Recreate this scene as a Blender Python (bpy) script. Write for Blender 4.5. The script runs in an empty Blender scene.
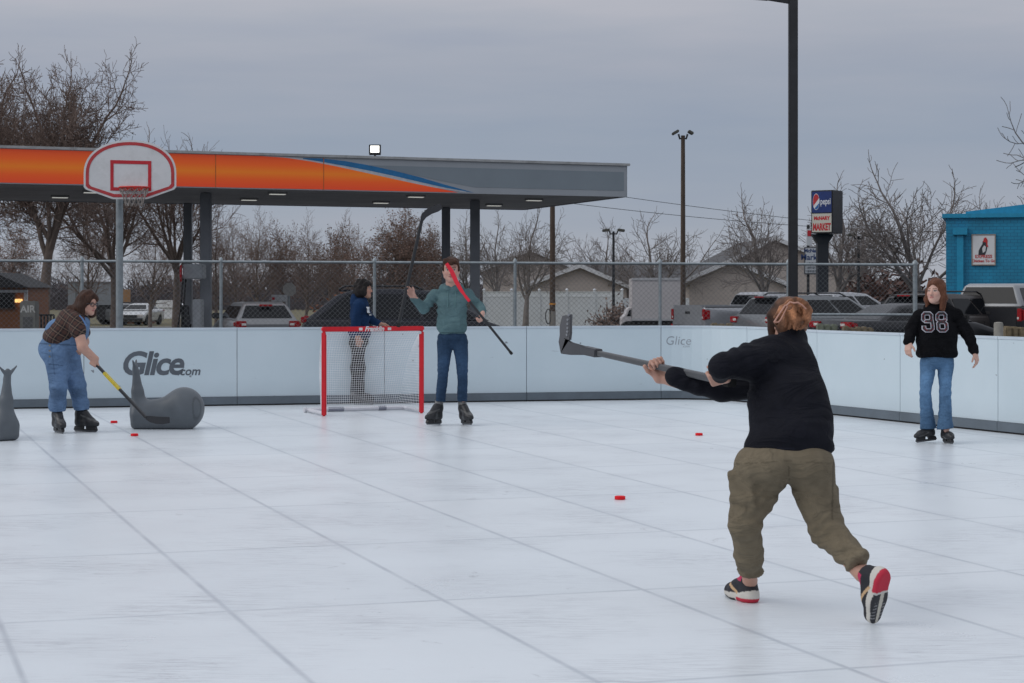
import bpy, bmesh, math, random
import numpy as np
from mathutils import Vector, Matrix, noise as mnoise
from mathutils.bvhtree import BVHTree
random.seed(7)
PI = math.pi
C = bpy.context.scene.collection
F_PX, CX, HY, CAM_H = 1950.0, 512.0, 290.0, 1.45

# ---------- picking places: metres on the ground / at a given distance ----------
def G(px, py, z=0.0):
    Y = F_PX*(CAM_H-z)/(py-HY)
    return Vector(((px-CX)/F_PX*Y, Y, z))
def P(px, py, Y):
    return Vector(((px-CX)/F_PX*Y, Y, CAM_H-(py-HY)/F_PX*Y))
def gz(Y):
    pts = [(-1e9,-.03),(29,-.03),(38,-.30),(48,-.34),(62,-.5),(130,-.9),(1e9,-.9)]
    for (a,za),(b,zb) in zip(pts, pts[1:]):
        if Y <= b:
            return za+(zb-za)*(Y-a)/(b-a)
    return -.9
def GP(px, Y):
    return Vector(((px-CX)/F_PX*Y, Y, gz(Y)))

# ---------- materials ----------
def srgb(r,g,b):
    f = lambda c: (c/255/12.92) if c/255 <= .04045 else ((c/255+.055)/1.055)**2.4
    return (f(r),f(g),f(b))
def newmat(name):
    m = bpy.data.materials.new(name); m.use_nodes = True
    nt = m.node_tree; b = nt.nodes['Principled BSDF']
    return m, nt, b
def N(nt, typ, **kw):
    n = nt.nodes.new(typ)
    for k,v in kw.items():
        if k.startswith('i_'):
            n.inputs[k[2:].replace('_',' ')].default_value = v
        else: setattr(n,k,v)
    return n
def mixcol(nt, mode, fac, a, b):
    n = nt.nodes.new('ShaderNodeMix'); n.data_type='RGBA'; n.blend_type=mode
    for sock,val in ((0,fac),(6,a),(7,b)):
        if hasattr(val,'is_output'): nt.links.new(val, n.inputs[sock])
        else:
            n.inputs[sock].default_value = val if sock==0 else (*val[:3],1)
    return n.outputs[2]
def ramp(nt, src, stops):
    r = nt.nodes.new('ShaderNodeValToRGB'); e = r.color_ramp.elements
    while len(e) < len(stops): e.new(.5)
    for el,(p,c) in zip(e, stops):
        el.position = p; el.color = (*c,1) if len(c)==3 else c
    nt.links.new(src, r.inputs[0]); return r.outputs[0]
_mats = {}
def mat(name, col, rough=.6, metal=0.0, var=.14, scale=6.0, bump=0.0, bscale=60.0, spec=.5, coat=0.0, stretch=None, dirt=None, emit=0.0):
    if name in _mats: return _mats[name]
    m, nt, b = newmat(name)
    tc = N(nt,'ShaderNodeTexCoord'); src = tc.outputs['Object']
    if stretch:
        mp = N(nt,'ShaderNodeMapping'); mp.inputs['Scale'].default_value = stretch
        nt.links.new(src, mp.inputs[0]); src = mp.outputs[0]
    n1 = N(nt,'ShaderNodeTexNoise', i_Scale=scale, i_Detail=6.0, i_Roughness=.62)
    nt.links.new(src, n1.inputs['Vector'])
    lo = tuple(max(0,c*(1-var)) for c in col); hi = tuple(c*(1+var) for c in col)
    colr = ramp(nt, n1.outputs[0], [(.3,lo),(.7,hi)])
    if dirt:
        n2 = N(nt,'ShaderNodeTexNoise', i_Scale=scale*.37, i_Detail=8.0, i_Roughness=.7)
        nt.links.new(tc.outputs['Object'], n2.inputs['Vector'])
        f = ramp(nt, n2.outputs[0], [(.5,(0,0,0)),(.75,(.6,.6,.6))])
        colr = mixcol(nt,'MIX', f, colr, dirt)
    nt.links.new(colr, b.inputs['Base Color'])
    b.inputs['Roughness'].default_value = rough; b.inputs['Metallic'].default_value = metal
    b.inputs['Specular IOR Level'].default_value = spec
    b.inputs['Coat Weight'].default_value = coat
    if emit:
        b.inputs['Emission Color'].default_value = (*col,1); b.inputs['Emission Strength'].default_value = emit
    if bump:
        n3 = N(nt,'ShaderNodeTexNoise', i_Scale=bscale, i_Detail=5.0)
        nt.links.new(src, n3.inputs['Vector'])
        bp = N(nt,'ShaderNodeBump', i_Strength=bump, i_Distance=.01)
        nt.links.new(n3.outputs[0], bp.inputs['Height']); nt.links.new(bp.outputs[0], b.inputs['Normal'])
    _mats[name] = m; return m
def painted(name, rough=.7, bump=0.0, bscale=200., var=.1, vscale=12., spec=.4, sss=0.0, fold=0.0, fscale=9.):
    """material that takes its base colour from the mesh's own colour attribute"""
    if name in _mats: return _mats[name]
    m, nt, b = newmat(name)
    at = N(nt,'ShaderNodeAttribute', attribute_name='Col')
    tc = N(nt,'ShaderNodeTexCoord')
    n1 = N(nt,'ShaderNodeTexNoise', i_Scale=vscale, i_Detail=6.0)
    nt.links.new(tc.outputs['Object'], n1.inputs['Vector'])
    v = ramp(nt, n1.outputs[0], [(.3,(1-var,)*3),(.7,(1+var,)*3)])
    nt.links.new(mixcol(nt,'MULTIPLY',1.0,at.outputs['Color'],v), b.inputs['Base Color'])
    b.inputs['Roughness'].default_value = rough; b.inputs['Specular IOR Level'].default_value = spec
    if sss:
        b.inputs['Subsurface Weight'].default_value = sss
        b.inputs['Subsurface Radius'].default_value = (.012,.005,.003)
    if bump:
        n3 = N(nt,'ShaderNodeTexNoise', i_Scale=bscale, i_Detail=4.0)
        nt.links.new(tc.outputs['Object'], n3.inputs['Vector'])
        bp = N(nt,'ShaderNodeBump', i_Strength=bump, i_Distance=.006)
        nt.links.new(n3.outputs[0], bp.inputs['Height']); nt.links.new(bp.outputs[0], b.inputs['Normal'])
        if fold: add_folds(nt, bp, tc, fold, fscale)
    _mats[name] = m; return m
def add_folds(nt, bp, tc, fold, fscale):
    """cloth creases: ridged, slanting, uneven"""
    mp = N(nt,'ShaderNodeMapping'); mp.inputs['Rotation'].default_value=(.3,.5,.2); mp.inputs['Scale'].default_value=(.75,.75,1.7)
    nt.links.new(tc.outputs['Object'], mp.inputs[0])
    n4 = N(nt,'ShaderNodeTexNoise', i_Scale=fscale, i_Detail=3.0, i_Roughness=.5, i_Distortion=.9); nt.links.new(mp.outputs[0], n4.inputs[0])
    rg = ramp(nt, n4.outputs[0], [(.30,(0,0,0)),(.47,(.85,.85,.85)),(.53,(1,1,1)),(.60,(.55,.55,.55)),(.75,(.1,.1,.1))])
    b2 = N(nt,'ShaderNodeBump', i_Strength=fold, i_Distance=.03); nt.links.new(rg, b2.inputs['Height']); nt.links.new(b2.outputs[0], bp.inputs['Normal'])

# ---------- objects ----------
def tag(o, label=None, cat=None, group=None, kind=None):
    if label: o['label'] = label
    if cat: o['category'] = cat
    if group: o['group'] = group
    if kind: o['kind'] = kind
    return o
def empty(name, loc, rz=0.0, label=None, cat=None, group=None):
    o = bpy.data.objects.new(name, None); C.objects.link(o)
    o.location = loc; o.rotation_euler = (0,0,rz); o.empty_display_size = .1
    return tag(o, label, cat, group)
def kids(o): return [c for c in bpy.data.objects if c.parent == o]
def copy_tree(o, parent=None):
    c = o.copy(); C.objects.link(c); c.parent = parent
    for ch in kids(o): copy_tree(ch, c)
    return c
class MB:
    def __init__(s): s.v=[]; s.f=[]; s.mi=[]; s.m=0
    def add(s, verts, faces):
        o=len(s.v); s.v += [tuple(v) for v in verts]
        s.f += [tuple(i+o for i in f) for f in faces]; s.mi += [s.m]*len(faces); return s
    def box(s, x0,x1,y0,y1,z0,z1):
        v=[(x,y,z) for x in (x0,x1) for y in (y0,y1) for z in (z0,z1)]
        return s.add(v,[(0,1,3,2),(4,6,7,5),(0,4,5,1),(2,3,7,6),(0,2,6,4),(1,5,7,3)])
    def obox(s, c, ax, ay, az):     # oriented box: centre and three half-axis vectors
        c=Vector(c); ax=Vector(ax); ay=Vector(ay); az=Vector(az)
        v=[c+i*ax+j*ay+k*az for i in (-1,1) for j in (-1,1) for k in (-1,1)]
        return s.add(v,[(0,1,3,2),(4,6,7,5),(0,4,5,1),(2,3,7,6),(0,2,6,4),(1,5,7,3)])
    def bar(s, a, b, w, h=None, up=(0,0,1)):
        a=Vector(a); b=Vector(b); h=h or w; d=b-a; u=Vector(up)
        if abs(d.normalized().dot(u))>.98: u=Vector((0,1,0))
        x=d.cross(u).normalized(); y=x.cross(d).normalized()
        return s.obox((a+b)/2, d/2, x*w/2, y*h/2)
    def tube(s, pts, rad, n=8, cap=True):
        pts=[Vector(p) for p in pts]; m=len(pts)
        rs = rad if hasattr(rad,'__len__') else [rad]*m
        d0=(pts[1]-pts[0]).normalized(); ref=Vector((0,0,1)) if abs(d0.z)<.9 else Vector((1,0,0))
        x=d0.cross(ref).normalized(); vs=[]
        for i,p in enumerate(pts):
            d=(pts[min(i+1,m-1)]-pts[max(i-1,0)])
            d = d.normalized() if d.length>1e-9 else d0
            x=(x-d*x.dot(d)); x = x.normalized() if x.length>1e-6 else d.orthogonal().normalized()
            y=d.cross(x)
            for k in range(n):
                a=2*PI*k/n; vs.append(p+(x*math.cos(a)+y*math.sin(a))*rs[i])
        fs=[(i*n+k,i*n+(k+1)%n,(i+1)*n+(k+1)%n,(i+1)*n+k) for i in range(m-1) for k in range(n)]
        if cap: fs += [tuple(range(n-1,-1,-1)), tuple((m-1)*n+k for k in range(n))]
        return s.add(vs,fs)
    def lathe(s, prof, c=(0,0,0), n=24, axis='z'):
        vs=[]; c=Vector(c)
        for r,h in prof:
            for k in range(n):
                a=2*PI*k/n; x,y=r*math.cos(a),r*math.sin(a)
                vs.append(c+Vector({'z':(x,y,h),'y':(x,h,y),'x':(h,x,y)}[axis]))
        m=len(prof)
        fs=[(i*n+k,i*n+(k+1)%n,(i+1)*n+(k+1)%n,(i+1)*n+k) for i in range(m-1) for k in range(n)]
        fs += [tuple(range(n)), tuple((m-1)*n+k for k in range(n))]
        return s.add(vs,fs)
    def prism(s, poly, fa, fb):     # polygon of 2D points, mapped by fa and fb to two caps
        n=len(poly); vs=[fa(*p) for p in poly]+[fb(*p) for p in poly]
        return s.add(vs,[tuple(range(n)),tuple(range(2*n-1,n-1,-1))]+[(k,(k+1)%n,n+(k+1)%n,n+k) for k in range(n)])
    def build(s, name, mats, parent=None, smooth=False, loc=None, bevel=0.0, fixn=True):
        me=bpy.data.meshes.new(name); me.from_pydata(s.v,[],s.f)
        for m in (mats if isinstance(mats,(list,tuple)) else [mats]): me.materials.append(m)
        if any(s.mi): me.polygons.foreach_set('material_index', s.mi)
        if fixn or bevel:
            bm=bmesh.new(); bm.from_mesh(me)
            if fixn: bmesh.ops.recalc_face_normals(bm, faces=bm.faces)
            if bevel:
                ed=[e for e in bm.edges if len(e.link_faces)==2 and e.calc_face_angle(0)>.6]
                bmesh.ops.bevel(bm, geom=ed, offset=bevel, segments=2, affect='EDGES', clamp_overlap=True)
            bm.to_mesh(me); bm.free()
        if smooth: me.polygons.foreach_set('use_smooth',[True]*len(me.polygons))
        if smooth=='auto' or bevel:
            me.polygons.foreach_set('use_smooth',[True]*len(me.polygons))
            me.set_sharp_from_angle(angle=math.radians(38))
        me.update()
        o=bpy.data.objects.new(name,me); C.objects.link(o)
        if parent: o.parent=parent
        if loc is not None: o.location=loc
        return o
def text_mesh(body, size, weight=0.0, shear=0.0, spacing=1.0, align='CENTER'):
    cu=bpy.data.curves.new('text','FONT'); cu.body=body; cu.size=size; cu.offset=weight; cu.shear=shear
    cu.space_character=spacing; cu.align_x=align; cu.align_y='CENTER'
    cu.resolution_u=4
    o=bpy.data.objects.new('text',cu); C.objects.link(o)
    dg=bpy.context.evaluated_depsgraph_get(); dg.update()
    me=bpy.data.meshes.new_from_object(o.evaluated_get(dg))
    bpy.data.objects.remove(o); bpy.data.curves.remove(cu)
    return me
def lettering(name, body, size, mapf, m, parent, **kw):
    """flat letters: every vertex (u,v) of the text is laid on the surface by mapf"""
    me=text_mesh(body,size,**kw)
    for v in me.vertices: v.co=mapf(v.co.x,v.co.y)
    me.materials.clear(); me.materials.append(m); me.name=name
    o=bpy.data.objects.new(name,me); C.objects.link(o); o.parent=parent
    return o

# ---------- signed-distance sculpting (bodies, clothes, soft shapes) ----------
def smin(a,b,k): 
    if k<=0: return np.minimum(a,b)
    h=np.clip(.5+.5*(b-a)/k,0,1); return b+(a-b)*h-k*h*(1-h)
def smax(a,b,k): return -smin(-a,-b,k)
def V(*a): return np.array(a,dtype=np.float64)
def unit(v): v=np.asarray(v,float); return v/(np.linalg.norm(v)+1e-12)
class SDF:
    def __init__(s): s.p=[]
    def cone(s,a,b,r1,r2=None,k=.02,op='u',flat=None):
        s.p.append(('c',V(*a),V(*b),r1,r2 if r2 is not None else r1,k,op,flat)); return s
    def chain(s,pts,rs,k=.02,op='u'):
        for i in range(len(pts)-1): s.cone(pts[i],pts[i+1],rs[i],rs[i+1],k,op)
        return s
    def ell(s,c,r,k=.02,op='u',R=None):
        s.p.append(('e',V(*c),V(*r),np.eye(3) if R is None else np.array(R),None,k,op,None)); return s
    def box(s,c,h,rd=.01,k=.005,op='u',R=None):
        s.p.append(('b',V(*c),V(*h),np.eye(3) if R is None else np.array(R),rd,k,op,None)); return s
    def plane(s,p,n,k=.004):        # keep the side opposite to n
        s.p.append(('p',V(*p),unit(n),None,None,k,'i',None)); return s
    def bounds(s):
        lo=[];hi=[]
        for t in s.p:
            if t[6]!='u': continue
            if t[0]=='c':
                r=max(t[3],t[4]); lo+= [np.minimum(t[1],t[2])-r]; hi+=[np.maximum(t[1],t[2])+r]
            else:
                r=np.abs(t[3]).T@t[2] if t[0]=='e' else np.abs(t[3]).T@t[2]
                lo.append(t[1]-r); hi.append(t[1]+r)
        return np.min(lo,0)-.03, np.max(hi,0)+.03
    def mesh(s,h=.01,disp=None,dispamp=.02):
        lo,hi=s.bounds(); n=np.ceil((hi-lo)/h).astype(int)+1
        ax=[lo[i]+h*np.arange(n[i]) for i in range(3)]
        F=np.full(tuple(n),.5,dtype=np.float32)
        for t in s.p:
            typ,op,k=t[0],t[6],t[5]
            if typ=='p': sl=tuple(slice(0,m) for m in n)
            else:
                if typ=='c': r=max(t[3],t[4]); a=np.minimum(t[1],t[2])-r; b=np.maximum(t[1],t[2])+r
                else: r=np.abs(t[3]).T@t[2]; a=t[1]-r; b=t[1]+r
                mg=max(.05,2*k)+.01
                i0=np.clip(((a-mg-lo)/h).astype(int),0,n-1); i1=np.clip(((b+mg-lo)/h).astype(int)+2,1,n)
                if np.any(i1<=i0): continue
                sl=tuple(slice(i0[i],i1[i]) for i in range(3))
            X=ax[0][sl[0]][:,None,None]; Y=ax[1][sl[1]][None,:,None]; Z=ax[2][sl[2]][None,None,:]
            if typ=='c':
                a,b=t[1],t[2]; ab=b-a; L2=max(ab@ab,1e-12)
                q=((X-a[0])*ab[0]+(Y-a[1])*ab[1]+(Z-a[2])*ab[2])/L2; q=np.clip(q,0,1)
                dx=X-a[0]-q*ab[0]; dy=Y-a[1]-q*ab[1]; dz=Z-a[2]-q*ab[2]
                if t[7] is not None:      # squash along a direction
                    fd,fs=unit(t[7][0]),t[7][1]; dd=dx*fd[0]+dy*fd[1]+dz*fd[2]
                    d=np.sqrt(np.maximum(dx*dx+dy*dy+dz*dz-dd*dd,0)+(dd/fs)**2)-(t[3]+(t[4]-t[3])*q)
                else: d=np.sqrt(dx*dx+dy*dy+dz*dz)-(t[3]+(t[4]-t[3])*q)
            elif typ=='e':
                c,r,R=t[1],t[2],t[3]
                L=[R[i][0]*(X-c[0])+R[i][1]*(Y-c[1])+R[i][2]*(Z-c[2]) for i in range(3)]
                k0=np.sqrt(sum((L[i]/r[i])**2 for i in range(3))); k1=np.sqrt(sum((L[i]/r[i]**2)**2 for i in range(3)))+1e-9
                d=k0*(k0-1)/k1
            elif typ=='b':
                c,r,R,rd=t[1],t[2],t[3],t[4]
                Q=[np.abs(R[i][0]*(X-c[0])+R[i][1]*(Y-c[1])+R[i][2]*(Z-c[2]))-(r[i]-rd) for i in range(3)]
                d=np.sqrt(sum(np.maximum(q,0)**2 for q in Q))+np.minimum(np.maximum(np.maximum(Q[0],Q[1]),Q[2]),0)-rd
            else:
                c,nn=t[1],t[2]; d=(X-c[0])*nn[0]+(Y-c[1])*nn[1]+(Z-c[2])*nn[2]
            B=F[sl]
            if op=='u': F[sl]=smin(B,d,k)
            elif op=='s': F[sl]=smax(B,-d,k)
            else: F[sl]=smax(B,d,k)
        if disp is not None:
            band=np.abs(F)<dispamp+2*h
            I=np.nonzero(band); pts=np.stack([ax[i][I[i]] for i in range(3)],1)
            F[I]+=disp(pts).astype(np.float32)
        return surface_nets(F,lo,h)
def surface_nets(F,lo,h):
    S=F<0; n=np.array(F.shape)
    c=np.zeros(tuple(n-1),np.int8)
    offs=[(i,j,k) for i in (0,1) for j in (0,1) for k in (0,1)]
    def sub(A,o): return A[o[0]:o[0]+n[0]-1,o[1]:o[1]+n[1]-1,o[2]:o[2]+n[2]-1]
    for o in offs: c+=sub(S,o)
    I=np.nonzero((c>0)&(c<8)); M=len(I[0])
    idx=np.full(tuple(n-1),-1,np.int32); idx[I]=np.arange(M)
    vals={o:F[I[0]+o[0],I[1]+o[1],I[2]+o[2]].astype(np.float64) for o in offs}
    acc=np.zeros((M,3)); cnt=np.zeros(M)
    for a in offs:
        for d in range(3):
            if a[d]==1: continue
            b=list(a); b[d]=1; b=tuple(b)
            fa,fb=vals[a],vals[b]; m=(fa<0)!=(fb<0)
            t=np.where(m,fa/np.where(m,fa-fb,1),0)
            pt=np.tile(np.array(a,float),(M,1)); pt[:,d]+=t
            acc[m]+=pt[m]; cnt[m]+=1
    vs=(np.stack(I,1)+acc/np.maximum(cnt,1)[:,None])*h+lo
    fs=[]
    for d in range(3):
        u,v=(d+1)%3,(d+2)%3
        s0=[slice(None)]*3; s1=[slice(None)]*3; s0[d]=slice(0,-1); s1[d]=slice(1,None)
        A=S[tuple(s0)]; B=S[tuple(s1)]
        for sgn in (0,1):
            E=np.nonzero((A & ~B) if sgn==0 else (~A & B))
            E=[e for e in E]
            ok=(E[u]>0)&(E[v]>0)&(E[u]<n[u]-1)&(E[v]<n[v]-1)
            E=[e[ok] for e in E]
            def cell(du,dv):
                e=[x.copy() for x in E]; e[u]=e[u]-du; e[v]=e[v]-dv; return idx[tuple(e)]
            q=np.stack([cell(1,1),cell(0,1),cell(0,0),cell(1,0)],1)
            fs.append(q if sgn==0 else q[:,::-1])
    fs=np.concatenate(fs); fs=fs[(fs>=0).all(1)]
    return vs,fs
def relax(vs,fs,it=1,w=.5):
    e=np.concatenate([fs[:,[0,1]],fs[:,[1,2]],fs[:,[2,3]],fs[:,[3,0]]]); e=np.concatenate([e,e[:,::-1]])
    for _ in range(it):
        a=np.zeros_like(vs); c=np.zeros(len(vs)); np.add.at(a,e[:,0],vs[e[:,1]]); np.add.at(c,e[:,0],1)
        vs=vs*(1-w)+w*a/np.maximum(c,1)[:,None]
    return vs
def sculpt(name, parts, m, base, parent=None, h=.01, color=None, disp=None, it=1, matfn=None):
    """parts: one SDF or list of (SDF, voxel); all shells go into ONE mesh object, vertices relative to base"""
    if isinstance(parts,SDF): parts=[(parts,h)]
    VS=[];FS=[];o=0
    for s,hh in parts:
        vs,fs=s.mesh(hh,disp); vs=relax(vs,fs,it); VS.append(vs); FS.append(fs+o); o+=len(vs)
    vs=np.concatenate(VS); fs=np.concatenate(FS)
    me=bpy.data.meshes.new(name)
    me.from_pydata((vs-np.array(base)).tolist(),[],fs.tolist())
    me.polygons.foreach_set('use_smooth',[True]*len(me.polygons))
    for mm in (m if isinstance(m,(list,tuple)) else [m]): me.materials.append(mm)
    if color is not None:
        col=np.ones((len(vs),4),np.float32); col[:,:3]=color(vs)
        at=me.color_attributes.new('Col','FLOAT_COLOR','POINT'); at.data.foreach_set('color',col.ravel())
    if matfn is not None:
        cen=vs[fs].mean(1); me.polygons.foreach_set('material_index', matfn(cen).astype(np.int32).tolist())
    me.update()
    ob=bpy.data.objects.new(name,me); C.objects.link(ob)
    if parent is not None: ob.parent=parent
    else: ob.location=base
    return ob
def wob(seed, amp, freq):
    """irregular folds: a few warped sines"""
    rs=np.random.RandomState(seed); D=rs.normal(size=(6,3)); D/=np.linalg.norm(D,axis=1)[:,None]
    ph=rs.uniform(0,6.28,6); fr=freq*rs.uniform(.6,1.7,6)
    def f(p):
        w=p+.03*np.sin(p[:,[1,2,0]]*freq*.6+ph[:3])
        return amp*sum(np.sin(w@D[i]*fr[i]+ph[i]) for i in range(6))/2.4
    return f
# ================= camera, sky, light =================
sc = bpy.context.scene
cam = bpy.data.objects.new('camera', bpy.data.cameras.new('camera')); C.objects.link(cam)
cam.location=(0,0,CAM_H); cam.rotation_euler=(PI/2,0,0)
cam.data.sensor_width=36; cam.data.lens=F_PX/1024*36; cam.data.shift_y=-(341.5-HY)/1024
cam.data.clip_end=4000; cam.data.clip_start=.1
cam.data.dof.use_dof=True; cam.data.dof.focus_distance=16; cam.data.dof.aperture_fstop=18
sc.camera=cam
sc.view_settings.view_transform='Standard'; sc.view_settings.look='None'; sc.view_settings.exposure=0

w=bpy.data.worlds.new('World'); sc.world=w; w.use_nodes=True
nt=w.node_tree; bg=nt.nodes['Background']
SUN_EL, SUN_AZ = math.radians(36), math.radians(-105)     # azimuth: from +Y towards +X
sky=N(nt,'ShaderNodeTexSky'); sky.sky_type='NISHITA'; sky.sun_disc=False
sky.sun_elevation=SUN_EL; sky.sun_rotation=-SUN_AZ
tc=N(nt,'ShaderNodeTexCoord'); sep=N(nt,'ShaderNodeSeparateXYZ'); nt.links.new(tc.outputs['Generated'],sep.inputs[0])
mp=N(nt,'ShaderNodeMapping'); mp.inputs['Scale'].default_value=(2.2,2.2,16); nt.links.new(tc.outputs['Generated'],mp.inputs[0])
cn=N(nt,'ShaderNodeTexNoise',i_Scale=1.6,i_Detail=5.0,i_Roughness=.5); nt.links.new(mp.outputs[0],cn.inputs['Vector'])
wob_=N(nt,'ShaderNodeMath',operation='MULTIPLY_ADD'); wob_.inputs[1].default_value=.034; nt.links.new(cn.outputs[0],wob_.inputs[0])
off=N(nt,'ShaderNodeMath',operation='SUBTRACT'); off.inputs[1].default_value=.017; nt.links.new(sep.outputs[2],off.inputs[0]); nt.links.new(off.outputs[0],wob_.inputs[2])
cl=ramp(nt, wob_.outputs[0], [(0,(4.0,4.25,4.8)),(.035,(3.45,3.85,4.6)),(.075,(3.0,3.5,4.4)),(.115,(3.55,3.85,4.6)),(.155,(4.6,4.75,5.3)),(.35,(5.6,5.85,6.5)),(1.0,(7.6,8.0,8.7))])
pn=N(nt,'ShaderNodeTexNoise',i_Scale=3.2,i_Detail=4.0,i_Roughness=.5); nt.links.new(mp.outputs[0],pn.inputs['Vector'])
cl=mixcol(nt,'MULTIPLY',1.0,cl,ramp(nt,pn.outputs[0],[(.3,(.945,.96,.985)),(.5,(1,1,1)),(.7,(1.055,1.03,1.02))]))
# overcast layer over the clear sky model
mx=mixcol(nt,'MIX',.94,sky.outputs[0],cl)
nt.links.new(mx,bg.inputs['Color']); bg.inputs['Strength'].default_value=.1
sun=bpy.data.objects.new('sun',bpy.data.lights.new('sun','SUN')); C.objects.link(sun)
sun.data.energy=1.0; sun.data.angle=math.radians(42); sun.data.color=(1,.97,.93)
sd=Vector((math.sin(SUN_AZ)*math.cos(SUN_EL),math.cos(SUN_AZ)*math.cos(SUN_EL),math.sin(SUN_EL)))
sun.rotation_euler=(-sd).to_track_quat('-Z','Y').to_euler()

# ================= shared materials =================
M={}
M['steel']=mat('galvanised',(.30,.34,.36),rough=.45,metal=.4,var=.2,scale=12)
M['wire']=mat('fence_wire',(.19,.205,.22),rough=.5,metal=.4)
M['black']=mat('black_metal',(.018,.019,.022),rough=.45,var=.3)
M['dark']=mat('dark_plastic',(.02,.02,.022),rough=.5)
M['rubber']=mat('rubber',(.015,.015,.015),rough=.85)
M['white']=mat('white_paint',(.72,.73,.74),rough=.5,var=.05,dirt=(.45,.44,.42))
M['red']=mat('red_paint',(.60,.012,.025),rough=.4,var=.1)
M['glass']=mat('tinted_glass',(.008,.009,.011),rough=.07,var=.1,spec=.22)
M['text_grey']=mat('logo_grey',(.10,.115,.135),rough=.6)
M['text_pale']=mat('logo_pale',(.30,.33,.37),rough=.6)
M['lamp_on']=mat('lit_lens',(1,.97,.9),emit=1.6,var=.02)
M['wood_pole']=mat('weathered_pole',(.085,.06,.045),rough=.9,var=.35,scale=4,stretch=(6,6,.5),bump=.4)
M['asphalt']=None

# ================= ground: one sheet to the horizon =================
m,nt,b=newmat('ground')
tc=N(nt,'ShaderNodeTexCoord'); n1=N(nt,'ShaderNodeTexNoise',i_Scale=.35,i_Detail=9.0,i_Roughness=.65); nt.links.new(tc.outputs['Object'],n1.inputs[0])
n2=N(nt,'ShaderNodeTexNoise',i_Scale=30.0,i_Detail=4.0); nt.links.new(tc.outputs['Object'],n2.inputs[0])
asp=ramp(nt,n1.outputs[0],[(.3,(.045,.046,.05)),(.7,(.085,.085,.088))])
gra=ramp(nt,n1.outputs[0],[(.3,(.09,.075,.035)),(.55,(.14,.12,.06)),(.75,(.07,.085,.035))])
sp=N(nt,'ShaderNodeSeparateXYZ'); nt.links.new(tc.outputs['Object'],sp.inputs[0])
ad=N(nt,'ShaderNodeMath',operation='MULTIPLY_ADD'); ad.inputs[1].default_value=5; nt.links.new(n1.outputs[0],ad.inputs[0]); nt.links.new(sp.outputs[1],ad.inputs[2])
mr=N(nt,'ShaderNodeMapRange'); mr.inputs[1].default_value=112; mr.inputs[2].default_value=114; nt.links.new(ad.outputs[0],mr.inputs[0])
base=mixcol(nt,'MIX',mr.outputs[0],asp,gra)
nt.links.new(mixcol(nt,'MULTIPLY',.5,base,ramp(nt,n2.outputs[0],[(.3,(.6,.6,.6)),(.7,(1.3,1.3,1.3))])),b.inputs['Base Color']); b.inputs['Roughness'].default_value=.9
g=MB(); ys=[-60,-20,0,29,38,48,60,80,100,130,180,300,600,1200,3000]; xs=[-2000,-600,-200,-80,-40,-20,0,20,40,80,200,600,2000]
g.add([(x,y,gz(y)) for y in ys for x in xs],[(j*len(xs)+i,j*len(xs)+i+1,(j+1)*len(xs)+i+1,(j+1)*len(xs)+i) for j in range(len(ys)-1) for i in range(len(xs)-1)])
tag(g.build('ground',m),kind='structure')
# far band of grass and a pale road edge
gs=MB(); gs.add([(-75,112,gz(112)+.03),(-6,118,gz(118)+.03),(-6,122,gz(122)+.03),(-75,116,gz(116)+.03)],[(0,1,2,3)])
tag(gs.build('road',mat('pale_road',(.22,.22,.22),rough=.9)),kind='structure')

# ================= rink floor =================
TH=math.radians(18.5); ct,st=math.cos(TH),math.sin(TH)
def UV(u,v,z=0): return Vector((u*ct-v*st,u*st+v*ct,z))
m,nt,b=newmat('rink_panels')
tc=N(nt,'ShaderNodeTexCoord'); mp=N(nt,'ShaderNodeMapping'); mp.vector_type='POINT'
mp.inputs['Rotation'].default_value=(0,0,-TH); nt.links.new(tc.outputs['Object'],mp.inputs[0])
sp=N(nt,'ShaderNodeSeparateXYZ'); nt.links.new(mp.outputs[0],sp.inputs[0])
wn=N(nt,'ShaderNodeTexNoise',i_Scale=3.0,i_Detail=3.0); nt.links.new(tc.outputs['Object'],wn.inputs[0])
def seam(sock,off,per,wid):
    a=N(nt,'ShaderNodeMath',operation='ADD'); a.inputs[1].default_value=-off+per*50; nt.links.new(sock,a.inputs[0])
    d=N(nt,'ShaderNodeMath',operation='DIVIDE'); d.inputs[1].default_value=per; nt.links.new(a.outputs[0],d.inputs[0])
    fl=N(nt,'ShaderNodeMath',operation='FLOOR'); nt.links.new(d.outputs[0],fl.inputs[0])
    p=N(nt,'ShaderNodeMath',operation='PINGPONG'); p.inputs[1].default_value=.5; nt.links.new(d.outputs[0],p.inputs[0])
    q=N(nt,'ShaderNodeMath',operation='MULTIPLY'); q.inputs[1].default_value=per; nt.links.new(p.outputs[0],q.inputs[0])
    r=N(nt,'ShaderNodeMapRange'); r.inputs[1].default_value=wid*.35; r.inputs[2].default_value=wid*2.0; r.inputs[3].default_value=1; r.inputs[4].default_value=0
    nt.links.new(q.outputs[0],r.inputs[0]); return r.outputs[0],fl.outputs[0],q.outputs[0]
su,fu,qu=seam(sp.outputs[0],.58,1.005,.010); sv,fv,qv=seam(sp.outputs[1],8.75,2.07,.012)
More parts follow.
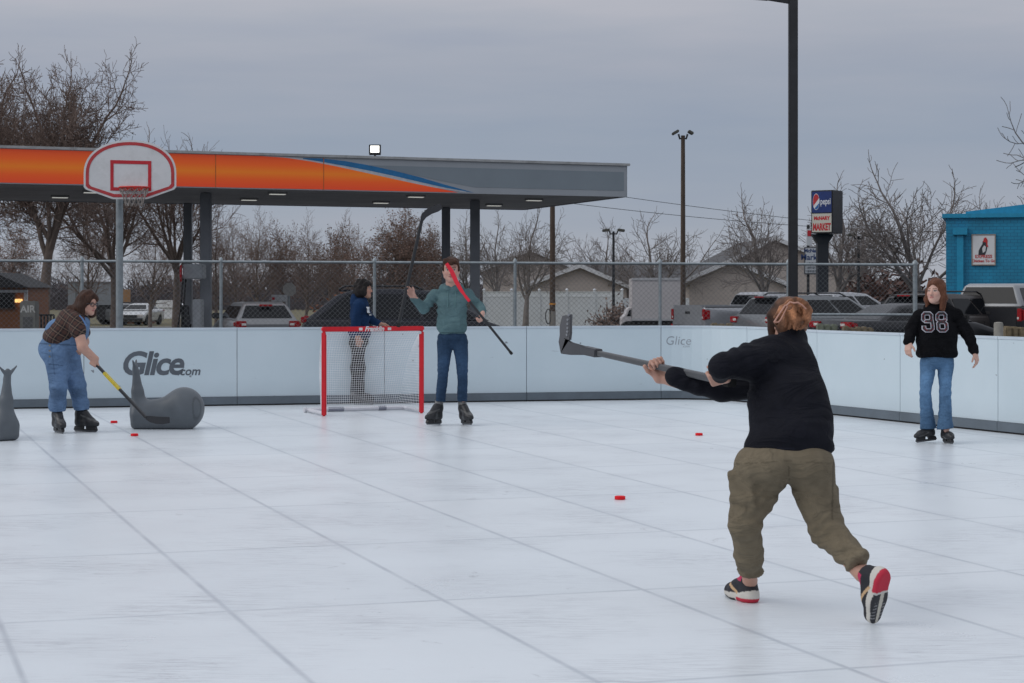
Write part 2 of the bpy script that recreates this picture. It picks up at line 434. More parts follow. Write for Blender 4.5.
# tone per panel
cb=N(nt,'ShaderNodeCombineXYZ'); nt.links.new(fu,cb.inputs[0]); nt.links.new(fv,cb.inputs[1])
wh=N(nt,'ShaderNodeTexWhiteNoise'); nt.links.new(cb.outputs[0],wh.inputs[0])
tone=ramp(nt,wh.outputs[0],[(0,(.735,.785,.825)),(1,(.76,.803,.838))])
big=N(nt,'ShaderNodeTexNoise',i_Scale=.9,i_Detail=8.0,i_Roughness=.6); nt.links.new(tc.outputs['Object'],big.inputs[0])
tone=mixcol(nt,'MULTIPLY',1.0,tone,ramp(nt,big.outputs[0],[(.25,(.98,.98,.982)),(.7,(1.012,1.012,1.012))]))
# skate scratches: two sets of stretched noise lines, broken into patches
def scratches(rot,sc_,thr,scl=(1,9,1)):
    mm=N(nt,'ShaderNodeMapping'); mm.inputs['Rotation'].default_value=(0,0,rot); mm.inputs['Scale'].default_value=scl
    nt.links.new(tc.outputs['Object'],mm.inputs[0])
    wv=N(nt,'ShaderNodeTexNoise',i_Scale=sc_,i_Detail=3.0,i_Roughness=.55,i_Distortion=.6); nt.links.new(mm.outputs[0],wv.inputs[0])
    return ramp(nt,wv.outputs[0],[(thr,(0,0,0)),(thr+.05,(1,1,1))])
pt=N(nt,'ShaderNodeTexNoise',i_Scale=1.1,i_Detail=4.0); nt.links.new(tc.outputs['Object'],pt.inputs[0])
patch=ramp(nt,pt.outputs[0],[(.42,(0,0,0)),(.68,(.85,.85,.85))])
s1=scratches(.3,4.5,.57,(1,22,1)); s2=scratches(1.1,5.2,.575,(1,26,1)); s3=scratches(-.5,3.3,.585,(1,30,1))
sc1=mixcol(nt,'LIGHTEN',1.0,mixcol(nt,'LIGHTEN',1.0,s1,s2),s3)
scf=mixcol(nt,'MULTIPLY',1.0,sc1,patch)
tone=mixcol(nt,'MIX',scf,tone,(.43,.45,.49))
# dark scuffs
sf=N(nt,'ShaderNodeTexNoise',i_Scale=2.3,i_Detail=10.0,i_Roughness=.75,i_Distortion=1.2); nt.links.new(tc.outputs['Object'],sf.inputs[0])
tone=mixcol(nt,'MIX',ramp(nt,sf.outputs[0],[(.625,(0,0,0)),(.70,(.55,.55,.55))]),tone,(.2,.2,.22))
# seams, of uneven strength, with a soft grimy halo
sm=mixcol(nt,'LIGHTEN',1.0,mixcol(nt,'MULTIPLY',1.0,su,(1,1,1)),mixcol(nt,'MULTIPLY',1.0,sv,(.85,.85,.85)))
sm=mixcol(nt,'MULTIPLY',1.0,sm,ramp(nt,wn.outputs[0],[(.25,(.35,.35,.35)),(.7,(.95,.95,.95))]))
hal=N(nt,'ShaderNodeMapRange'); hal.inputs[2].default_value=.07; hal.inputs[3].default_value=.16; hal.inputs[4].default_value=0; nt.links.new(qu,hal.inputs[0])
hl2=mixcol(nt,'MULTIPLY',1.0,hal.outputs[0],ramp(nt,pt.outputs[0],[(.35,(.1,.1,.1)),(.65,(1,1,1))]))
tone=mixcol(nt,'MIX',hl2,tone,(.40,.44,.50))
tone=mixcol(nt,'MIX',sm,tone,(.46,.50,.55))
nt.links.new(tone,b.inputs['Base Color'])
rr=ramp(nt,big.outputs[0],[(.3,(.27,.27,.27)),(.7,(.34,.34,.34))]); nt.links.new(rr,b.inputs['Roughness'])
b.inputs['Specular IOR Level'].default_value=.28
bn=N(nt,'ShaderNodeTexNoise',i_Scale=14.0,i_Detail=6.0); nt.links.new(tc.outputs['Object'],bn.inputs[0])
hs=mixcol(nt,'SUBTRACT',1.0,bn.outputs[0],sm)
bp=N(nt,'ShaderNodeBump',i_Strength=.25,i_Distance=.006); nt.links.new(hs,bp.inputs['Height']); nt.links.new(bp.outputs[0],b.inputs['Normal'])

# ---- path of the boards (foot line on the floor) ----
ctrl=[(-9.9,22.8),(-5.89,23.82),(1.97,25.80),(2.60,25.70),(3.02,25.15),(3.30,24.25),(3.59,22.95),(3.78,22.48),(4.945,19.84),(7.40,14.28)]
def catmull(ps,n=14):
    out=[]
    for i in range(len(ps)-1):
        p0=Vector(ps[max(i-1,0)]);p1=Vector(ps[i]);p2=Vector(ps[i+1]);p3=Vector(ps[min(i+2,len(ps)-1)])
        L=(p2-p1).length
        a=(p2-p0)/max((p2-p0).length,1e-6)*L; bb=(p3-p1)/max((p3-p1).length,1e-6)*L
        for k in range(n):
            t=k/n; out.append((2*t**3-3*t*t+1)*p1+(t**3-2*t*t+t)*a+(-2*t**3+3*t*t)*p2+(t**3-t*t)*bb)
    out.append(Vector(ps[-1])); return out
path=catmull(ctrl)
cum=[0.0]
for a,c_ in zip(path,path[1:]): cum.append(cum[-1]+(c_-a).length)
def at_s(s):
    s=max(0,min(cum[-1]-1e-6,s))
    for i in range(len(cum)-1):
        if cum[i+1]>=s:
            t=(s-cum[i])/(cum[i+1]-cum[i]+1e-9); p=path[i].lerp(path[i+1],t); d=(path[i+1]-path[i]).normalized()
            return p,d,Vector((-d.y,d.x))      # point, direction, outward normal
    return path[-1],d,Vector((-d.y,d.x))
def s_of_px(px):
    best=None
    for i in range(len(cum)):
        q=path[i]
        if q.y<1: continue
        x=CX+q.x/q.y*F_PX
        if best is not None and (best[1]-px)*(x-px)<=0 and x!=best[1]:
            return best[0]+(cum[i]-best[0])*(px-best[1])/(x-best[1])
        best=(cum[i],x)
fl=MB(); pp=[(p.x,p.y) for p in path]
poly=pp+[(9,10),(9,-6),(-14,-6),(-14,21.7)]
fl.prism(poly[::-1],lambda x,y:Vector((x,y,0)),lambda x,y:Vector((x,y,-.028)))
tag(fl.build('rink_floor',m),kind='structure')

# ================= boards =================
BH=.979
def board_mat():
    m,nt,b=newmat('board_plastic'); tc=N(nt,'ShaderNodeTexCoord')
    n1=N(nt,'ShaderNodeTexNoise',i_Scale=1.1,i_Detail=7.0,i_Roughness=.6); nt.links.new(tc.outputs['Object'],n1.inputs[0])
    c=ramp(nt,n1.outputs[0],[(.3,(.555,.65,.70)),(.7,(.605,.695,.745))])
    mp=N(nt,'ShaderNodeMapping'); mp.inputs['Scale'].default_value=(1.6,1.6,7); nt.links.new(tc.outputs['Object'],mp.inputs[0])
    n2=N(nt,'ShaderNodeTexNoise',i_Scale=2.6,i_Detail=9.0,i_Roughness=.72,i_Distortion=.8); nt.links.new(mp.outputs[0],n2.inputs[0])
    c=mixcol(nt,'MIX',ramp(nt,n2.outputs[0],[(.66,(0,0,0)),(.72,(.45,.45,.45))]),c,(.25,.28,.31))
    n3=N(nt,'ShaderNodeTexNoise',i_Scale=9.0,i_Detail=3.0); nt.links.new(tc.outputs['Object'],n3.inputs[0])
    c=mixcol(nt,'MIX',ramp(nt,n3.outputs[0],[(.735,(0,0,0)),(.76,(.7,.7,.7))]),c,(.10,.10,.11))
    sp=N(nt,'ShaderNodeSeparateXYZ'); nt.links.new(tc.outputs['Object'],sp.inputs[0])
    lo=N(nt,'ShaderNodeMapRange'); lo.inputs[1].default_value=.10; lo.inputs[2].default_value=.34; lo.inputs[3].default_value=.22; lo.inputs[4].default_value=0; nt.links.new(sp.outputs[2],lo.inputs[0])
    c=mixcol(nt,'MIX',lo.outputs[0],c,(.36,.40,.44))
    nt.links.new(c,b.inputs['Base Color']); b.inputs['Roughness'].default_value=.4; b.inputs['Specular IOR Level'].default_value=.4
    n4=N(nt,'ShaderNodeTexNoise',i_Scale=2.0,i_Detail=1.0); nt.links.new(tc.outputs['Object'],n4.inputs[0]); bp=N(nt,'ShaderNodeBump',i_Strength=.25,i_Distance=.03); nt.links.new(n4.outputs[0],bp.inputs['Height']); nt.links.new(bp.outputs[0],b.inputs['Normal'])
    return m
mb_panel=board_mat()
mb_kick=mat('board_kick',(.115,.14,.165),rough=.5,var=.14,scale=3)
mb_cap=mat('board_cap',(.55,.62,.68),rough=.4,var=.05)
mb_shadow=mat('board_base_shadow',(.03,.028,.027),rough=.9)  # near-black strip standing in for the thin shadow line under the boards
def strip(mb,s0,s1,o0,o1,z0,z1,n):
    vs=[];
    for k in range(n+1):
        p,d,nn=at_s(s0+(s1-s0)*k/n)
        for o in (o0,o1):
            for z in (z0,z1):
                q=p+nn*o; vs.append((q.x,q.y,z))
    fs=[]
    for k in range(n):
        a=4*k;c_=a+4
        fs+=[(a,c_,c_+1,a+1),(a+2,a+3,c_+3,c_+2),(a+1,c_+1,c_+3,a+3),(a,a+2,c_+2,c_)]
    fs+=[(0,1,3,2),(4*n,4*n+2,4*n+3,4*n+1)]
    mb.add(vs,fs)
sA=s_of_px(237); sB=s_of_px(526.5); sC=s_of_px(661); sD=s_of_px(747); sE=s_of_px(817); sF=s_of_px(998)
half=(sB-sA)/2; h2=(sF-sE)/2
cuts_back=[sA-2*half,sA-half,sA,sA+half,sB,sC]
cuts_back=[max(.02,sA-half*3)]+cuts_back if sA-half*3>.1 else cuts_back
cuts_right=[sC,sD,sE,sE+h2,sF,sF+h2,sF+2*h2]
def board_wall(cuts,label):
    base,_,_=at_s(cuts[0]); root=empty('rink_board_wall',(base.x,base.y,0),0,label,'rink boards')
    off=Vector((-base.x,-base.y,0))
    def fin(mb,name,m_,par,bev=0):
        mb.v=[tuple(Vector(v)+off) for v in mb.v]; return mb.build(name,m_,par,bevel=bev)
    for a,c_ in zip(cuts,cuts[1:]):
        mb=MB(); strip(mb,a+.004,c_-.004,0,.045,.115,BH-.03,10); pan=fin(mb,'panel',mb_panel,root)
        mb=MB(); strip(mb,a+.003,c_-.003,-.012,.045,.018,.1125,10); fin(mb,'kick_plate',mb_kick,pan)
        mb=MB(); strip(mb,a+.003,c_-.003,-.006,.052,BH-.0285,BH,10); fin(mb,'top_cap',mb_cap,pan)
        mb=MB(); strip(mb,a+.001,c_-.001,.006,.04,.0,.0165,10); fin(mb,'base_shadow',mb_shadow,pan)
    return root,off
wall_b,off_b=board_wall(cuts_back,'long pale blue-white board wall with grey kick strip across the back of the rink')
wall_r,off_r=board_wall(cuts_right,'pale board wall curving round the corner and along the right side of the rink')
def on_board(px,py,u,v,off):      # letters laid along the curved board: s from the pixel column, height from the row
    s0=s_of_px(px); p,d,nn=at_s(s0); z0=CAM_H-(py-HY)/F_PX*p.y
    p,d,nn=at_s(s0+u); q=p-nn*.003
    return Vector((q.x,q.y,z0+v))+off
lettering('board_logo','Glice',.405,lambda u,v:on_board(151.5,364.5,u,v,off_b),M['text_grey'],wall_b,weight=.010,shear=.22,spacing=.90)
lettering('board_logo','.com',.145,lambda u,v:on_board(188.5,371.5,u,v,off_b),M['text_grey'],wall_b,weight=.003,shear=.22)
lettering('board_logo','Glice',.165,lambda u,v:on_board(678,341,u,v,off_r),M['text_pale'],wall_r,weight=-.001,shear=.15)
lettering('board_logo','.com',.05,lambda u,v:on_board(686,346.2,u,v,off_r),M['text_pale'],wall_r,shear=.15)

# ================= pucks =================
def puck(px,py,label):
    mb=MB(); mb.lathe([(.030,0),(.0375,.003),(.0375,.010),(.0365,.011),(.0365,.014),(.0375,.015),(.0375,.022),(.031,.025),(.012,.0245)],n=28)
    o=mb.build('puck',mat('puck_red',(.72,.010,.018),rough=.6,var=.15,scale=40,spec=.25),smooth='auto',loc=G(px,py))
    tag(o,label,'puck','red pucks on the rink')
puck(114,423,'small red puck left of the grey whale, nearest the back boards')
puck(134.5,436,'small red puck in front of the grey whale skating aid')
puck(699,435.5,'small red puck alone on the floor left of the dark-jacketed shooter')
puck(620,499.5,'largest-looking red puck, nearest the camera in the middle of the floor')

# ================= chain link fence =================
FY=36.0
def fence():
    base=GP(400,FY); root=empty('chain_link_fence',base,0,'grey chain-link fence with pipe rails between rink and parking lot','fence')
    def rail_y(px): return 260.8+(px/915.)*4.0
    L=lambda v: Vector(v)-base
    xs=[-58,82,221,374.5,515,660,788,915]
    for px in xs:
        a=GP(px,FY); t=P(px,rail_y(px),FY)
        mb=MB(); r=.042 if px in (915,) else .03
        mb.tube([L(a),L(t)+Vector((0,0,.02))],r,10); mb.lathe([(r*1.25,-.01),(r*1.3,.03),(r*.6,.07),(.004,.08)],c=L(t)+Vector((0,0,.01)),n=10)
        if px==915:
            mb.tube([L(t)+Vector((0,0,-.2)),L(t)+Vector((0,0,-.16))],.05,10); mb.tube([L(t)+Vector((0,0,-1.0)),L(t)+Vector((0,0,-.96))],.05,10)
        mb.build('post',M['steel'],root,smooth='auto')
    mb=MB(); mb.tube([L(P(px,rail_y(px),FY-.0)) for px in (-58,82,221,374.5,515,660,788,915)],.026,10); mb.build('top_rail',M['steel'],root,smooth='auto')
    mb=MB(); mb.tube([L(P(790,314.3,FY)),L(P(915,314.8,FY))],.024,8); mb.build('mid_rail',M['steel'],root,smooth='auto')
    # woven diamonds: crossing wires, bottom to top rail
    mb=MB(); x0=P(-58,0,FY).x; x1=P(915,0,FY).x; zt=P(0,262.6,FY).z; zb=gz(FY)+.05; H=zt-zb
    pitch=.092; n=int((x1-x0+H)/pitch)
    for k in range(n+1):
        for sgn in (1,-1):
            xa=x0-H+k*pitch if sgn>0 else x0+k*pitch
            a=Vector((xa,FY+.035+.004*sgn,zb)); c_=a+Vector((sgn*H,0,H))
            # clip to the fence ends and to the sloping rail
            def clip(a,c_):
                ts=[0,1]
                for lim,side in ((x0,1),(x1,-1)):
                    dx=c_.x-a.x; t=(lim-a.x)/dx
                    if (dx>0)==(side>0): ts[0]=max(ts[0],t)
                    else: ts[1]=min(ts[1],t)
                return ts
            t0,t1=clip(a,c_)
            if t1-t0<.02: continue
            p,q=a.lerp(c_,t0),a.lerp(c_,t1)
            if q.z>zt-.01: q=p.lerp(q,(zt-.01-p.z)/(q.z-p.z))
            mb.tube([L(p),L(q)],.0020,4,cap=False)
    mb.build('wire_mesh',M['wire'],root,smooth=True,fixn=False)
fence()

# ================= basketball hoop =================
def hoop():
    Y=31.0; base=GP(119.5,Y); root=empty('basketball_hoop',base,0,'fan-shaped white and red basketball backboard on a grey steel post','basketball hoop')
    s=Y/F_PX; L=lambda px,py,dy=0: P(px,py,Y+dy)-base
    mb=MB(); mb.tube([(0,.0,0),(0,.0,L(119,196).z)],.058,12); mb.lathe([(.12,0),(.12,.02),(.06,.021)],n=14); mb.build('post',M['steel'],root,smooth='auto')
    mb=MB(); mb.bar((0,.05,L(0,196).z),L(130,183,-.42),.06,.09); mb.bar((0,.05,L(0,182).z),L(130,168,-.42),.05,.07); mb.build('arm',M['steel'],root)
    # outline of the fan board in pixels
    def outline(ins):
        pts=[]; cx=130.; hw=46.3-ins
        top=140-.0+ins; sh=173.5
        for k in range(25):
            a=PI*k/24; e=.82
            x=math.cos(a); y=math.sin(a)
            pts.append((cx+hw*math.copysign(abs(x)**.95,x), sh-(sh-top)*abs(y)**.9))
        bl=189.5-ins*.6; bb=199.2-ins
        pts+= [(cx-hw,bl-2.5),(cx-hw+2.2,bl),(cx-17+ins*.2,bb),(cx+17-ins*.2,bb),(cx+hw-2.2,bl),(cx+hw,bl-2.5)]
        return pts
    D=-.45
    mb=MB(); mb.prism(outline(0)[::-1],lambda x,y:L(x,y,D),lambda x,y:L(x,y,D+.045)); bd=mb.build('backboard',M['white'],root)
    def ring(o,i,name,m_,par,dy):
        mb=MB(); n=len(o); mb.add([L(x,y,dy) for x,y in o]+[L(x,y,dy) for x,y in i],[(k,(k+1)%n,n+(k+1)%n,n+k) for k in range(n)]); return mb.build(name,m_,par)
    mr=mat('faded_red',(.50,.045,.05),rough=.55,var=.18,scale=10)
    ring(outline(2.0),outline(5.2),'border_stripe',mr,bd,D-.004)
    o=[(110.3,160),(151.3,161),(151.3,191),(110.3,190.6)]; i=[(113.6,163.6),(148,164.4),(148,187.6),(113.6,187.2)]
    ring(o,i,'target_square',mat('hoop_red',(.55,.018,.03),rough=.45),bd,D-.005)
    rc=L(134,187.5,D-.34); R=.225
    mb=MB(); mb.tube([rc+Vector((R*math.cos(2*PI*k/28),R*math.sin(2*PI*k/28),0)) for k in range(29)],.014,8,cap=False)
    mb.obox(L(134,188.5,D-.03),(.23,0,0),(0,.02,0),(0,0,.03)); mb.bar(rc+Vector((-.1,.3,0)),rc+Vector((-.16,.15,0)),.02); mb.bar(rc+Vector((.1,.3,0)),rc+Vector((.16,.15,0)),.02)
    mb.build('rim',mat('rim_red',(.62,.03,.02),rough=.5),root,smooth='auto')
    mb=MB(); n=12; lv=[(1,0),(.90,-.08),(.76,-.15),(.64,-.22),(.56,-.29)]
    for k in range(n):
        for sg in (1,-1):
            mb.tube([rc+Vector((R*f*math.cos(2*PI*(k+sg*.5*j)/n),R*f*math.sin(2*PI*(k+sg*.5*j)/n),z)) for j,(f,z) in enumerate(lv)],.006,4)
    mb.build('net',mat('net_cord',(.30,.27,.25),rough=.9),root)
hoop()

# ================= tall lamp posts =================
def square_pole():
    Y=30.0; base=GP(793,Y); root=empty('light_pole',base,0,'tall black square light pole rising out of frame behind the boards','light pole')
    top=P(793,-60,Y).z-base.z
    mb=MB(); mb.box(-.068,.068,-.068,.068,0,top); mb.build('pole',M['black'],root,bevel=.012)
    mb=MB(); mb.box(-.2,.2,-.2,.2,0,.03); mb.build('base_plate',M['black'],root)
    z=P(793,0,Y).z-base.z
    mb=MB(); mb.bar((-.06,0,z-.01),(-.40,0,z+.045),.075,.09); mb.build('arm',M['black'],root)
    mb=MB(); mb.prism([(-.36,.01),(-.95,.055),(-.95,.12),(-.36,.17)],lambda x,zz:Vector((x,-.18,z+zz)),lambda x,zz:Vector((x,.18,z+zz))); mb.build('lamp_head',M['black'],root,bevel=.015)
square_pole()
def twin_pole(px,ytop,ybase,Y,label,wood=False,w=.11):
    base=GP(px,Y); root=empty('lamp_post',base,0,label,'lamp post')
    top=P(px,ytop,Y).z-base.z; pm=M['wood_pole'] if wood else M['black']
    mb=MB(); mb.tube([(0,0,0),(0,0,top)],[w,w*.72],10); mb.build('pole',pm,root,smooth='auto')
    s=Y/F_PX
    for sg in (-1,1):
        mb=MB(); mb.tube([(0,0,top-.1),(sg*3.2*s,0,top-.12),(sg*4.5*s,0,top+.05)],.04,6); a=mb.build('arm',M['black'],root)
        c=Vector((sg*7.6*s,0,top+(3.0*s if wood else 1.2*s)))
        t=math.radians(30 if wood else 8)*-sg
        mb=MB(); mb.obox(c,Vector((math.cos(t),0,math.sin(t)))*3.6*s*(1 if sg<0 or not wood else .8),(0,.22,0),Vector((-math.sin(t),0,math.cos(t)))*1.3*s); mb.build('lamp_head',mat('lamp_housing',(.07,.068,.055),rough=.6),root,bevel=.02)
twin_pole(683,135.5,306,72,'tall brown wooden pole with twin floodlights, right of the box truck',True,.105)
twin_pole(613.5,231.5,318,92,'thin dark twin-head lamp post in front of the beige house',False,.08)
twin_pole(858.5,236,310,80,'thin twin-head lamp post right of the black-boxed market sign',False,.075)
def utility_pole():
    Y=96.; base=GP(552.5,Y); root=empty('utility_pole',base,0,'dark utility pole with a meter loop in front of the white fence','utility pole')
    top=6.6
    mb=MB(); mb.tube([(0,0,0),(0,0,top)],[.155,.125],10); mb.build('pole',M['wood_pole'],root,smooth='auto')
    mb=MB(); mb.tube([(0,0,.0),(0,0,1.1)],.168,10); mb.build('guard',mat('pole_guard',(.25,.23,.2)),root,smooth='auto')
    mb=MB(); mb.tube([(-.16+.22*math.cos(t)*.6-.05,-.12,.85+.36*math.sin(t)) for t in [2*PI*k/18 for k in range(19)]],.03,6,cap=False); mb.build('cable_loop',M['dark'],root)
    mb=MB(); mb.tube([(0,0,1.42),(0,0,1.5)],.172,10); mb.build('yellow_tag',mat('tag_orange',(.6,.25,.03)),root)
utility_pole()
def cable(a,b_,sag,label):
    mb=MB(); mid=(a+b_)/2; pts=[]
    for k in range(25):
        t=k/24; p=a.lerp(b_,t); p.z-=sag*4*t*(1-t); pts.append(p-mid)
    o=mb.tube(pts,.014,5).build('power_line',M['dark'],loc=mid); tag(o,label,'power line')
cable(P(552.5,186,96),P(1100,240,120),.5,'upper thin power line crossing the sky right of the canopy')
cable(P(552.5,201,96),P(1100,232,118),.6,'lower thin power line crossing the sky right of the canopy')

# ================= petrol station canopy =================
CZ=4.30; ch=.95
Rr=Vector((3.46,59.8)); Ll=Vector((-13.7,52.3)); fd=(Ll-Rr).normalized(); dep=Vector((-3.05,9.7)).normalized()
LEN=28.0; DEP=10.2; E=Rr+fd*LEN
fn=Vector((fd.y,-fd.x));  fn = fn if fn.y<0 else -fn           # outward (towards the camera)
def canopy():
    base=Vector((Rr.x+fd.x*9+dep.x*5,Rr.y+fd.y*9+dep.y*5,0)); base.z=gz(base.y)
    root=empty('station_canopy',base,0,'long flat fuel station canopy with orange, blue and grey fascia','canopy')
    L=lambda x,y,z: Vector((x,y,z))-base
    c4=[Rr,E,E+dep*DEP,Rr+dep*DEP]
    mb=MB(); ins=.06
    cc=sum(c4,Vector((0,0)))/4; c5=[p+(cc-p).normalized()*ins for p in c4]
    mb.add([L(p.x,p.y,CZ+.02) for p in c5]+[L(p.x,p.y,CZ+ch-.05) for p in c5],[(0,1,2,3),(4,7,6,5)]+[(k,(k+1)%4,4+(k+1)%4,4+k) for k in range(4)])
    mb.build('ceiling',mat('canopy_soffit',(.62,.62,.62),rough=.6,var=.15,scale=.6),root)
    # fascia: four slabs
    mf=mat('fascia_grey',(.36,.39,.42),rough=.5,var=.05,scale=1); md=mat('fascia_dark_band',(.24,.285,.32),rough=.5,var=.05,scale=1)
    def slab(a,c_,nn,name,z0,z1,th,m_,o=0):
        mb=MB(); a2,c2=a+nn*o,c_+nn*o; v=[a2,c2,c2+nn*th,a2+nn*th]
        mb.add([L(p.x,p.y,z) for z in (z0,z1) for p in v],[(0,1,2,3),(4,7,6,5)]+[(k,(k+1)%4,4+(k+1)%4,4+k) for k in range(4)]); return mb.build(name,m_,root)
    fas=slab(Rr,E,fn,'fascia',CZ,CZ+ch,.08,mf)
    rn=-fd
    slab(Rr-dep*.0,Rr+dep*DEP,rn,'fascia',CZ,CZ+ch,.08,mf); slab(Rr+dep*DEP,E+dep*DEP,-fn,'fascia',CZ,CZ+ch,.08,mf)
    slab(Rr-fd*.12,E,fn,'top_trim',CZ+ch+.002,CZ+ch+.075,.13,mat('trim_pale',(.42,.43,.43),rough=.5,dirt=(.12,.12,.11)))
    # a point on the fascia plane from distance along it and height fraction
    o=.0835
    def fp(t,h,e=0): p=Rr+fd*t+fn*(o+e); return L(p.x,p.y,CZ+ch*h)
    def t_of(px):       # column -> distance along the fascia
        k=(px-CX)/F_PX; q=Rr+fn*o
        return (k*q.y-q.x)/(fd.x-k*fd.y)
    def fr(px,py):      # row -> height fraction
        t=t_of(px); Y=(Rr+fd*t).y; return (CAM_H+(HY-py)/F_PX*Y-CZ)/ch
    def band(name,rows,m_,e):        # rows: (px, top row, bottom row)
        mb=MB(); vs=[]
        for px,a,c_ in rows: vs+=[fp(t_of(px),a,e),fp(t_of(px),c_,e)]
        mb.add(vs,[(2*k,2*k+2,2*k+3,2*k+1) for k in range(len(rows)-1)]); return mb.build(name,m_,fas)
    # orange field with its own vertical blend
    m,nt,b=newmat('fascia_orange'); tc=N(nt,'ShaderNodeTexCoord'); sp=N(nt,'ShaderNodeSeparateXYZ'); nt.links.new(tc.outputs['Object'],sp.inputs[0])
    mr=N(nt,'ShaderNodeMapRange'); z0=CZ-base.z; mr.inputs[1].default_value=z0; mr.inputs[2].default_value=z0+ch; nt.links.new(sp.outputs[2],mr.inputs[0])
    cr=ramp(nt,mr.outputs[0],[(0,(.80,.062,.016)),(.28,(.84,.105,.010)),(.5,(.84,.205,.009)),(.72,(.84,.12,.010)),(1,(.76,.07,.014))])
    nt.links.new(cr,b.inputs['Base Color']); b.inputs['Roughness'].default_value=.4; nt.links.new(cr,b.inputs['Emission Color']); b.inputs['Emission Strength'].default_value=.16   # glow added to brighten the orange; no lamp behind it
    XL=-400
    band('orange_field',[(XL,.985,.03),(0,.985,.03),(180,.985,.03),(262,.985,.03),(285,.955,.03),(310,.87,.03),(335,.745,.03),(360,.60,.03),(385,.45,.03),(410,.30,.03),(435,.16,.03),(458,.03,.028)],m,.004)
    band('white_swoosh',[(262,.992,.985),(285,.99,.955),(310,.955,.87),(335,.88,.745),(360,.77,.60),(385,.63,.45),(410,.46,.30),(435,.28,.16),(466,.06,.03)],mat('swoosh_white',(.55,.57,.6),rough=.4),.004)
    band('blue_swoosh',[(303,.96,.935),(320,.965,.87),(345,.905,.755),(370,.79,.63),(395,.645,.485),(420,.47,.325),(445,.26,.165),(474,.03,.028)],mat('swoosh_blue',(.012,.17,.40),rough=.4),.0075)
    band('dark_band',[(330,.80,.795),(400,.80,.62),(440,.80,.38),(475,.80,.2),(500,.80,.2),(624,.80,.2)],md,.003)
    # seams between fascia sheets
    mb=MB()
    for px in (216,324): 
        mb=MB(); t=t_of(px); mb.add([fp(t,0.02,.0095),fp(t+.025,.02,.0095),fp(t+.025,.98,.0095),fp(t,.98,.0095)],[(0,1,2,3)])
        mb.build('sheet_seam',mat('seam_dark',(.55,.14,.03)),fas)
    # lights in the soffit
    def onceil(px,py): 
        Y=(CZ-CAM_H)*F_PX/(HY-py); return Vector(((px-CX)/F_PX*Y,Y))
    for px,py in ((249,198.6),(277.5,192.6),(381,201.6),(416,195.5),(494,204.3),(534,199),(92,191),(60,196)):
        p=onceil(px,py); mb=MB(); a=-fd*.27; d=dep*.15
        mb.obox(L(p.x,p.y,CZ-.0),(a.x,a.y,0),(d.x,d.y,0),(0,0,.045)); fx=mb.build('soffit_light',mat('fixture_grey',(.3,.3,.3)),root)
        mb=MB(); mb.obox(L(p.x,p.y,CZ-.05),(a.x*.85,a.y*.85,0),(d.x*.85,d.y*.85,0),(0,0,.012)); mb.build('lens',mat('soffit_lens',(.85,.85,.8),emit=.42),fx)
    # columns
    mc=mat('column_grey',(.21,.225,.25),rough=.5,var=.12,scale=2)
    for px,Y,wd in ((206,57.5,.155),(188,64.5,.135),(475,62.0,.155),(446,67.5,.145),(-60,56,.155),(-75,63,.14)):
        p=GP(px,Y); mb=MB(); mb.box(-wd,wd,-wd,wd,0,CZ-p.z+.01); mb.v=[tuple(Vector(v)+p-base) for v in mb.v]; mb.build('column',mc,root,bevel=.02)
    return root
canopy()
def floodlight():
    p=P(375,157,57.5); root=empty('floodlight',(p.x,p.y,CZ+ch+.075),0,'small lit square floodlight standing on the canopy roof edge','floodlight')
    mb=MB(); mb.box(-.03,.03,-.03,.03,0,.12); mb.box(-.17,.17,-.02,.02,.1,.13); mb.build('bracket',M['dark'],root)
    t=math.radians(-12)
    mb=MB(); mb.obox((0,-.02,.27),(.175,0,0),(0,.05,0),(0,0,.14)); h=mb.build('housing',M['dark'],root,bevel=.01)
    mb=MB(); mb.obox((0,-.073,.275),(.13,0,0),(0,.004,0),(0,0,.10)); mb.build('lens',M['lamp_on'],h)
floodlight()
def fuel_pump():
    base=GP(199,56.6); root=empty('fuel_pump',base,0,'tall grey fuel pump beside the left canopy column','fuel pump')
    s=56.6/F_PX; mg=mat('pump_grey',(.36,.38,.40),rough=.45)
    mb=MB(); mb.box(-.14,.10,-.3,.3,0,1.62); mb.build('body',mg,root,bevel=.02)
    zt=P(0,264,56.6).z-base.z; zb=P(0,279,56.6).z-base.z
    mb=MB(); mb.box(-.42,.16,-.33,.33,zb,zt); mb.build('top_sign',mat('pump_head',(.30,.32,.34),rough=.45),root,bevel=.03)
    mb=MB(); mb.lathe([(.02,-.02),(.16,-.012),(.16,.012),(.02,.02)],c=(-.46,-.36,(zt+zb)/2-.06),n=18,axis='x'); mb.v=[(x,y,z*1.55-((zt+zb)/2-.06)*.55) for x,y,z in mb.v]; mb.build('red_disc',M['red'],root,smooth='auto')
    for dx,ph in ((-.3,0),(-.38,.5)):
        mb=MB(); mb.tube([(dx-.05,-.2,zb),(dx-.12,-.2,1.3),(dx-.16-ph*.1,-.22,.7),(dx-.05,-.22,.35),(dx+.1,-.2,.9)],.025,7); mb.build('hose',M['rubber'],root,smooth=True)
        mb=MB(); mb.box(dx-.02,dx+.08,-.26,-.2,.85,1.15); mb.build('nozzle',M['dark'],root,bevel=.01)
    mb=MB(); mb.box(-.5,-.3,-.16,.16,.1,1.45); mb.build('side_panel',mat('pump_dark',(.035,.037,.042)),root,bevel=.02)
fuel_pump()
sc.cycles.max_bounces=6; sc.cycles.diffuse_bounces=3; sc.cycles.glossy_bounces=3
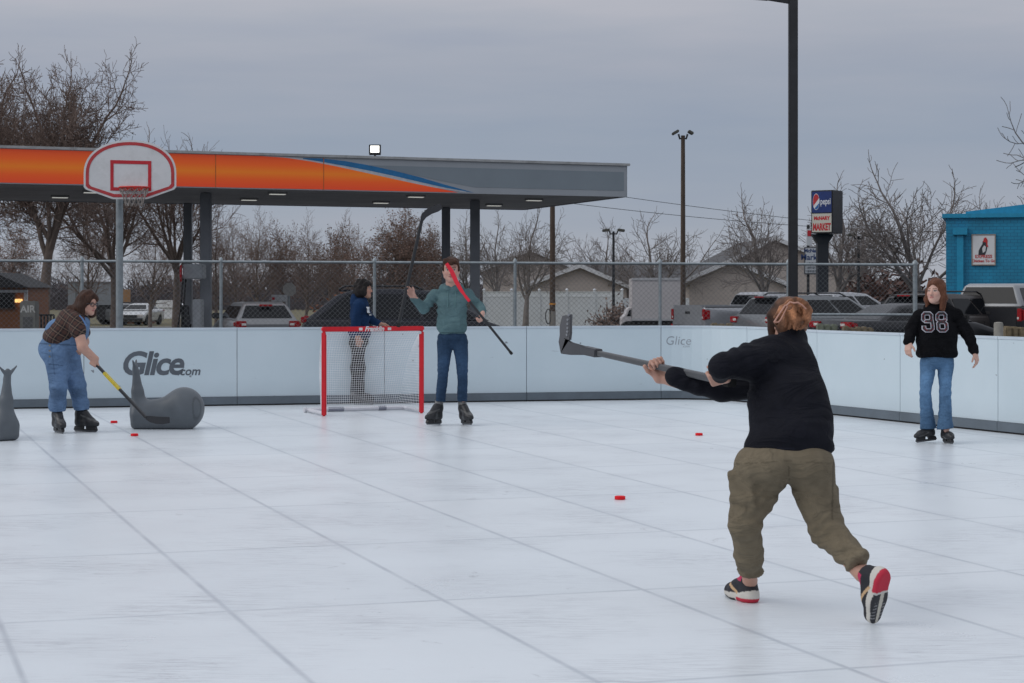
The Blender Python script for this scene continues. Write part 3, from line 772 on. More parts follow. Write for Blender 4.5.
# ================= trees =================
def bark(name,col): return mat(name,col,rough=.95,var=.3,scale=5)
B1=bark('bark_brown',(.135,.105,.088)); B2=bark('bark_grey',(.18,.16,.15)); TW=bark('twigs_brown',(.19,.138,.115)); TW2=bark('twigs_grey',(.20,.175,.165))
LF=mat('dead_leaves',(.15,.092,.07),rough=.9,var=.4,scale=3)
class Tree:
    def __init__(s,seed,**k):
        s.r=random.Random(seed); s.tr=MB(); s.cr=MB(); s.lf=MB(); s.k=k; s.tips=[]
    def seg(s,mb,pts,r0,r1,n): mb.tube(pts,[r0+(r1-r0)*i/(len(pts)-1) for i in range(len(pts))],n,cap=False)
    def rnd(s): return Vector((s.r.gauss(0,1),s.r.gauss(0,1),s.r.gauss(0,1)))
    def branch(s,p,d,L,r,lev):
        k=s.k; last=k['levels']; n=max(3,6-lev) if lev<last else 3
        pts=[p.copy()]; d=d.normalized(); dirs=[d.copy()]
        jit=k['jit'][min(lev,len(k['jit'])-1)]; up=k['up'][min(lev,len(k['up'])-1)]
        for i in range(n):
            d=(d+s.rnd()*jit+Vector((0,0,up))).normalized(); p=p+d*(L/n); pts.append(p.copy()); dirs.append(d.copy())
        r1=max(r*k.get('taper',.5),k['rmin']); r=max(r,k['rmin'])
        s.seg(s.tr if lev<=k.get('trunk_levels',1) else s.cr,pts,r,r1,[10,7,5,4,3,3,3][lev])
        if lev>=last: s.tips.append((pts[-1],d)); return
        nch=k['n'][min(lev,len(k['n'])-1)]; t0=k['t0'][min(lev,len(k['t0'])-1)]
        az=s.r.uniform(0,6.28)
        for c in range(nch):
            t=t0+(1-t0)*(c+s.r.uniform(.2,.9))/nch; t=min(t,.999); f=t*n; i=int(f)
            q=pts[i].lerp(pts[i+1],f-i); dd=dirs[min(i+1,n)]
            az+=2.4+s.r.uniform(-.4,.4); ang=math.radians(k['ang'][min(lev,len(k['ang'])-1)]+s.r.uniform(-12,12))
            x=dd.orthogonal().normalized(); y=dd.cross(x)
            nd=dd*math.cos(ang)+(x*math.cos(az)+y*math.sin(az))*math.sin(ang)
            rr=r+(r1-r)*t
            s.branch(q,nd,L*k['ratio'][min(lev,len(k['ratio'])-1)]*(1.15-.45*t)*s.r.uniform(.75,1.2),rr*(k.get('rr0',.62) if lev==0 else k.get('rr',.62)),lev+1)
        # the leader goes on
        if lev>0 or k.get('leader',True): s.branch(pts[-1],d,L*k['ratio'][min(lev,len(k['ratio'])-1)]*.9,r1,lev+1)
    def leaves(s,per,size):
        for p,d in s.tips:
            for _ in range(per):
                c=p+s.rnd()*.16-d*s.r.uniform(0,.3); a=s.rnd().normalized()*size*s.r.uniform(.6,1.3); b=a.orthogonal().normalized()*size*.6
                s.lf.add([c-a,c+b,c+a,c-b],[(0,1,2,3)])
    def build(s,name,base,label,group=None,bm_=B1,tm=TW,rz=0,scale=1,leafm=LF):
        root=empty(name,base,rz,label,'tree',group); root.scale=(scale,)*3
        s.tr.build('trunk',bm_,root,smooth=True,fixn=False); s.cr.build('crown',tm,root,smooth=True,fixn=False)
        if s.lf.f: s.lf.build('leaves',leafm,root,fixn=False)
        return root
def fit(t,H):     # scale so that the tree is H tall
    top=max(v[2] for v in t.cr.v+t.tr.v); return H/top
def height_for(px,row,Y): return P(px,row,Y).z-gz(Y)
TG='bare trees beyond the station'
ids=[]
def plant(proto,px,row,Y,label,rz,sx=1.0):
    if proto.get('root') is None:
        t=proto['tree']; o=t.build('bare_tree',GP(px,Y),label,TG,proto.get('bark',B1),proto.get('tw',TW),leafm=proto.get('leafm',LF)); proto['root']=o; proto['h']=1/fit(t,1.0)
    else:
        o=copy_tree(proto['root']); o['label']=label
    s=height_for(px,row,Y)/proto['h']; o.location=GP(px,Y); o.rotation_euler=(0,0,rz); o.scale=(s*sx,s*sx,s)
    return o
# big multi-limbed tree on the left
def big(seed,levels=5):
    t=Tree(seed,levels=levels,n=[7,8,7,5,4],leader=False,t0=[.74,.25,.15,.15,.15],ang=[30,44,46,46,46],ratio=[1.5,.58,.58,.56,.55],jit=[.03,.08,.12,.18,.22],up=[.0,.03,.05,.05,.04],rmin=.0078,rr=.40,rr0=.62,taper=.55)
    t.branch(Vector((0,0,0)),Vector((.02,0,1)),2.9,.235,0); return t
pA={'tree':big(3)}; pB={'tree':big(11,4)}
plant(pA,43,36,84,'tallest bare tree, thick trunk forking into several limbs, left of the basketball hoop',.6,.86)
plant(pA,-22,34,90,'bare tree cut by the left edge of the picture',2.3,.9)
plant(pB,116,134,96,'bare tree rising behind the basketball post',1.2,1.1)
plant(pB,176,122,100,'bare tree left of the fuel pump, its tip showing above the canopy',3.0,.8)
# dense upright trees with dead leaves
def upright(seed,leaf=0,levels=4):
    t=Tree(seed,levels=levels,n=[10,8,6,4],t0=[.25,.15,.15,.15],ang=[46,46,45,46],ratio=[.62,.58,.55,.55],jit=[.04,.08,.14,.2],up=[.05,.10,.07,.04],rmin=.0075,rr=.42,taper=.35)
    t.branch(Vector((0,0,0)),Vector((0,0,1)),5.0,.17,0)
    if leaf: t.leaves(leaf,.085)
    return t
pC={'tree':upright(21)}; pD={'tree':upright(22,1)}; pE={'tree':upright(23,2)}; pF={'tree':upright(25,0)}
for pr,px,row,Y,lab,rz,sx in (
    (pC,216,196,104,'bare tree directly right of the left canopy column',.4,.9),
    (pF,238,202,112,'bare tree with slim trunk left of the round sign back',1.9,.8),
    (pC,258,200,118,'bare tree behind the white hatchback',2.9,.95),
    (pD,283,212,120,'brown leafy tree above the octagonal sign back',.2,.85),
    (pF,305,205,112,'bare tree rising behind the rear of the dark minivan',4.1,.85),
    (pD,330,216,124,'brown leafy tree above the roof of the dark minivan',2.2,.95),
    (pC,352,206,128,'bare tree behind the person in the navy hoodie',5.0,.9),
    (pE,388,196,110,'dense brown leafy tree left of the right canopy columns',.9,1.0),
    (pE,414,202,118,'brown leafy tree behind the raised black hockey stick',3.3,.9),
    (pD,437,214,126,'brown leafy tree half hidden by the right canopy columns',4.6,.8),
    (pF,150,205,118,'bare tree between the hoop post and the fuel pump',5.5,1.0),
    (pC,88,196,124,'bare tree behind the plaid-shirted skater',3.7,1.0),
    (pD,12,214,125,'brown leafy tree above the brown wooden kiosk',1.5,1.0)):
    plant(pr,px,row,Y,lab,rz,sx)
# vase-shaped ornamental trees
def vase(seed,levels=4,spread=40,n0=5,trunk=1.6):
    t=Tree(seed,levels=levels,n=[n0,6,5,4,3],t0=[.72,.22,.2,.15,.15],ang=[spread,42,44,44,46],ratio=[1.3,.68,.62,.55,.55],jit=[.05,.08,.13,.18,.2],up=[.0,.05,.05,.04,.03],rmin=.007,rr=.42,rr0=.62,taper=.5)
    t.branch(Vector((0,0,0)),Vector((0,0,1)),trunk,.15,0); return t
pG={'tree':vase(31),'bark':B2,'tw':TW2}; pH={'tree':vase(34,4,54,6),'bark':B2,'tw':TW2}; pI={'tree':vase(37,4,40,6),'bark':B2,'tw':TW2}; pJ={'tree':vase(39,4,30,4),'bark':B2,'tw':TW2}
plant(pG,525.5,196,104,'slim bare tree left of the utility pole, forking low above the lawn',.5,.95)
plant(pJ,499,205,112,'thin bare tree at the right of the canopy columns',2.0,.9)
plant(pJ,470,208,118,'bare tree seen between and behind the right canopy columns',3.9,.9)
plant(pH,658,205,116,'wide spreading bare tree behind the beige house, left of the floodlight pole',1.0,1.15)
plant(pH,600,212,125,'spreading bare tree behind the roof gable of the beige house',4.0,.85)
plant(pG,768,182,100,'bare tree directly left of the tall black light pole',2.7,1.0)
plant(pJ,836,170,98,'bare tree rising behind the black-boxed market sign',5.1,1.15)
plant(pI,921,150,78,'large bare tree with a thick trunk left of the blue building',.8,1.12)
plant(pJ,862,200,112,'bare tree behind the twin-head lamp post on the right',1.1,1.0)
plant(pI,1003,168,92,'bare tree showing above the roof of the blue building',3.4,.9)
plant(pI,1112,30,70,'bare tree reaching in from the right edge of the picture',2.2,.8)
def bush(px,row,Y,label,seed,m_,wd):
    t=Tree(seed,levels=3,n=[1,6,4],t0=[.05,.1,.1],ang=[38,38,45],ratio=[.9,.6,.5],jit=[.1,.15,.2],up=[.05,.05,0],rmin=.012,rr=.7,taper=.6)
    for k in range(9): t.branch(Vector((0,0,0)),Vector((math.cos(k*.7)*.6,math.sin(k*.7)*.6,1)),.5,.025,1)
    root=empty('bush',GP(px,Y),0,label,'bush'); t.tr.build('stem',B1,root,fixn=False); 
    t.leaves(2,.05); t.lf.build('leaves',m_,root,fixn=False); t.cr.build('twigs',m_,root,fixn=False)
    h=max(v[2] for v in t.cr.v); s=height_for(px,row,Y)/h; root.scale=(s*wd,s*wd,s)
bush(614,302,90,'low round leafless bush at the foot of the thin twin-head lamp post',51,TW,1.0)
bush(893,262,112,'rounded reddish-brown bare shrub between the beige house and the blue building',52,mat('shrub_rust',(.10,.055,.045),rough=.95,var=.3),1.1)
bush(345,300,108,'low rust-brown shrub behind the roof of the dark minivan',53,mat('shrub_orange',(.17,.065,.03),rough=.95,var=.3),1.6)
# far wood: one mass along the horizon
def far_wood():
    r=random.Random(5); mb=MB()
    for i in range(5200):
        x=r.uniform(-88,40); y=r.uniform(225,262); env=.55+.45*math.sin(x*.11+1)*math.sin(x*.047)+.25*math.sin(x*.4)
        h=(3.0+2.1*env)*r.uniform(.55,1.05); z=gz(y); lean=Vector((r.gauss(0,.22),0,1))
        a=Vector((x,y,z)); b=a+lean*h; wd=r.uniform(.05,.16)
        mb.add([a-Vector((wd,0,0)),a+Vector((wd,0,0)),b],[(0,1,2)])
        for _ in range(3):
            c=a.lerp(b,r.uniform(.25,.9)); e=c+Vector((r.gauss(0,.6),r.gauss(0,.3),r.uniform(.1,1.0))); mb.add([c-Vector((.09,0,0)),c+Vector((.09,0,.1)),e],[(0,1,2)])
    for i in range(90):     # the solid undergrowth
        x=-90+i*1.5; h=1.9+.5*math.sin(i*.5)+r.uniform(0,.5); mb.add([(x,264+r.uniform(-2,2),-.9),(x+1.9,264,-.9),(x+1.5,264,-.9+h),(x+.3,264,-.9+h*.95)],[(0,1,2,3)])
    o=mb.build('far_wood',mat('far_wood_haze',(.085,.075,.082),rough=1,var=.3,scale=.25),fixn=False); tag(o,'hazy purple-brown far wood along the horizon behind the station','wood',kind='stuff')
far_wood()

# ================= buildings =================
def gable_house(name,label,cat,walls):
    pass
def wall_quad(mb,a,b_,z0,z1): mb.add([(a[0],a[1],z0),(b_[0],b_[1],z0),(b_[0],b_[1],z1),(a[0],a[1],z1)],[(0,1,2,3)])
stucco=mat('beige_siding',(.47,.415,.38),rough=.85,var=.08,scale=.8,stretch=(.2,.2,9)); trim=mat('white_trim',(.62,.63,.65),rough=.5,var=.05)
shingle=mat('grey_shingle',(.085,.085,.09),rough=.95,var=.3,scale=3,stretch=(1,1,4),bump=.3,bscale=20)
def gable(root,base,pxl,pxr,pxp,yl,yr,yp,Y,depth,over=.35):
    """front-facing gable: eave corners and peak given by where they stand at distance Y"""
    L=lambda v: Vector(v)-base
    a=P(pxl,yl,Y); c=P(pxr,yr,Y); p=P(pxp,yp,Y); g=gz(Y)
    D=Vector((0,depth,0)); t=.16
    mb=MB(); f=[Vector((a.x+over,Y,g)),Vector((c.x-over,Y,g)),Vector((c.x-over,Y,c.z)),p-Vector((0,0,.08)),Vector((a.x+over,Y,a.z))]
    n=5; mb.add([L(v) for v in f]+[L(v+D) for v in f],[(0,1,2,3,4),(9,8,7,6,5)]+[(k,(k+1)%n,n+(k+1)%n,n+k) for k in range(n)])
    mb.build('wall',stucco,root)
    mb=MB(); o=Vector((0,-.35,0)); D2=Vector((0,depth+.35,0))
    for q in (a,c):
        d=(p-q); e=q-d.normalized()*.25
        v=[e+o,p+o,p+o+Vector((0,0,t)),e+o+Vector((0,0,t))]; mb.add([L(x) for x in v]+[L(x+D2) for x in v],[(0,1,2,3),(7,6,5,4)]+[(k,(k+1)%4,4+(k+1)%4,4+k) for k in range(4)])
    rf=mb.build('roof',shingle,root)
    mb=MB(); o=Vector((0,-.40,0))
    for q in (a,c):
        d=(p-q); e=q-d.normalized()*.25; dz=Vector((0,0,.23)); th=Vector((0,-.05,0))
        v=[e+o-dz*.5,p+o-dz*.5,p+o+dz*.7,e+o+dz*.7]; mb.add([L(x) for x in v]+[L(x+th) for x in v],[(0,1,2,3),(7,6,5,4)]+[(k,(k+1)%4,4+(k+1)%4,4+k) for k in range(4)])
    mb.build('barge_board',trim,rf)
Y=124.; base=GP(580,Y); hs=empty('beige_house',base,0,'beige house with two white-trimmed gables behind the white fence, left of the box truck','house')
gable(hs,base,478,584,530.5,272,272,249.5,Y+9,18)
gable(hs,base,526,632,580,285.5,288.5,266,Y,14)
L=lambda v: Vector(v)-base
mb=MB(); q=[P(566,263,Y+12),P(738,263,Y+12),P(738,283,Y+4),P(566,283,Y+4)]; mb.add([L(v) for v in q]+[L(v-Vector((0,0,.2))) for v in q],[(0,1,2,3),(7,6,5,4)]+[(k,(k+1)%4,4+(k+1)%4,4+k) for k in range(4)]); mb.build('roof',shingle,hs)
mb=MB(); x0=P(600,0,Y+5).x; x1=P(738,0,Y+5).x; mb.box(x0-base.x,x1-base.x,5-.0,14,0,P(0,282,Y+5).z-base.z); mb.build('wall',stucco,hs)
mb=MB(); 
for px in (660,668): 
    p=L(P(px,262,Y+8)); mb.tube([p-Vector((0,0,.5)),p+Vector((0,0,.9))],.08,7); 
p=L(P(655,262,Y+8)); mb.tube([p-Vector((0,0,.5)),p+Vector((0,0,.5)),p+Vector((.3,0,.65)),p+Vector((.5,0,.4))],.08,7); mb.build('vent_pipe',trim,hs)
Y=116.; base=GP(800,Y); h2=empty('beige_house',base,0,'beige house with stepped gables, wide garage opening and a brick pier, behind the parked cars','house')
L=lambda v: Vector(v)-base
gable(h2,base,690,893,774,282,288,238.5,Y+7,20)
gable(h2,base,684,790,730.5,281.5,286,261,Y,8)
mb=MB(); g0=P(842,290.5,Y+6.4); g1=P(883,290.5,Y+6.4); mb.box(g0.x-base.x,g1.x-base.x,6.9,7.02,0,g0.z-base.z); mb.build('garage_opening',mat('garage_dark',(.05,.045,.04),rough=.9),h2)
mb=MB(); mb.box(g0.x-base.x-.15,g1.x-base.x+.1,6.85,6.99,g0.z-base.z-.02,g0.z-base.z+.25); mb.build('garage_header',mat('header_brown',(.11,.095,.085),rough=.8),h2)
m,nt,b=newmat('brick'); tc=N(nt,'ShaderNodeTexCoord'); bt=N(nt,'ShaderNodeTexBrick'); mpp=N(nt,'ShaderNodeMapping'); mpp.inputs['Rotation'].default_value=(PI/2,0,0); nt.links.new(tc.outputs['Object'],mpp.inputs[0]); nt.links.new(mpp.outputs[0],bt.inputs[0])
bt.inputs['Color1'].default_value=(.28,.075,.04,1); bt.inputs['Color2'].default_value=(.2,.06,.035,1); bt.inputs['Mortar'].default_value=(.3,.26,.23,1); bt.inputs['Scale'].default_value=3.0
nt.links.new(bt.outputs[0],b.inputs['Base Color']); b.inputs['Roughness'].default_value=.9
p0=P(882,287,Y+6); p1=P(891,287,Y+6); mb=MB(); mb.box(p0.x-base.x,p1.x-base.x,6.2,7.4,0,p0.z-base.z-.1); mb.build('brick_pier',m,h2)
# white vinyl fence
def vinyl():
    Y=109.; base=GP(560,Y); root=empty('white_fence',base,0,'long white vinyl privacy fence behind the lawn, left of the box truck','fence')
    x0=P(484,0,Y).x-base.x; x1=P(622,0,Y).x-base.x; top=P(0,291.5,Y).z-base.z
    mv=mat('vinyl_white',(.62,.65,.69),rough=.45,var=.05,scale=1,dirt=(.5,.5,.5)); n=5
    mb=MB(); mb.box(x0,x1,-.03,.03,.06,top-.30); mb.build('panel',mv,root)
    mb=MB(); mb.box(x0,x1,-.045,.045,top-.299,top-.26); mb.box(x0,x1,-.03,.03,top-.259,top-.04); mb.box(x0,x1,-.05,.05,top-.039,top); mb.build('rail',mat('vinyl_rail',(.68,.71,.74),rough=.45,var=.04),root)
    for k in range(n+1):
        x=x0+(x1-x0)*k/n; mb=MB(); mb.box(x-.065,x+.065,-.07,.07,0,top+.08); mb.lathe([(.1,0),(.1,.03),(.005,.1)],c=(x,0,top+.08),n=4); mb.build('post',mv,root)
    root2=empty('lower_fence',GP(640,Y+.5),0,'lower stretch of white vinyl fence running behind the box truck','fence')
    xa=P(620,0,Y).x-root2.location.x; xb=P(690,0,Y).x-root2.location.x; mb=MB(); mb.box(xa,xb,-.03,.03,.05,top*.8); mb.build('panel',mv,root2)
    mb=MB(); mb.box(xa,xb,-.05,.05,top*.8+.001,top*.8+.06); mb.build('rail',mv,root2)
vinyl()
lw=MB(); lw.add([(-6,99,gz(99)+.02),(12,99,gz(99)+.02),(12,109,gz(109)+.02),(-6,109,gz(109)+.02)],[(0,1,2,3)])
m,nt,b=newmat('lawn'); tc=N(nt,'ShaderNodeTexCoord'); n1=N(nt,'ShaderNodeTexNoise',i_Scale=.6,i_Detail=10.0,i_Roughness=.7); nt.links.new(tc.outputs['Object'],n1.inputs[0]); nt.links.new(ramp(nt,n1.outputs[0],[(.3,(.10,.105,.03)),(.6,(.19,.16,.055)),(.8,(.12,.12,.04))]),b.inputs['Base Color']); b.inputs['Roughness'].default_value=1
tag(lw.build('lawn',m),kind='structure')
# blue building
def blue():
    Y0=62.; base=GP(1010,Y0); root=empty('blue_building',base,0,'bright turquoise-blue block building at the right edge','building')
    L=lambda v: Vector(v)-base
    a=P(946,218,Y0); g=gz(Y0); x0=a.x; x1=x0+16; zt=a.z
    m,nt,b=newmat('blue_block'); tc=N(nt,'ShaderNodeTexCoord'); bt=N(nt,'ShaderNodeTexBrick'); mpp=N(nt,'ShaderNodeMapping'); mpp.inputs['Rotation'].default_value=(PI/2,0,0); nt.links.new(tc.outputs['Object'],mpp.inputs[0]); nt.links.new(mpp.outputs[0],bt.inputs[0])
    bt.inputs['Color1'].default_value=(.010,.215,.37,1); bt.inputs['Color2'].default_value=(.011,.235,.40,1); bt.inputs['Mortar'].default_value=(.006,.125,.23,1); bt.inputs['Scale'].default_value=2.4; bt.inputs['Mortar Size'].default_value=.018
    n1=N(nt,'ShaderNodeTexNoise',i_Scale=1.2,i_Detail=7.0); nt.links.new(tc.outputs['Object'],n1.inputs[0])
    nt.links.new(mixcol(nt,'MULTIPLY',1.0,bt.outputs[0],ramp(nt,n1.outputs[0],[(.3,(.8,.8,.8)),(.7,(1.15,1.15,1.15))])),b.inputs['Base Color']); b.inputs['Roughness'].default_value=.55
    t=math.radians(-14); ax=Vector((math.cos(t),math.sin(t),0)); ay=Vector((-math.sin(t),math.cos(t),0)); o=L((x0,Y0,g))
    def pt(u,v,z): return o+ax*u+ay*v+Vector((0,0,z))
    Hh=zt-g
    def bx(mb,u0,u1,v0,v1,z0,z1):
        vs=[pt(u,v,z) for u in (u0,u1) for v in (v0,v1) for z in (z0,z1)]; mb.add(vs,[(0,1,3,2),(4,6,7,5),(0,4,5,1),(2,3,7,6),(0,2,6,4),(1,5,7,3)])
    mb=MB(); bx(mb,0,16,0,12,0,Hh); mb.build('wall',m,root)
    mb_=mat('blue_trim',(.012,.26,.44),rough=.4)
    mb=MB(); bx(mb,-.12,16.1,-.12,12.1,Hh+.002,Hh+.13); mb.build('parapet_cap',mb_,root)
    mb=MB(); mb.add([pt(.6,.6,Hh+.13),pt(16,.6,Hh+.13),pt(16,.6,Hh+1.35),pt(4.0,.6,Hh+.62),pt(.6,.6,Hh+.22)]+[pt(.6,11,Hh+.13),pt(16,11,Hh+.13),pt(16,11,Hh+1.35),pt(4.0,11,Hh+.62),pt(.6,11,Hh+.22)],[(0,1,2,3,4),(9,8,7,6,5)]+[(k,(k+1)%5,5+(k+1)%5,5+k) for k in range(5)]); mb.build('upper_roof',mb_,root)
    mb=MB(); bx(mb,2.6,4.4,.4,.58,Hh+.36,Hh+.52); mb.build('soffit_panel',mat('plywood',(.3,.27,.22),rough=.8),root)
    mb=MB(); bx(mb,.34,.54,-.15,-.01,.1,Hh-.55); bx(mb,.22,.66,-.26,-.01,Hh-.54,Hh-.32); mb.build('downpipe',mb_,root)
    # sign
    s=Y0/F_PX; 
    def sg(px): return (((px-CX)/F_PX)*1.0)
    u0,u1=.84,1.55; z0=P(0,265.5,Y0).z-g; z1=P(0,234.5,Y0).z-g
    u0=(P(970.5,0,Y0).x-x0)/math.cos(t)*.985; u1=(P(993.5,0,Y0).x-x0)/math.cos(t)*.985
    mb=MB(); bx(mb,u0,u1,-.06,-.004,z0,z1); sgn=mb.build('wall_sign',mat('sign_white',(.68,.68,.68),rough=.5,var=.04),root); 
    mb=MB()
    for (a0,a1,b0,b1) in ((u0,u1,z0,z0+.03),(u0,u1,z1-.03,z1),(u0,u0+.03,z0+.031,z1-.031),(u1-.03,u1,z0+.031,z1-.031)): bx(mb,a0,a1,-.075,-.061,b0,b1)
    mb.build('sign_frame',mat('sign_frame',(.28,.22,.17)),sgn)
    um=(u0+u1)/2; zm=(z0+z1)/2; W=(u1-u0); Hs=z1-z0
    def flat(name,poly,m_,e=.066):
        mb=MB(); mb.add([pt(um+x*W,-e,zm+z*Hs) for x,z in poly],[tuple(range(len(poly)))]); return mb.build(name,m_,sgn)
    dk=mat('emblem_black',(.03,.035,.04)); rd=mat('emblem_red',(.5,.03,.03))
    flat('emblem',[(-.22,-.17),(.06,-.17),(.13,-.02),(.16,.12),(.12,.26),(.04,.31),(-.04,.27),(-.05,.18),(-.12,.10),(-.20,-.02)],dk)
    flat('emblem',[(-.03,-.10),(.07,-.05),(.10,.10),(.02,.14),(-.06,.04)],mat('emblem_white',(.6,.6,.6)),.069)
    flat('emblem',[(-.03,.25),(.02,.38),(.10,.40),(.17,.30),(.16,.18),(.20,.08),(.12,.10),(.10,.24)],rd,.069)
    lettering('lettering','EXPRESS',W*.19,lambda u,v:pt(um+u,-.066,zm-.22*Hs+v),rd,sgn,weight=.004)
    lettering('lettering','Chicken To Go',W*.155,lambda u,v:pt(um+u,-.066,zm-.36*Hs+v),rd,sgn,weight=.004)
blue()
# brown kiosk on the left
def kiosk():
    Y=66.; base=GP(4,Y); root=empty('wooden_kiosk',base,0,'small brown wooden kiosk with dark roof at the left edge','kiosk')
    L=lambda px,py,dy=0: P(px,py,Y)-base+Vector((0,dy,0))
    wd=mat('kiosk_wood',(.22,.085,.035),rough=.7,var=.2,scale=2,stretch=(1,1,14)); x0=L(-60,0).x; x1=L(27.5,0).x; zt=L(0,287).z
    mb=MB(); mb.box(x0,x1,0,3,0,zt); mb.build('wall',wd,root)
    mb=MB(); a=L(-62,287,-.4); c=L(31,287.5,-.4); p=L(-3,272.5,-.4); mb.add([a,c,p,L(-40,272.5,-.4)]+[v+Vector((0,3.8,0)) for v in (a,c,p,L(-40,272.5,-.4))],[(0,1,2,3),(7,6,5,4)]+[(k,(k+1)%4,4+(k+1)%4,4+k) for k in range(4)]); mb.build('roof',mat('kiosk_roof',(.03,.03,.033),rough=.9),root)
    mb=MB(); mb.box(x0,x1+.02,-.10,-.01,zt-.19,zt-.10); mb.box(x1-.10,x1+.02,-.10,-.01,0,zt-.2); mb.build('trim',trim,root)
    mb=MB(); mb.box(L(-12,0).x,L(14,0).x,-.03,-.002,L(0,308).z,L(0,291).z); wn_=mb.build('window',M['glass'],root)
    mb=MB(); mb.box(L(14.2,0).x,L(15.6,0).x,-.05,-.002,L(0,309).z,L(0,290).z); mb.box(L(-12,0).x,L(14,0).x,-.05,-.002,L(0,309.4).z,L(0,308.2).z); mb.build('frame',mat('frame_dark',(.06,.03,.02)),wn_)
    mb=MB(); p=L(19,301); mb.box(p.x-.10,p.x+.12,-.16,-.004,p.z-.05,p.z+.07); mb.build('wall_lamp',mat('lamp_amber',(1,.6,.2),emit=1.2),root)
kiosk()
def air():
    Y=52.; base=GP(29.5,Y); root=empty('air_machine',base,0,'grey tyre air machine lettered AIR in front of the big tree','air machine')
    L=lambda px,py: P(px,py,Y)-base; m_=mat('air_grey',(.17,.17,.155),rough=.6,dirt=(.1,.09,.07))
    mb=MB(); h=L(0,301).z; mb.box(-.22,.22,-.18,.18,0,h); b_=mb.build('cabinet',m_,root,bevel=.03)
    lettering('lettering','AIR',.26,lambda u,v:Vector((u,-.185,h-.22+v)),mat('air_letters',(.5,.5,.47)),root,weight=.006)
    mb=MB(); mb.box(-.13,.13,-.19,-.181,h-.75,h-.42); mb.build('panel',mat('air_panel',(.09,.09,.09)),root)
air()
def rack():
    Y=58.; base=GP(46,Y); root=empty('bicycle_rack',base,0,'low dark metal rack beside the trunk of the tallest tree','rack'); mb=MB(); s=Y/F_PX
    h=P(0,315,Y).z-base.z
    mb.bar((-8*s,0,h),(8*s,0,h),.05); mb.bar((-8*s,0,.15),(8*s,0,.15),.05)
    mb.build('rail',M['black'],root); mb=MB()
    for k in range(6): mb.bar(((-8+3.2*k)*s,0,0),((-8+3.2*k)*s,0,h),.045)
    mb.build('bars',M['black'],root)
rack()
# octagon sign back, small things by the far road
def octa():
    Y=66.; base=GP(289,Y); root=empty('stop_sign',base,0,'grey back of an octagonal road sign on a thin post','road sign'); s=Y/F_PX; c=P(289.5,289.5,Y)-base
    mb=MB(); mb.box(-.03,.03,.0,.05,0,c.z+.2); mb.build('post',M['steel'],root)
    mb=MB(); pl=[(7*s*math.cos(PI/8+k*PI/4),7*s*math.sin(PI/8+k*PI/4)) for k in range(8)]; mb.prism(pl,lambda x,z:c+Vector((x,-.012,z)),lambda x,z:c+Vector((x,-.004,z))); mb.build('sign_plate',mat('sign_back',(.46,.45,.43),rough=.6),root)
octa()
def aframe():
    Y=63.5; p=P(279.5,301.5,Y); base=GP(279.5,Y); root=empty('a_frame_board',base,0,'small white board on legs behind the white hatchback','board'); z=p.z-base.z
    mb=MB(); mb.box(-.26,.26,-.02,.02,z,z+.22); mb.build('board',M['white'],root)
    mb=MB(); mb.box(-.26,-.2,-.02,.02,0,z-.002); mb.box(.2,.26,-.02,.02,0,z-.002); mb.build('leg',M['white'],root)
    mb=MB(); mb.box(-.24,-.15,-.03,-.021,z+.05,z+.14); mb.build('red_mark',M['red'],root)
aframe()
def far_box():
    Y=136.; base=GP(139,Y); root=empty('storage_shed',base,0,'low brown shed behind the distant white car','shed'); L=lambda px,py:P(px,py,Y)-base
    mb=MB(); mb.box(L(126,0).x,L(150.5,0).x,0,2,0,L(0,304).z); mb.build('wall',mat('shed_brown',(.12,.05,.03),rough=.8,var=.2,scale=1),root)
    mb=MB(); mb.box(L(125,0).x,L(151.5,0).x,-.1,2.1,L(0,304).z+.002,L(0,303).z); mb.build('roof',M['dark'],root)
    mb=MB(); mb.box(L(149,0).x,L(151,0).x,-.12,-.02,0,L(0,304).z); mb.build('post',M['dark'],root)
    Y=140; o=tag(MB().box(-.35,.35,-.05,.05,0,.9).build('road_sign',mat('sign_amber',(.3,.17,.08)),loc=P(125.5,302,Y)),'tiny amber road sign beside the hoop post','road sign')
    b2=GP(166,160); mb=MB(); mb.box(-1.3,1.3,0,2,0,.9); mb.prism([(-1.4,.9),(1.4,.9),(.7,1.5),(-.7,1.5)],lambda x,z:Vector((x,-.1,z)),lambda x,z:Vector((x,2.1,z))); o=mb.build('far_shed',M['white'],loc=b2); tag(o,'tiny white shed far off left of the fuel pump','shed')
far_box()
def semi():
    Y=132.; base=GP(92,Y); root=empty('semi_trailer',base,0,'long pale grey truck trailer parked far off behind the plaid-shirted skater','trailer'); L=lambda px,py:P(px,py,Y)-base
    zb=L(0,305).z; zt=L(0,281.5).z
    mb=MB(); mb.box(L(68,0).x,L(112,0).x,0,2.4,zb,zt); mb.build('box',mat('trailer_grey',(.24,.26,.28),rough=.5,var=.08,scale=1),root)
    mb=MB(); mb.box(L(76,0).x-.04,L(76,0).x+.04,-.03,-.003,zb,zt); mb.box(L(68,0).x,L(112,0).x,-.03,-.003,zt-.12,zt-.04); mb.build('rib',mat('trailer_rib',(.15,.16,.17)),root)
    for px in (79,104,109):
        mb=MB(); mb.lathe([(.1,-.14),(.5,-.14),(.52,0),(.5,.14),(.1,.14)],c=(L(px,0).x,.3,.5),n=16,axis='y'); mb.build('wheel',M['rubber'],root,smooth='auto')
    mb=MB(); mb.box(L(96,0).x,L(108,0).x,.1,2.0,.35,zb-.01); mb.build('chassis',M['dark'],root)
semi()

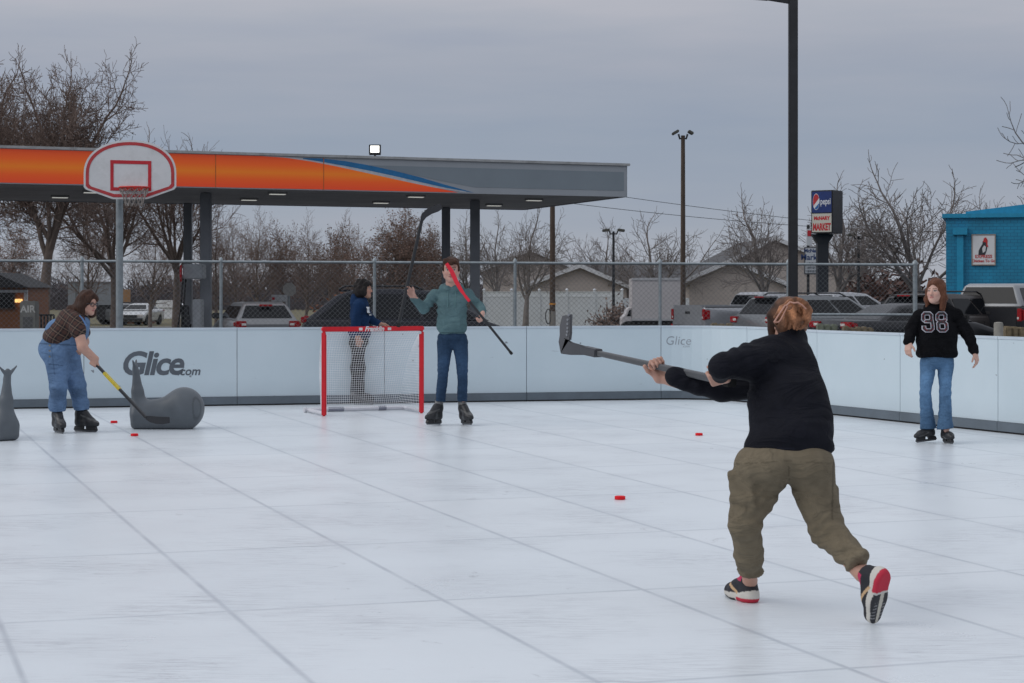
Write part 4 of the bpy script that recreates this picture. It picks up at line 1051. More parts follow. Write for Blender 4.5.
# ================= signs on the right =================
def market_sign():
    Y=74.; base=GP(822,Y); root=empty('market_sign',base,0,'tall black-boxed sign with blue soda panel above red market lettering','sign')
    t=math.radians(-33); ax=Vector((math.cos(t),math.sin(t),0)); ay=Vector((-math.sin(t),math.cos(t),0))
    s=Y/F_PX; Wd=20.5*s/math.cos(t)*.96; c0=P(811,0,Y)-base; z1=P(0,190.5,Y).z-base.z; z0=P(0,233.5,Y).z-base.z; o=Vector((c0.x,0,0))
    def pt(u,v,z): return o+ax*u+ay*v+Vector((0,0,z))
    def bx(mb,u0,u1,v0,v1,a,b_): 
        vs=[pt(u,v,z) for u in (u0,u1) for v in (v0,v1) for z in (a,b_)]; mb.add(vs,[(0,1,3,2),(4,6,7,5),(0,4,5,1),(2,3,7,6),(0,2,6,4),(1,5,7,3)])
    mbk=mat('sign_black',(.02,.021,.026),rough=.5)
    Dp=.95
    mb=MB(); bx(mb,0,Wd,0,Dp,z0,z1); cab=mb.build('cabinet',mbk,root,bevel=.02)
    mb=MB(); pc=P(824.5,0,Y).x-base.x; mb.box(pc-.21,pc+.21,.35,.75,0,z0-.001); mb.build('post',mbk,root)
    mb=MB(); mb.prism([(-.21,0),(.21,0),(.42,.35),(-.42,.35)],lambda x,z:Vector((pc+x,.33,z0-.36+z)),lambda x,z:Vector((pc+x,.78,z0-.36+z))); mb.build('collar',mbk,root)
    zs=z0+(z1-z0)*.47; e=.012
    mb=MB(); bx(mb,.05,Wd-.05,-e,-.002,zs+.02,z1-.05); blue_=mb.build('panel',mat('soda_blue',(.012,.035,.16),rough=.35,var=.15),cab)
    mb=MB(); bx(mb,.05,Wd-.05,-e,-.002,z0+.05,zs-.02); wht=mb.build('panel',mat('sign_cream',(.56,.54,.47),rough=.4,var=.04),cab)
    R=.155*Wd; gc=(.05+R+.035*Wd,(zs+z1)/2); RV=.36*(z1-zs)
    def flat(name,poly,m_,ee,par): mb=MB(); mb.add([pt(u,-ee,z) for u,z in poly],[tuple(range(len(poly)))]); return mb.build(name,m_,par)
    cr=lambda r,a0,a1,n=20:[(gc[0]+r*math.cos(a0+(a1-a0)*k/n),gc[1]+r/R*RV*math.sin(a0+(a1-a0)*k/n)) for k in range(n+1)]
    flat('globe_emblem',cr(R,0,2*PI-.01),mat('globe_white',(.7,.7,.72)),.016,blue_)
    flat('globe_emblem',cr(R*.93,math.radians(28),math.radians(212)),mat('globe_red',(.5,.025,.035)),.019,blue_)
    flat('globe_emblem',cr(R*.93,math.radians(240),math.radians(352)),mat('globe_blue',(.015,.12,.36)),.019,blue_)
    lettering('lettering','pepsi',.25*Wd,lambda u,v:pt(Wd*.675+u*.92,-.016,gc[1]+v*1.5),mat('letters_white',(.7,.72,.75)),blue_,weight=.004)
    rd=mat('letters_red',(.5,.02,.03))
    lettering('lettering','McNARY',.185*Wd,lambda u,v:pt(Wd*.5+u,-.016,z0+(zs-z0)*.74+v*1.1),rd,wht,weight=.010)
    lettering('lettering','MARKET',.215*Wd,lambda u,v:pt(Wd*.5+u,-.016,z0+(zs-z0)*.30+v*1.9),rd,wht,weight=.009)
    return root
market_sign()
def reader_sign():
    Y=80.; base=GP(809,Y); root=empty('reader_sign',base,0,'white sign lettered Market in blue on a thin post, left of the black sign','sign'); s=Y/F_PX
    L=lambda px,py: P(px,py,Y)-base
    mb=MB(); a=L(808.5,0); mb.tube([(a.x,0.1,0),(a.x,.1,L(0,225).z)],.06,8); mb.build('post',M['dark'],root)
    mb=MB(); p=L(804,274.5); q=L(819.5,247); mb.box(p.x,q.x,-.06,.06,p.z,q.z); bx_=mb.build('cabinet',mat('reader_frame',(.12,.12,.13)),root,bevel=.02)
    w_=mat('reader_white',(.58,.6,.62),rough=.4,var=.05); mb=MB(); mb.box(p.x+.05,q.x-.05,-.075,-.062,p.z+.06,q.z-.05); mb.build('panel',w_,bx_)
    xm=(p.x+q.x)/2; H=q.z-p.z; bl=mat('letters_navy',(.02,.05,.16)); blk=mat('letters_black',(.06,.07,.09))
    for txt,sz,zf,m_ in (('McNary',.20,.86,bl),('Market',.32,.62,bl),('OPEN DAILY',.11,.40,blk),('COLD POP',.12,.25,blk),('HOT FOOD',.12,.12,blk)):
        if txt in ('McNary','Market'): lettering('lettering',txt,sz,lambda u,v:Vector((xm+u,-.079,p.z+H*zf+v)),m_,bx_,weight=.008)
        else:                          # the small lines cannot be read: rows of short dark strokes
            mb=MB(); r=random.Random(int(zf*100)); x=p.x+.10
            while x<q.x-.12:
                wd=r.uniform(.02,.045); mb.add([(x,-.079,p.z+H*zf-.05),(x+wd,-.079,p.z+H*zf-.05),(x+wd,-.079,p.z+H*zf+.05),(x,-.079,p.z+H*zf+.05)],[(0,1,2,3)]); x+=wd+r.uniform(.012,.03)
            mb.build('lettering',blk,bx_)
    mb=MB(); p2=L(806.5,245.5); q2=L(811.8,229); mb.box(p2.x,q2.x,-.05,.05,p2.z,q2.z); b2=mb.build('small_panel',w_,root)
    mb=MB(); mb.box(p2.x+.03,q2.x-.03,-.06,-.052,p2.z+.38,q2.z-.06); mb.build('red_patch',mat('letters_red',(.5,.02,.03)),b2)
reader_sign()

# ================= vehicles =================
def w_of(pts):
    def f(z):
        for (a,wa),(b,wb) in zip(pts,pts[1:]):
            if z<=b: return wa+(wb-wa)*max(0,(z-a))/(b-a)
        return pts[-1][1]
    return f
def arch(cx,r,zb,n=9): return [(cx-r*math.cos(PI*k/n),zb+r*math.sin(PI*k/n)) for k in range(n+1)]
def shell(mb,poly,wf,edge=.06):
    """side outline in x,z, given a width per height and a rounded edge"""
    n=len(poly); area=sum(poly[i][0]*poly[(i+1)%n][1]-poly[(i+1)%n][0]*poly[i][1] for i in range(n)); sg=1 if area>0 else -1
    def inset(e):
        out=[]
        for i in range(n):
            p0=Vector(poly[i-1]);p=Vector(poly[i]);p1=Vector(poly[(i+1)%n]); a=(p-p0).normalized(); b=(p1-p).normalized(); m_=(a+b)
            m_=m_.normalized() if m_.length>.2 else a
            nn=Vector((-m_.y,m_.x))*sg; c=max(.55,m_.dot(a)); out.append(p+nn*e/c)
        return out
    rings=[]
    for sgn in (-1,1):
        for e,dy in ((0,-edge),(edge*.3,-edge*.3),(edge,0)):
            rings.append([(q.x,sgn*(wf(q.y)+dy),q.y) for q in inset(e)])
    order=[rings[2],rings[1],rings[0],rings[3],rings[4],rings[5]]
    vs=[v for r in order for v in r]; fs=[]
    for k in range(5):
        for i in range(n): fs.append((k*n+i,k*n+(i+1)%n,(k+1)*n+(i+1)%n,(k+1)*n+i))
    fs+=[tuple(range(n)),tuple(range(6*n-1,5*n-1,-1))]
    mb.add(vs,fs)
def side_pane(mb,poly,wf,side,o=.006):
    mb.add([(x,side*(wf(z)+o),z) for x,z in poly],[tuple(range(len(poly)))])
def vehicle(name,label,cat,kind,paint,loc,rz,Ln,W,H,group='vehicles parked beyond the fence',plate=True,roofpaint=None):
    root=empty(name,loc,rz,label,cat,group); hw=W/2
    tl=mat('tail_light',(.33,.008,.012),rough=.25,var=.2,scale=20); tl2=mat('lamp_clear',(.65,.62,.6),rough=.2); chrome=mat('chrome',(.5,.5,.52),rough=.2,metal=.9)
    R=.36 if kind!='pickup' else .40; xr=Ln*.19; xf=Ln*.80
    if kind=='pickup': xr=Ln*.215; xf=Ln*.83
    belt={'sedan':1.02,'hatch':1.02,'suv':1.13,'van':1.10,'pickup':1.40}[kind]; zb=.28 if kind in('sedan','hatch','van') else .38
    if kind=='pickup': zb=.55; R=.42
    wf=w_of([(zb,hw-.06),(zb+.3,hw),(belt-.12,hw),(belt+.02,hw-.05)])
    ar=lambda cx: arch(cx,R+.06,zb)[::1]
    if kind=='sedan': top=[(Ln-.03,.55),(Ln-.12,.70),(Ln-1.15,belt-.02),(Ln*.70,belt+.02),(.95,belt+.05),(.10,belt+.04),(.0,belt-.08),(0,.5)]
    elif kind=='hatch': top=[(Ln-.03,.55),(Ln-.15,.75),(Ln-1.0,belt-.02),(Ln*.7,belt+.02),(.12,belt+.04),(0,belt-.1),(0,.45)]
    elif kind=='suv': top=[(Ln-.03,.6),(Ln-.12,.92),(Ln-1.1,belt-.02),(Ln*.72,belt+.02),(.1,belt+.04),(0,belt-.1),(0,.5)]
    elif kind=='van': top=[(Ln-.03,.55),(Ln-.25,.80),(Ln-.95,belt-.06),(Ln*.78,belt+.0),(.08,belt+.04),(0,belt-.1),(0,.45)]
    else: top=[(Ln-.03,.72),(Ln-.06,1.20),(Ln-.16,1.30),(Ln-1.45,belt-.02),(Ln*.69,belt),(.02,belt),(0,belt-.04),(.0,.62)]
    low=[(.04,zb)]+ar(xr)+ar(xf)+[(Ln-.08,zb)]
    mb=MB(); shell(mb,low+top,wf,.07); body=mb.build('body',paint,root,smooth='auto')
    mb=MB(); mb.box(.2,Ln-.2,-hw+.12,hw-.12,zb-.04,zb+.12); mb.box(xr-.5,xr+.5,-hw+.2,hw-.2,zb+.1,zb+.5); mb.build('underbody',M['dark'],root)
    # greenhouse
    if kind=='sedan': gh=[(.75,belt),(1.55,H-.05),(2.1,H),(2.75,H-.03),(3.55,belt)]
    elif kind=='hatch': gh=[(.10,belt),(.42,H-.08),(.75,H),(2.3,H-.02),(3.15,belt)]
    elif kind=='suv': gh=[(.12,belt),(.42,H-.10),(.60,H-.01),(1.6,H),(2.75,H-.05),(3.55,belt)]
    elif kind=='van': gh=[(.06,belt),(.75,H-.15),(1.15,H-.02),(2.0,H),(3.0,H-.05),(4.15,belt-.02)]
    else: gh=[(Ln*.355,belt-.01),(Ln*.375,H-.08),(Ln*.40,H-.01),(Ln*.50,H),(Ln*.60,H-.05),(Ln*.715,belt-.02)]
    if kind=='pickup' and roofpaint: gh=[(.06,belt-.01),(.20,H-.07),(.32,H-.01),(Ln*.50,H),(Ln*.60,H-.05),(Ln*.715,belt-.02)]
    wg=w_of([(belt-.05,hw-.06),(belt,hw-.07),(H-.12,hw-.27),(H,hw-.36)])
    mb=MB(); shell(mb,gh,wg,.05); cab=mb.build('cabin',roofpaint or paint,root,smooth='auto')
    z0=belt+.05; z1=H-.12
    def xat(z,front):
        e=[(gh[i],gh[i+1]) for i in range(len(gh)-1)]; xs=[]
        for (a,az),(b_,bz) in e:
            if az!=bz and min(az,bz)<=z<=max(az,bz): xs.append(a+(b_-a)*(z-az)/(bz-az))
        return max(xs) if front else min(xs)
    xb0,xb1=xat(z0,0)+.16,xat(z1,0)+.14; xf0,xf1=xat(z0,1)-.16,xat(z1,1)-.10
    nw={'sedan':2,'hatch':2,'suv':3,'van':3,'pickup':2 if not roofpaint else 3}[kind]
    for side in (-1,1):
        for k in range(nw):
            a=k/nw; c=(k+1)/nw; g=.035
            q=[(xb0+(xf0-xb0)*a+g,z0),(xb0+(xf0-xb0)*c-g,z0),(xb1+(xf1-xb1)*c-g,z1),(xb1+(xf1-xb1)*a+g,z1)]
            mb=MB(); side_pane(mb,q,wg,side); mb.build('side_window',M['glass'],cab,fixn=False)
    def end_pane(nm,front,tight):
        za,zc=z0+(.02 if not front else .0),z1+.02; sg=1 if front else -1
        xa,xc=xat(za,front),xat(zc,front); o=.012*sg
        mb=MB(); mb.add([(xa+o,-(wg(za)-tight),za),(xa+o,wg(za)-tight,za),(xc+o,wg(zc)-tight*.8,zc),(xc+o,-(wg(zc)-tight*.8),zc)],[(0,1,2,3)]); mb.build(nm,M['glass'],cab)
    end_pane('rear_window',False,.10); end_pane('windshield',True,.08)
    # wheels
    for x in (xr,xf):
        for side in (-1,1):
            wh=MB(); wh.lathe([(R*.6,-.11),(R*.93,-.11),(R,-.07),(R,.07),(R*.93,.11),(R*.6,.11)],c=(0,0,0),n=24,axis='y'); wo=wh.build('wheel',M['rubber'],root,smooth='auto',loc=(x,side*(hw-.13),R))
            rm=MB(); rm.lathe([(R*.62,-.10),(R*.6,-.085),(R*.15,-.07),(R*.14,.07),(R*.6,.085),(R*.62,.10)],n=20,axis='y'); rm.build('rim',mat('alloy',(.3,.31,.32),rough=.3,metal=.8),wo,smooth='auto')
    # lamps, bumpers, plate, handles, mirrors
    lz={'sedan':(.88,1.03),'hatch':(.84,1.01),'suv':(.97,1.13),'van':(1.05,1.18),'pickup':(1.02,1.34)}[kind]; lw={'sedan':.42,'hatch':.28,'suv':.28,'van':.16,'pickup':.13}[kind]
    for side in (-1,1):
        y1=side*(hw-.03); y0=side*(hw-.03-lw)
        mb=MB(); mb.box(-.025,.10,min(y0,y1),max(y0,y1),lz[0],lz[1]); mb.box(.02,.16 if kind!='van' else .05,min(y1,y1+side*.045),max(y1,y1+side*.045),lz[0]+.03,lz[1]-.03); t_=mb.build('tail_light',tl,root,bevel=.015)
        mb=MB(); mb.box(-.032,-.0255,min(y0,y0+side*lw*.5)+.01,max(y0,y0+side*lw*.5)-.01,lz[0]+.05,lz[0]+.11); mb.build('reverse_lens',tl2,t_)
        mb=MB(); hz=.66 if kind!='pickup' else 1.1; y1=side*(hw-.07); y0=side*(hw-.48)
        mb.box(Ln-.22,Ln-.02,min(y0,y1),max(y0,y1),hz-.07,hz+.07); mb.build('headlight',tl2,root,bevel=.02)
        mb=MB(); xm=Ln*.655; mb.box(xm,xm+.12,min(side*(hw-.08),side*(hw+.17)),max(side*(hw-.08),side*(hw+.17)),belt+.02,belt+.18); mb.build('mirror',M['dark'],root,bevel=.03)
        for k in range(2 if kind!='pickup' or roofpaint else 2):
            mb=MB(); xh=Ln*(.40+.17*k) if kind!='pickup' else Ln*(.44+.14*k); yy=side*(hw+.012); mb.box(xh,xh+.2,yy-.015,yy+.015,belt-.2,belt-.165); mb.build('door_handle',chrome if kind=='pickup' else paint,root)
    mb=MB()                                         # door and panel gaps
    for xs in {'sedan':(1.45,2.35,3.25),'hatch':(1.2,2.0,2.85),'suv':(1.35,2.3,3.25),'van':(1.4,2.6,3.75),'pickup':(Ln*.36,Ln*.50,Ln*.66)}[kind]:
        for side in (-1,1): mb.box(xs-.006,xs+.006,side*(hw+.002)-.004,side*(hw+.002)+.004,zb+.35,belt-.13)
    for side in (-1,1): mb.box(R+xr+.15,xf-R-.15,side*(hw+.002)-.004,side*(hw+.002)+.004,zb+.30,zb+.312)
    mb.build('panel_gap',M['dark'],body)
    mb=MB(); mb.box(-.07,.06,-hw+.06,hw-.06,zb+.05,zb+.24); mb.box(-.075,.02,-hw*.5,hw*.5,zb+.241,zb+.30); mb.build('rear_bumper',chrome if kind=='pickup' else M['dark'],root,bevel=.02)
    mb=MB(); mb.box(Ln-.08,Ln+.04,-hw+.08,hw-.08,zb+.03,zb+.2); mb.build('front_bumper',chrome if kind=='pickup' else M['dark'],root,bevel=.02)
    mb=MB(); mb.box(Ln-.03,Ln+.012,-hw*.5,hw*.5,zb+.24,zb+.42); mb.build('grille',M['dark'],root)
    if plate:
        mb=MB(); mb.box(-.085 if kind!='pickup' else -.09,-.076,-.16,.16,(.62 if kind!='pickup' else zb+.08),(.75 if kind!='pickup' else zb+.2)); mb.build('number_plate',mat('plate',(.5,.5,.48) if kind!='pickup' else (.5,.32,.2)),root)
    if kind in('suv','van'):
        for side in (-1,1):
            mb=MB(); y=side*(hw-.40); mb.tube([(.8,y,H-.01),(.95,y,H+.06),(2.5,y,H+.055),(2.7,y,H-.03)],.022,6); mb.build('roof_rail',M['black'],cab)
        mb=MB(); xs=gh[2][0]-.2; mb.box(xs-.14,xs+.12,-hw+.45,hw-.45,H-.065,H-.02); sp_=mb.build('spoiler',paint,cab,bevel=.01)
        mb=MB(); mb.box(xs-.15,xs-.138,-.2,.2,H-.06,H-.03); mb.build('brake_lamp',tl,sp_)
    if kind=='hatch':
        mb=MB(); xs=.36; mb.box(xs-.10,xs-.02,-.17,.17,H-.12,H-.07); mb.build('brake_lamp',tl,cab)
    if kind=='pickup' and not roofpaint:
        mb=MB(); x0=.07; x1=Ln*.345; mb.add([(x0,-hw+.16,belt+.006),(x1,-hw+.16,belt+.006),(x1,hw-.16,belt+.006),(x0,hw-.16,belt+.006)],[(0,1,2,3)]); mb.build('bed_liner',M['rubber'],body,fixn=False)
        for side in (-1,1):
            mb=MB(); mb.box(.03,x1+.01,min(side*(hw-.15),side*(hw-.05)),max(side*(hw-.15),side*(hw-.05)),belt+.002,belt+.05); mb.build('bed_rail',paint,body,bevel=.01)
        mb=MB(); mb.box(-.012,.05,-hw+.17,hw-.17,.86,belt+.045); tg_=mb.build('tailgate',paint,root,bevel=.015)
    elif kind=='pickup':
        mb=MB(); mb.box(-.012,.05,-hw+.17,hw-.17,.86,belt-.02); tg_=mb.build('tailgate',paint,root,bevel=.015)
    if kind=='pickup':
        mb=MB(); mb.box(-.025,-.013,-.13,.13,belt-.2,belt-.13); mb.build('handle',M['dark'],tg_)
        mb=MB(); mb.box(xr-R-.1,xr+R+.1,-hw-.03,-hw+.02,zb+.0,zb+.02)
    return root
def paint(name,col,metal=.35): return mat(name,col,rough=.32,metal=metal,var=.08,scale=2,coat=.35,dirt=tuple(c*.75+.02 for c in col))
silver=paint('paint_silver',(.33,.34,.36)); grey=paint('paint_grey',(.16,.17,.18)); navy=mat('paint_navy',(.011,.012,.019),rough=.38,spec=.3,var=.1,scale=2); white=paint('paint_white',(.55,.56,.57),.0); black_=paint('paint_black',(.022,.022,.026),.2); bronze=mat('paint_bronze',(.045,.040,.039),rough=.35,spec=.4,var=.1,scale=2); char=mat('paint_charcoal',(.020,.021,.025),rough=.33,spec=.35,var=.1,scale=2); wcap=paint('paint_cap',(.25,.26,.275),.15)
def put(px,Y,heading,Ln,at='rear'):
    p=GP(px,Y); return p
D=math.radians
vehicle('parked_car','dark navy minivan seen side-on behind the goal and the fence','minivan','van',navy,GP(299,43.0)+Vector((0,.9,0)),D(4),5.15,1.95,1.80)
vehicle('parked_car','pale silver hatchback seen from behind, wide dark rear window, left of the minivan','car','hatch',paint('paint_pale',(.20,.205,.215),.25),GP(268,52.0),D(108),4.1,1.78,1.52)
vehicle('pickup_truck','silver pickup with open bed and red tail lamp, next to the white box truck','pickup truck','pickup',silver,GP(688,57.5),D(26),5.5,1.95,1.84)
vehicle('pickup_truck','silver crew-cab pickup right of the black light pole, behind the dark sedan','pickup truck','pickup',silver,GP(763,58.0),D(26),5.5,1.95,1.84)
vehicle('parked_car','grey crossover with small rear window behind the head of the dark-jacketed shooter','car','suv',grey,GP(751,50.5),D(30),4.5,1.84,1.68)
vehicle('parked_car','charcoal sedan with bright tail lamp right of the shooter','car','sedan',char,GP(830,46.5),D(24),4.8,1.84,1.46)
vehicle('parked_car','dark bronze crossover seen from behind, left of the girl in the 98 hoodie','car','suv',bronze,GP(897,48.5),D(40),4.6,1.86,1.70)
vehicle('parked_car','silver car half hidden behind the girl in the 98 hoodie','car','suv',silver,GP(944,58),D(24),4.6,1.86,1.68)
vehicle('pickup_truck','dark pickup with a pale canopy over its bed at the right edge','pickup truck','pickup',char,GP(986,49.5),D(50),5.6,2.02,1.98,roofpaint=wcap)
vehicle('parked_car','distant white sedan facing the camera beside the hoop post','car','sedan',white,GP(139,128)+Vector((.0,4.5,0)),D(-97),4.6,1.8,1.45,group='cars on the far road')
vehicle('parked_car','distant grey sedan left of the hoop post','car','sedan',grey,GP(110,134),D(-60),4.6,1.8,1.45,group='cars on the far road')
def box_truck():
    Y=84.; base=GP(655,Y); root=empty('box_truck',base,0,'white box truck with a plain tall cargo box, between bush and silver pickup','truck'); L=lambda px,py,dy=0:P(px,py,Y)-base+Vector((0,dy,0))
    zb=L(0,319.5).z; zt=L(0,278.5).z; x0=L(632,0).x; x1=L(681.5,0).x
    wb=mat('box_white',(.50,.475,.475),rough=.5,var=.03,scale=1,dirt=(.45,.40,.42))
    mb=MB(); mb.box(x0,x1,0,2.2,zb,zt); bo=mb.build('cargo_box',wb,root,bevel=.02)
    mb=MB(); mb.box(x0-.02,x1+.02,-.03,-.002,zt-.08,zt+.03); mb.build('edge_rail',mat('rail_alu',(.45,.45,.46),rough=.4),bo)
    mb=MB(); mb.box(x0-.02,x1+.02,-.03,-.002,zb-.05,zb+.05)
    mb.build('edge_rail',mat('rail_alu',(.45,.45,.46),rough=.4),bo)
    mb=MB(); c0=L(625,0).x; mb.prism([(c0-.12,.45),(x0-.01,.45),(x0-.01,1.35),(c0+.14,1.28),(c0,.98),(c0-.12,.9)],lambda x,z:Vector((x,.05,z)),lambda x,z:Vector((x,1.95,z))); cb=mb.build('cab',wb,root,bevel=.03)
    mb=MB(); mb.prism([(c0+.08,.95),(x0-.05,.95),(x0-.05,1.25),(c0+.18,1.2)],lambda x,z:Vector((x,.035,z)),lambda x,z:Vector((x,.047,z))); mb.build('window',M['glass'],cb)
    for x in (L(628.5,0).x,L(646,0).x,L(670,0).x):
        mb=MB(); mb.lathe([(.05,-.1),(.36,-.1),(.38,0),(.36,.1),(.05,.1)],c=(x,.12,.38),n=18,axis='y'); mb.build('wheel',M['rubber'],root,smooth='auto')
    mb=MB(); mb.box(x0,x1,.2,2.0,.42,zb-.06); mb.build('chassis',M['dark'],root)
    mb=MB(); mb.box(x1-.45,x1-.3,-.05,.1,.5,.62); mb.build('tail_light',M['red'],root)
box_truck()
# weathered timber bollards and blocks behind the right boards
def block(px,py0,py1,Y,wpx,label,m_,round_=False):
    s=Y/F_PX; g=gz(Y); base=Vector(((px-CX)*s,Y,g)); z=P(0,py0,Y).z-g
    mb=MB(); 
    if round_:
        mb.lathe([(wpx*s*.52,0),(wpx*s*.5,z-.05),(wpx*s*.46,z-.012),(wpx*s*.2,z)],n=14); o=mb.build('bollard',m_,smooth='auto',loc=base)
    else:
        n=max(3,int(wpx/6)); r=random.Random(px)
        mb.box(-wpx*s*.49,wpx*s*.49,-.12,.12,0,z-.06)
        for k in range(n):
            a=-wpx*s/2+wpx*s*k/n; mb.box(a,a+wpx*s/n-.012,-.16-r.uniform(0,.02),.16,0.0,z-r.uniform(0,.05))
        o=mb.build('log_barrier',m_,loc=base,bevel=.025)
    tag(o,label,'barrier')
lg=mat('old_timber',(.20,.16,.10),rough=.95,var=.35,scale=5,stretch=(1,1,3),dirt=(.08,.06,.04)); lg2=mat('mossy_block',(.17,.19,.14),rough=.95,var=.3,scale=5); lg3=mat('pale_post',(.30,.29,.26),rough=.9,var=.25,scale=6)
block(722,322.5,331,39,22,'pale timber block in front of the grey crossover',lg)
block(827,323,333,39.5,20,'greenish concrete block at the tail of the charcoal sedan',lg2)
block(858,325.5,333,39,30,'brown timber block in front of the charcoal sedan',lg)
block(998.5,322,337,36.5,9.5,'short pale round post left of the log at the right edge',lg3,True)
block(1014,325.5,337,37,20,'brown log beside the short pale post at the right edge',lg)
# ================= figures =================
SKIN=painted('skin',rough=.5,sss=.06,var=.05,vscale=30,spec=.35)
def hairmat(name,c1,c2):
    if name in _mats: return _mats[name]
    m,nt,b=newmat(name); tc=N(nt,'ShaderNodeTexCoord'); mp=N(nt,'ShaderNodeMapping'); mp.inputs['Scale'].default_value=(1,1,.16); nt.links.new(tc.outputs['Object'],mp.inputs[0])
    n=N(nt,'ShaderNodeTexNoise',i_Scale=110.0,i_Detail=4.0,i_Distortion=.4); nt.links.new(mp.outputs[0],n.inputs[0])
    n2=N(nt,'ShaderNodeTexNoise',i_Scale=9.0,i_Detail=3.0); nt.links.new(tc.outputs['Object'],n2.inputs[0])
    cc=mixcol(nt,'MIX',n2.outputs[0],ramp(nt,n.outputs[0],[(.35,c1),(.68,c2)]),tuple(x*.7 for x in c1))
    nt.links.new(cc,b.inputs['Base Color']); b.inputs['Roughness'].default_value=.6; b.inputs['Specular IOR Level'].default_value=.25
    bp=N(nt,'ShaderNodeBump',i_Strength=.6,i_Distance=.006); nt.links.new(n.outputs[0],bp.inputs['Height']); nt.links.new(bp.outputs[0],b.inputs['Normal'])
    _mats[name]=m; return m
def frame(f,up=(0,0,1)):
    f=unit(f); r=unit(np.cross(f,V(*up))); u=np.cross(r,f); return r,f,u
class Head:
    """eye-level centre, facing f; x=right of the face's own right-hand axis"""
    def __init__(s,c,f,up=(0,0,1),sc=1.0): s.c=V(*c); s.r,s.f,s.u=frame(f,up); s.sc=sc
    def p(s,x,y,z): return s.c+(s.r*x+s.f*y+s.u*z)*s.sc
    def R(s): return np.stack([s.r,s.f,s.u])
    def loc(s,vs): d=(vs-s.c)/s.sc; return d@s.r,d@s.f,d@s.u
    def sdf(s,neck=None,nr=.052):
        S=SDF(); k=s.sc; R=s.R(); q=lambda *a:tuple(v*k for v in a)
        S.ell(s.p(0,-.012,.028),q(.073,.094,.088),R=R)
        S.ell(s.p(0,.022,-.032),q(.059,.064,.078),k=.03,R=R)
        S.cone(s.p(-.045,.01,-.06),s.p(0,.060,-.092),.026*k,.022*k,k=.03); S.cone(s.p(.045,.01,-.06),s.p(0,.060,-.092),.026*k,.022*k,k=.03)
        for x in (-1,1):
            S.ell(s.p(x*.034,.060,-.030),q(.024,.022,.024),k=.02,R=R)
            S.ell(s.p(x*.031,.092,.001),q(.017,.015,.011),k=.012,op='s',R=R)
            S.ell(s.p(x*.031,.070,.000),q(.0125,.0125,.0115),k=.004,R=R)
            S.cone(s.p(x*.012,.076,.021),s.p(x*.044,.067,.022),.009*k,.008*k,k=.014)
            S.ell(s.p(x*.073,-.008,-.012),q(.010,.020,.032),k=.008,R=R)
            S.ell(s.p(x*.011,.094,-.036),q(.008,.010,.007),k=.006,R=R)
        S.cone(s.p(0,.080,.010),s.p(0,.103,-.032),.009*k,.0125*k,k=.012)
        S.ell(s.p(0,.083,-.057),q(.021,.009,.0055),k=.005,R=R); S.ell(s.p(0,.081,-.068),q(.018,.010,.0065),k=.005,R=R)
        S.ell(s.p(0,.070,-.094),q(.016,.014,.013),k=.014,R=R)
        if neck is not None: S.cone(s.p(0,-.018,-.06),neck,nr*k,nr*1.12*k,k=.025)
        return S
    def paint(s,vs,col,brow,lip=(.36,.13,.12),glasses=False):
        x,y,z=s.loc(vs); near=(np.abs(x)<.12)&(np.abs(y)<.14)&(np.abs(z)<.16)
        def put(w,c):
            w=np.where(near,np.clip(w,0,1),0)[:,None]; col[:]=col*(1-w)+np.array(c)*w
        ax=np.abs(x); g=lambda d2,s2: np.exp(-d2/s2)
        put(.45*g((ax-.038)**2+(z+.035)**2,.02**2)*(y>.03),(.56,.24,.19)); put(.45*g(x**2+(z+.030)**2,.014**2)*(y>.085),(.55,.24,.19))
        put(.32*g((ax-.032)**2*.6+(z-.002)**2*2,.016**2)*(y>.04),(.30,.17,.13))
        e=(((ax-.031)/.0145)**2+((z-.001)/.0065)**2); put((e<1)*(y>.05)*.95,(.50,.47,.45)); put((((ax-.031)/.0065)**2+((z-.001)/.0065)**2<1)*(y>.05)*1.0,(.03,.022,.018))
        put((np.abs((z-.0075))<.0028)*(np.abs(ax-.031)<.017)*(y>.05)*.8,(.05,.03,.025))
        put((np.abs(z-.024+.06*(ax-.03)**2*10)<.0050)*(np.abs(ax-.030)<.019)*(y>.05)*.7,brow)
        m=((x/.023)**2+((z+.0625)/.0105)**2); put((m<1)*(y>.06)*.9,lip); put((np.abs(z+.0622)<.0016)*(ax<.017)*(y>.06)*.6,(.16,.05,.05))
        put((((ax-.0075)/.004)**2+((z+.0425)/.003)**2<1)*(y>.08)*.8,(.12,.05,.04))
        return col
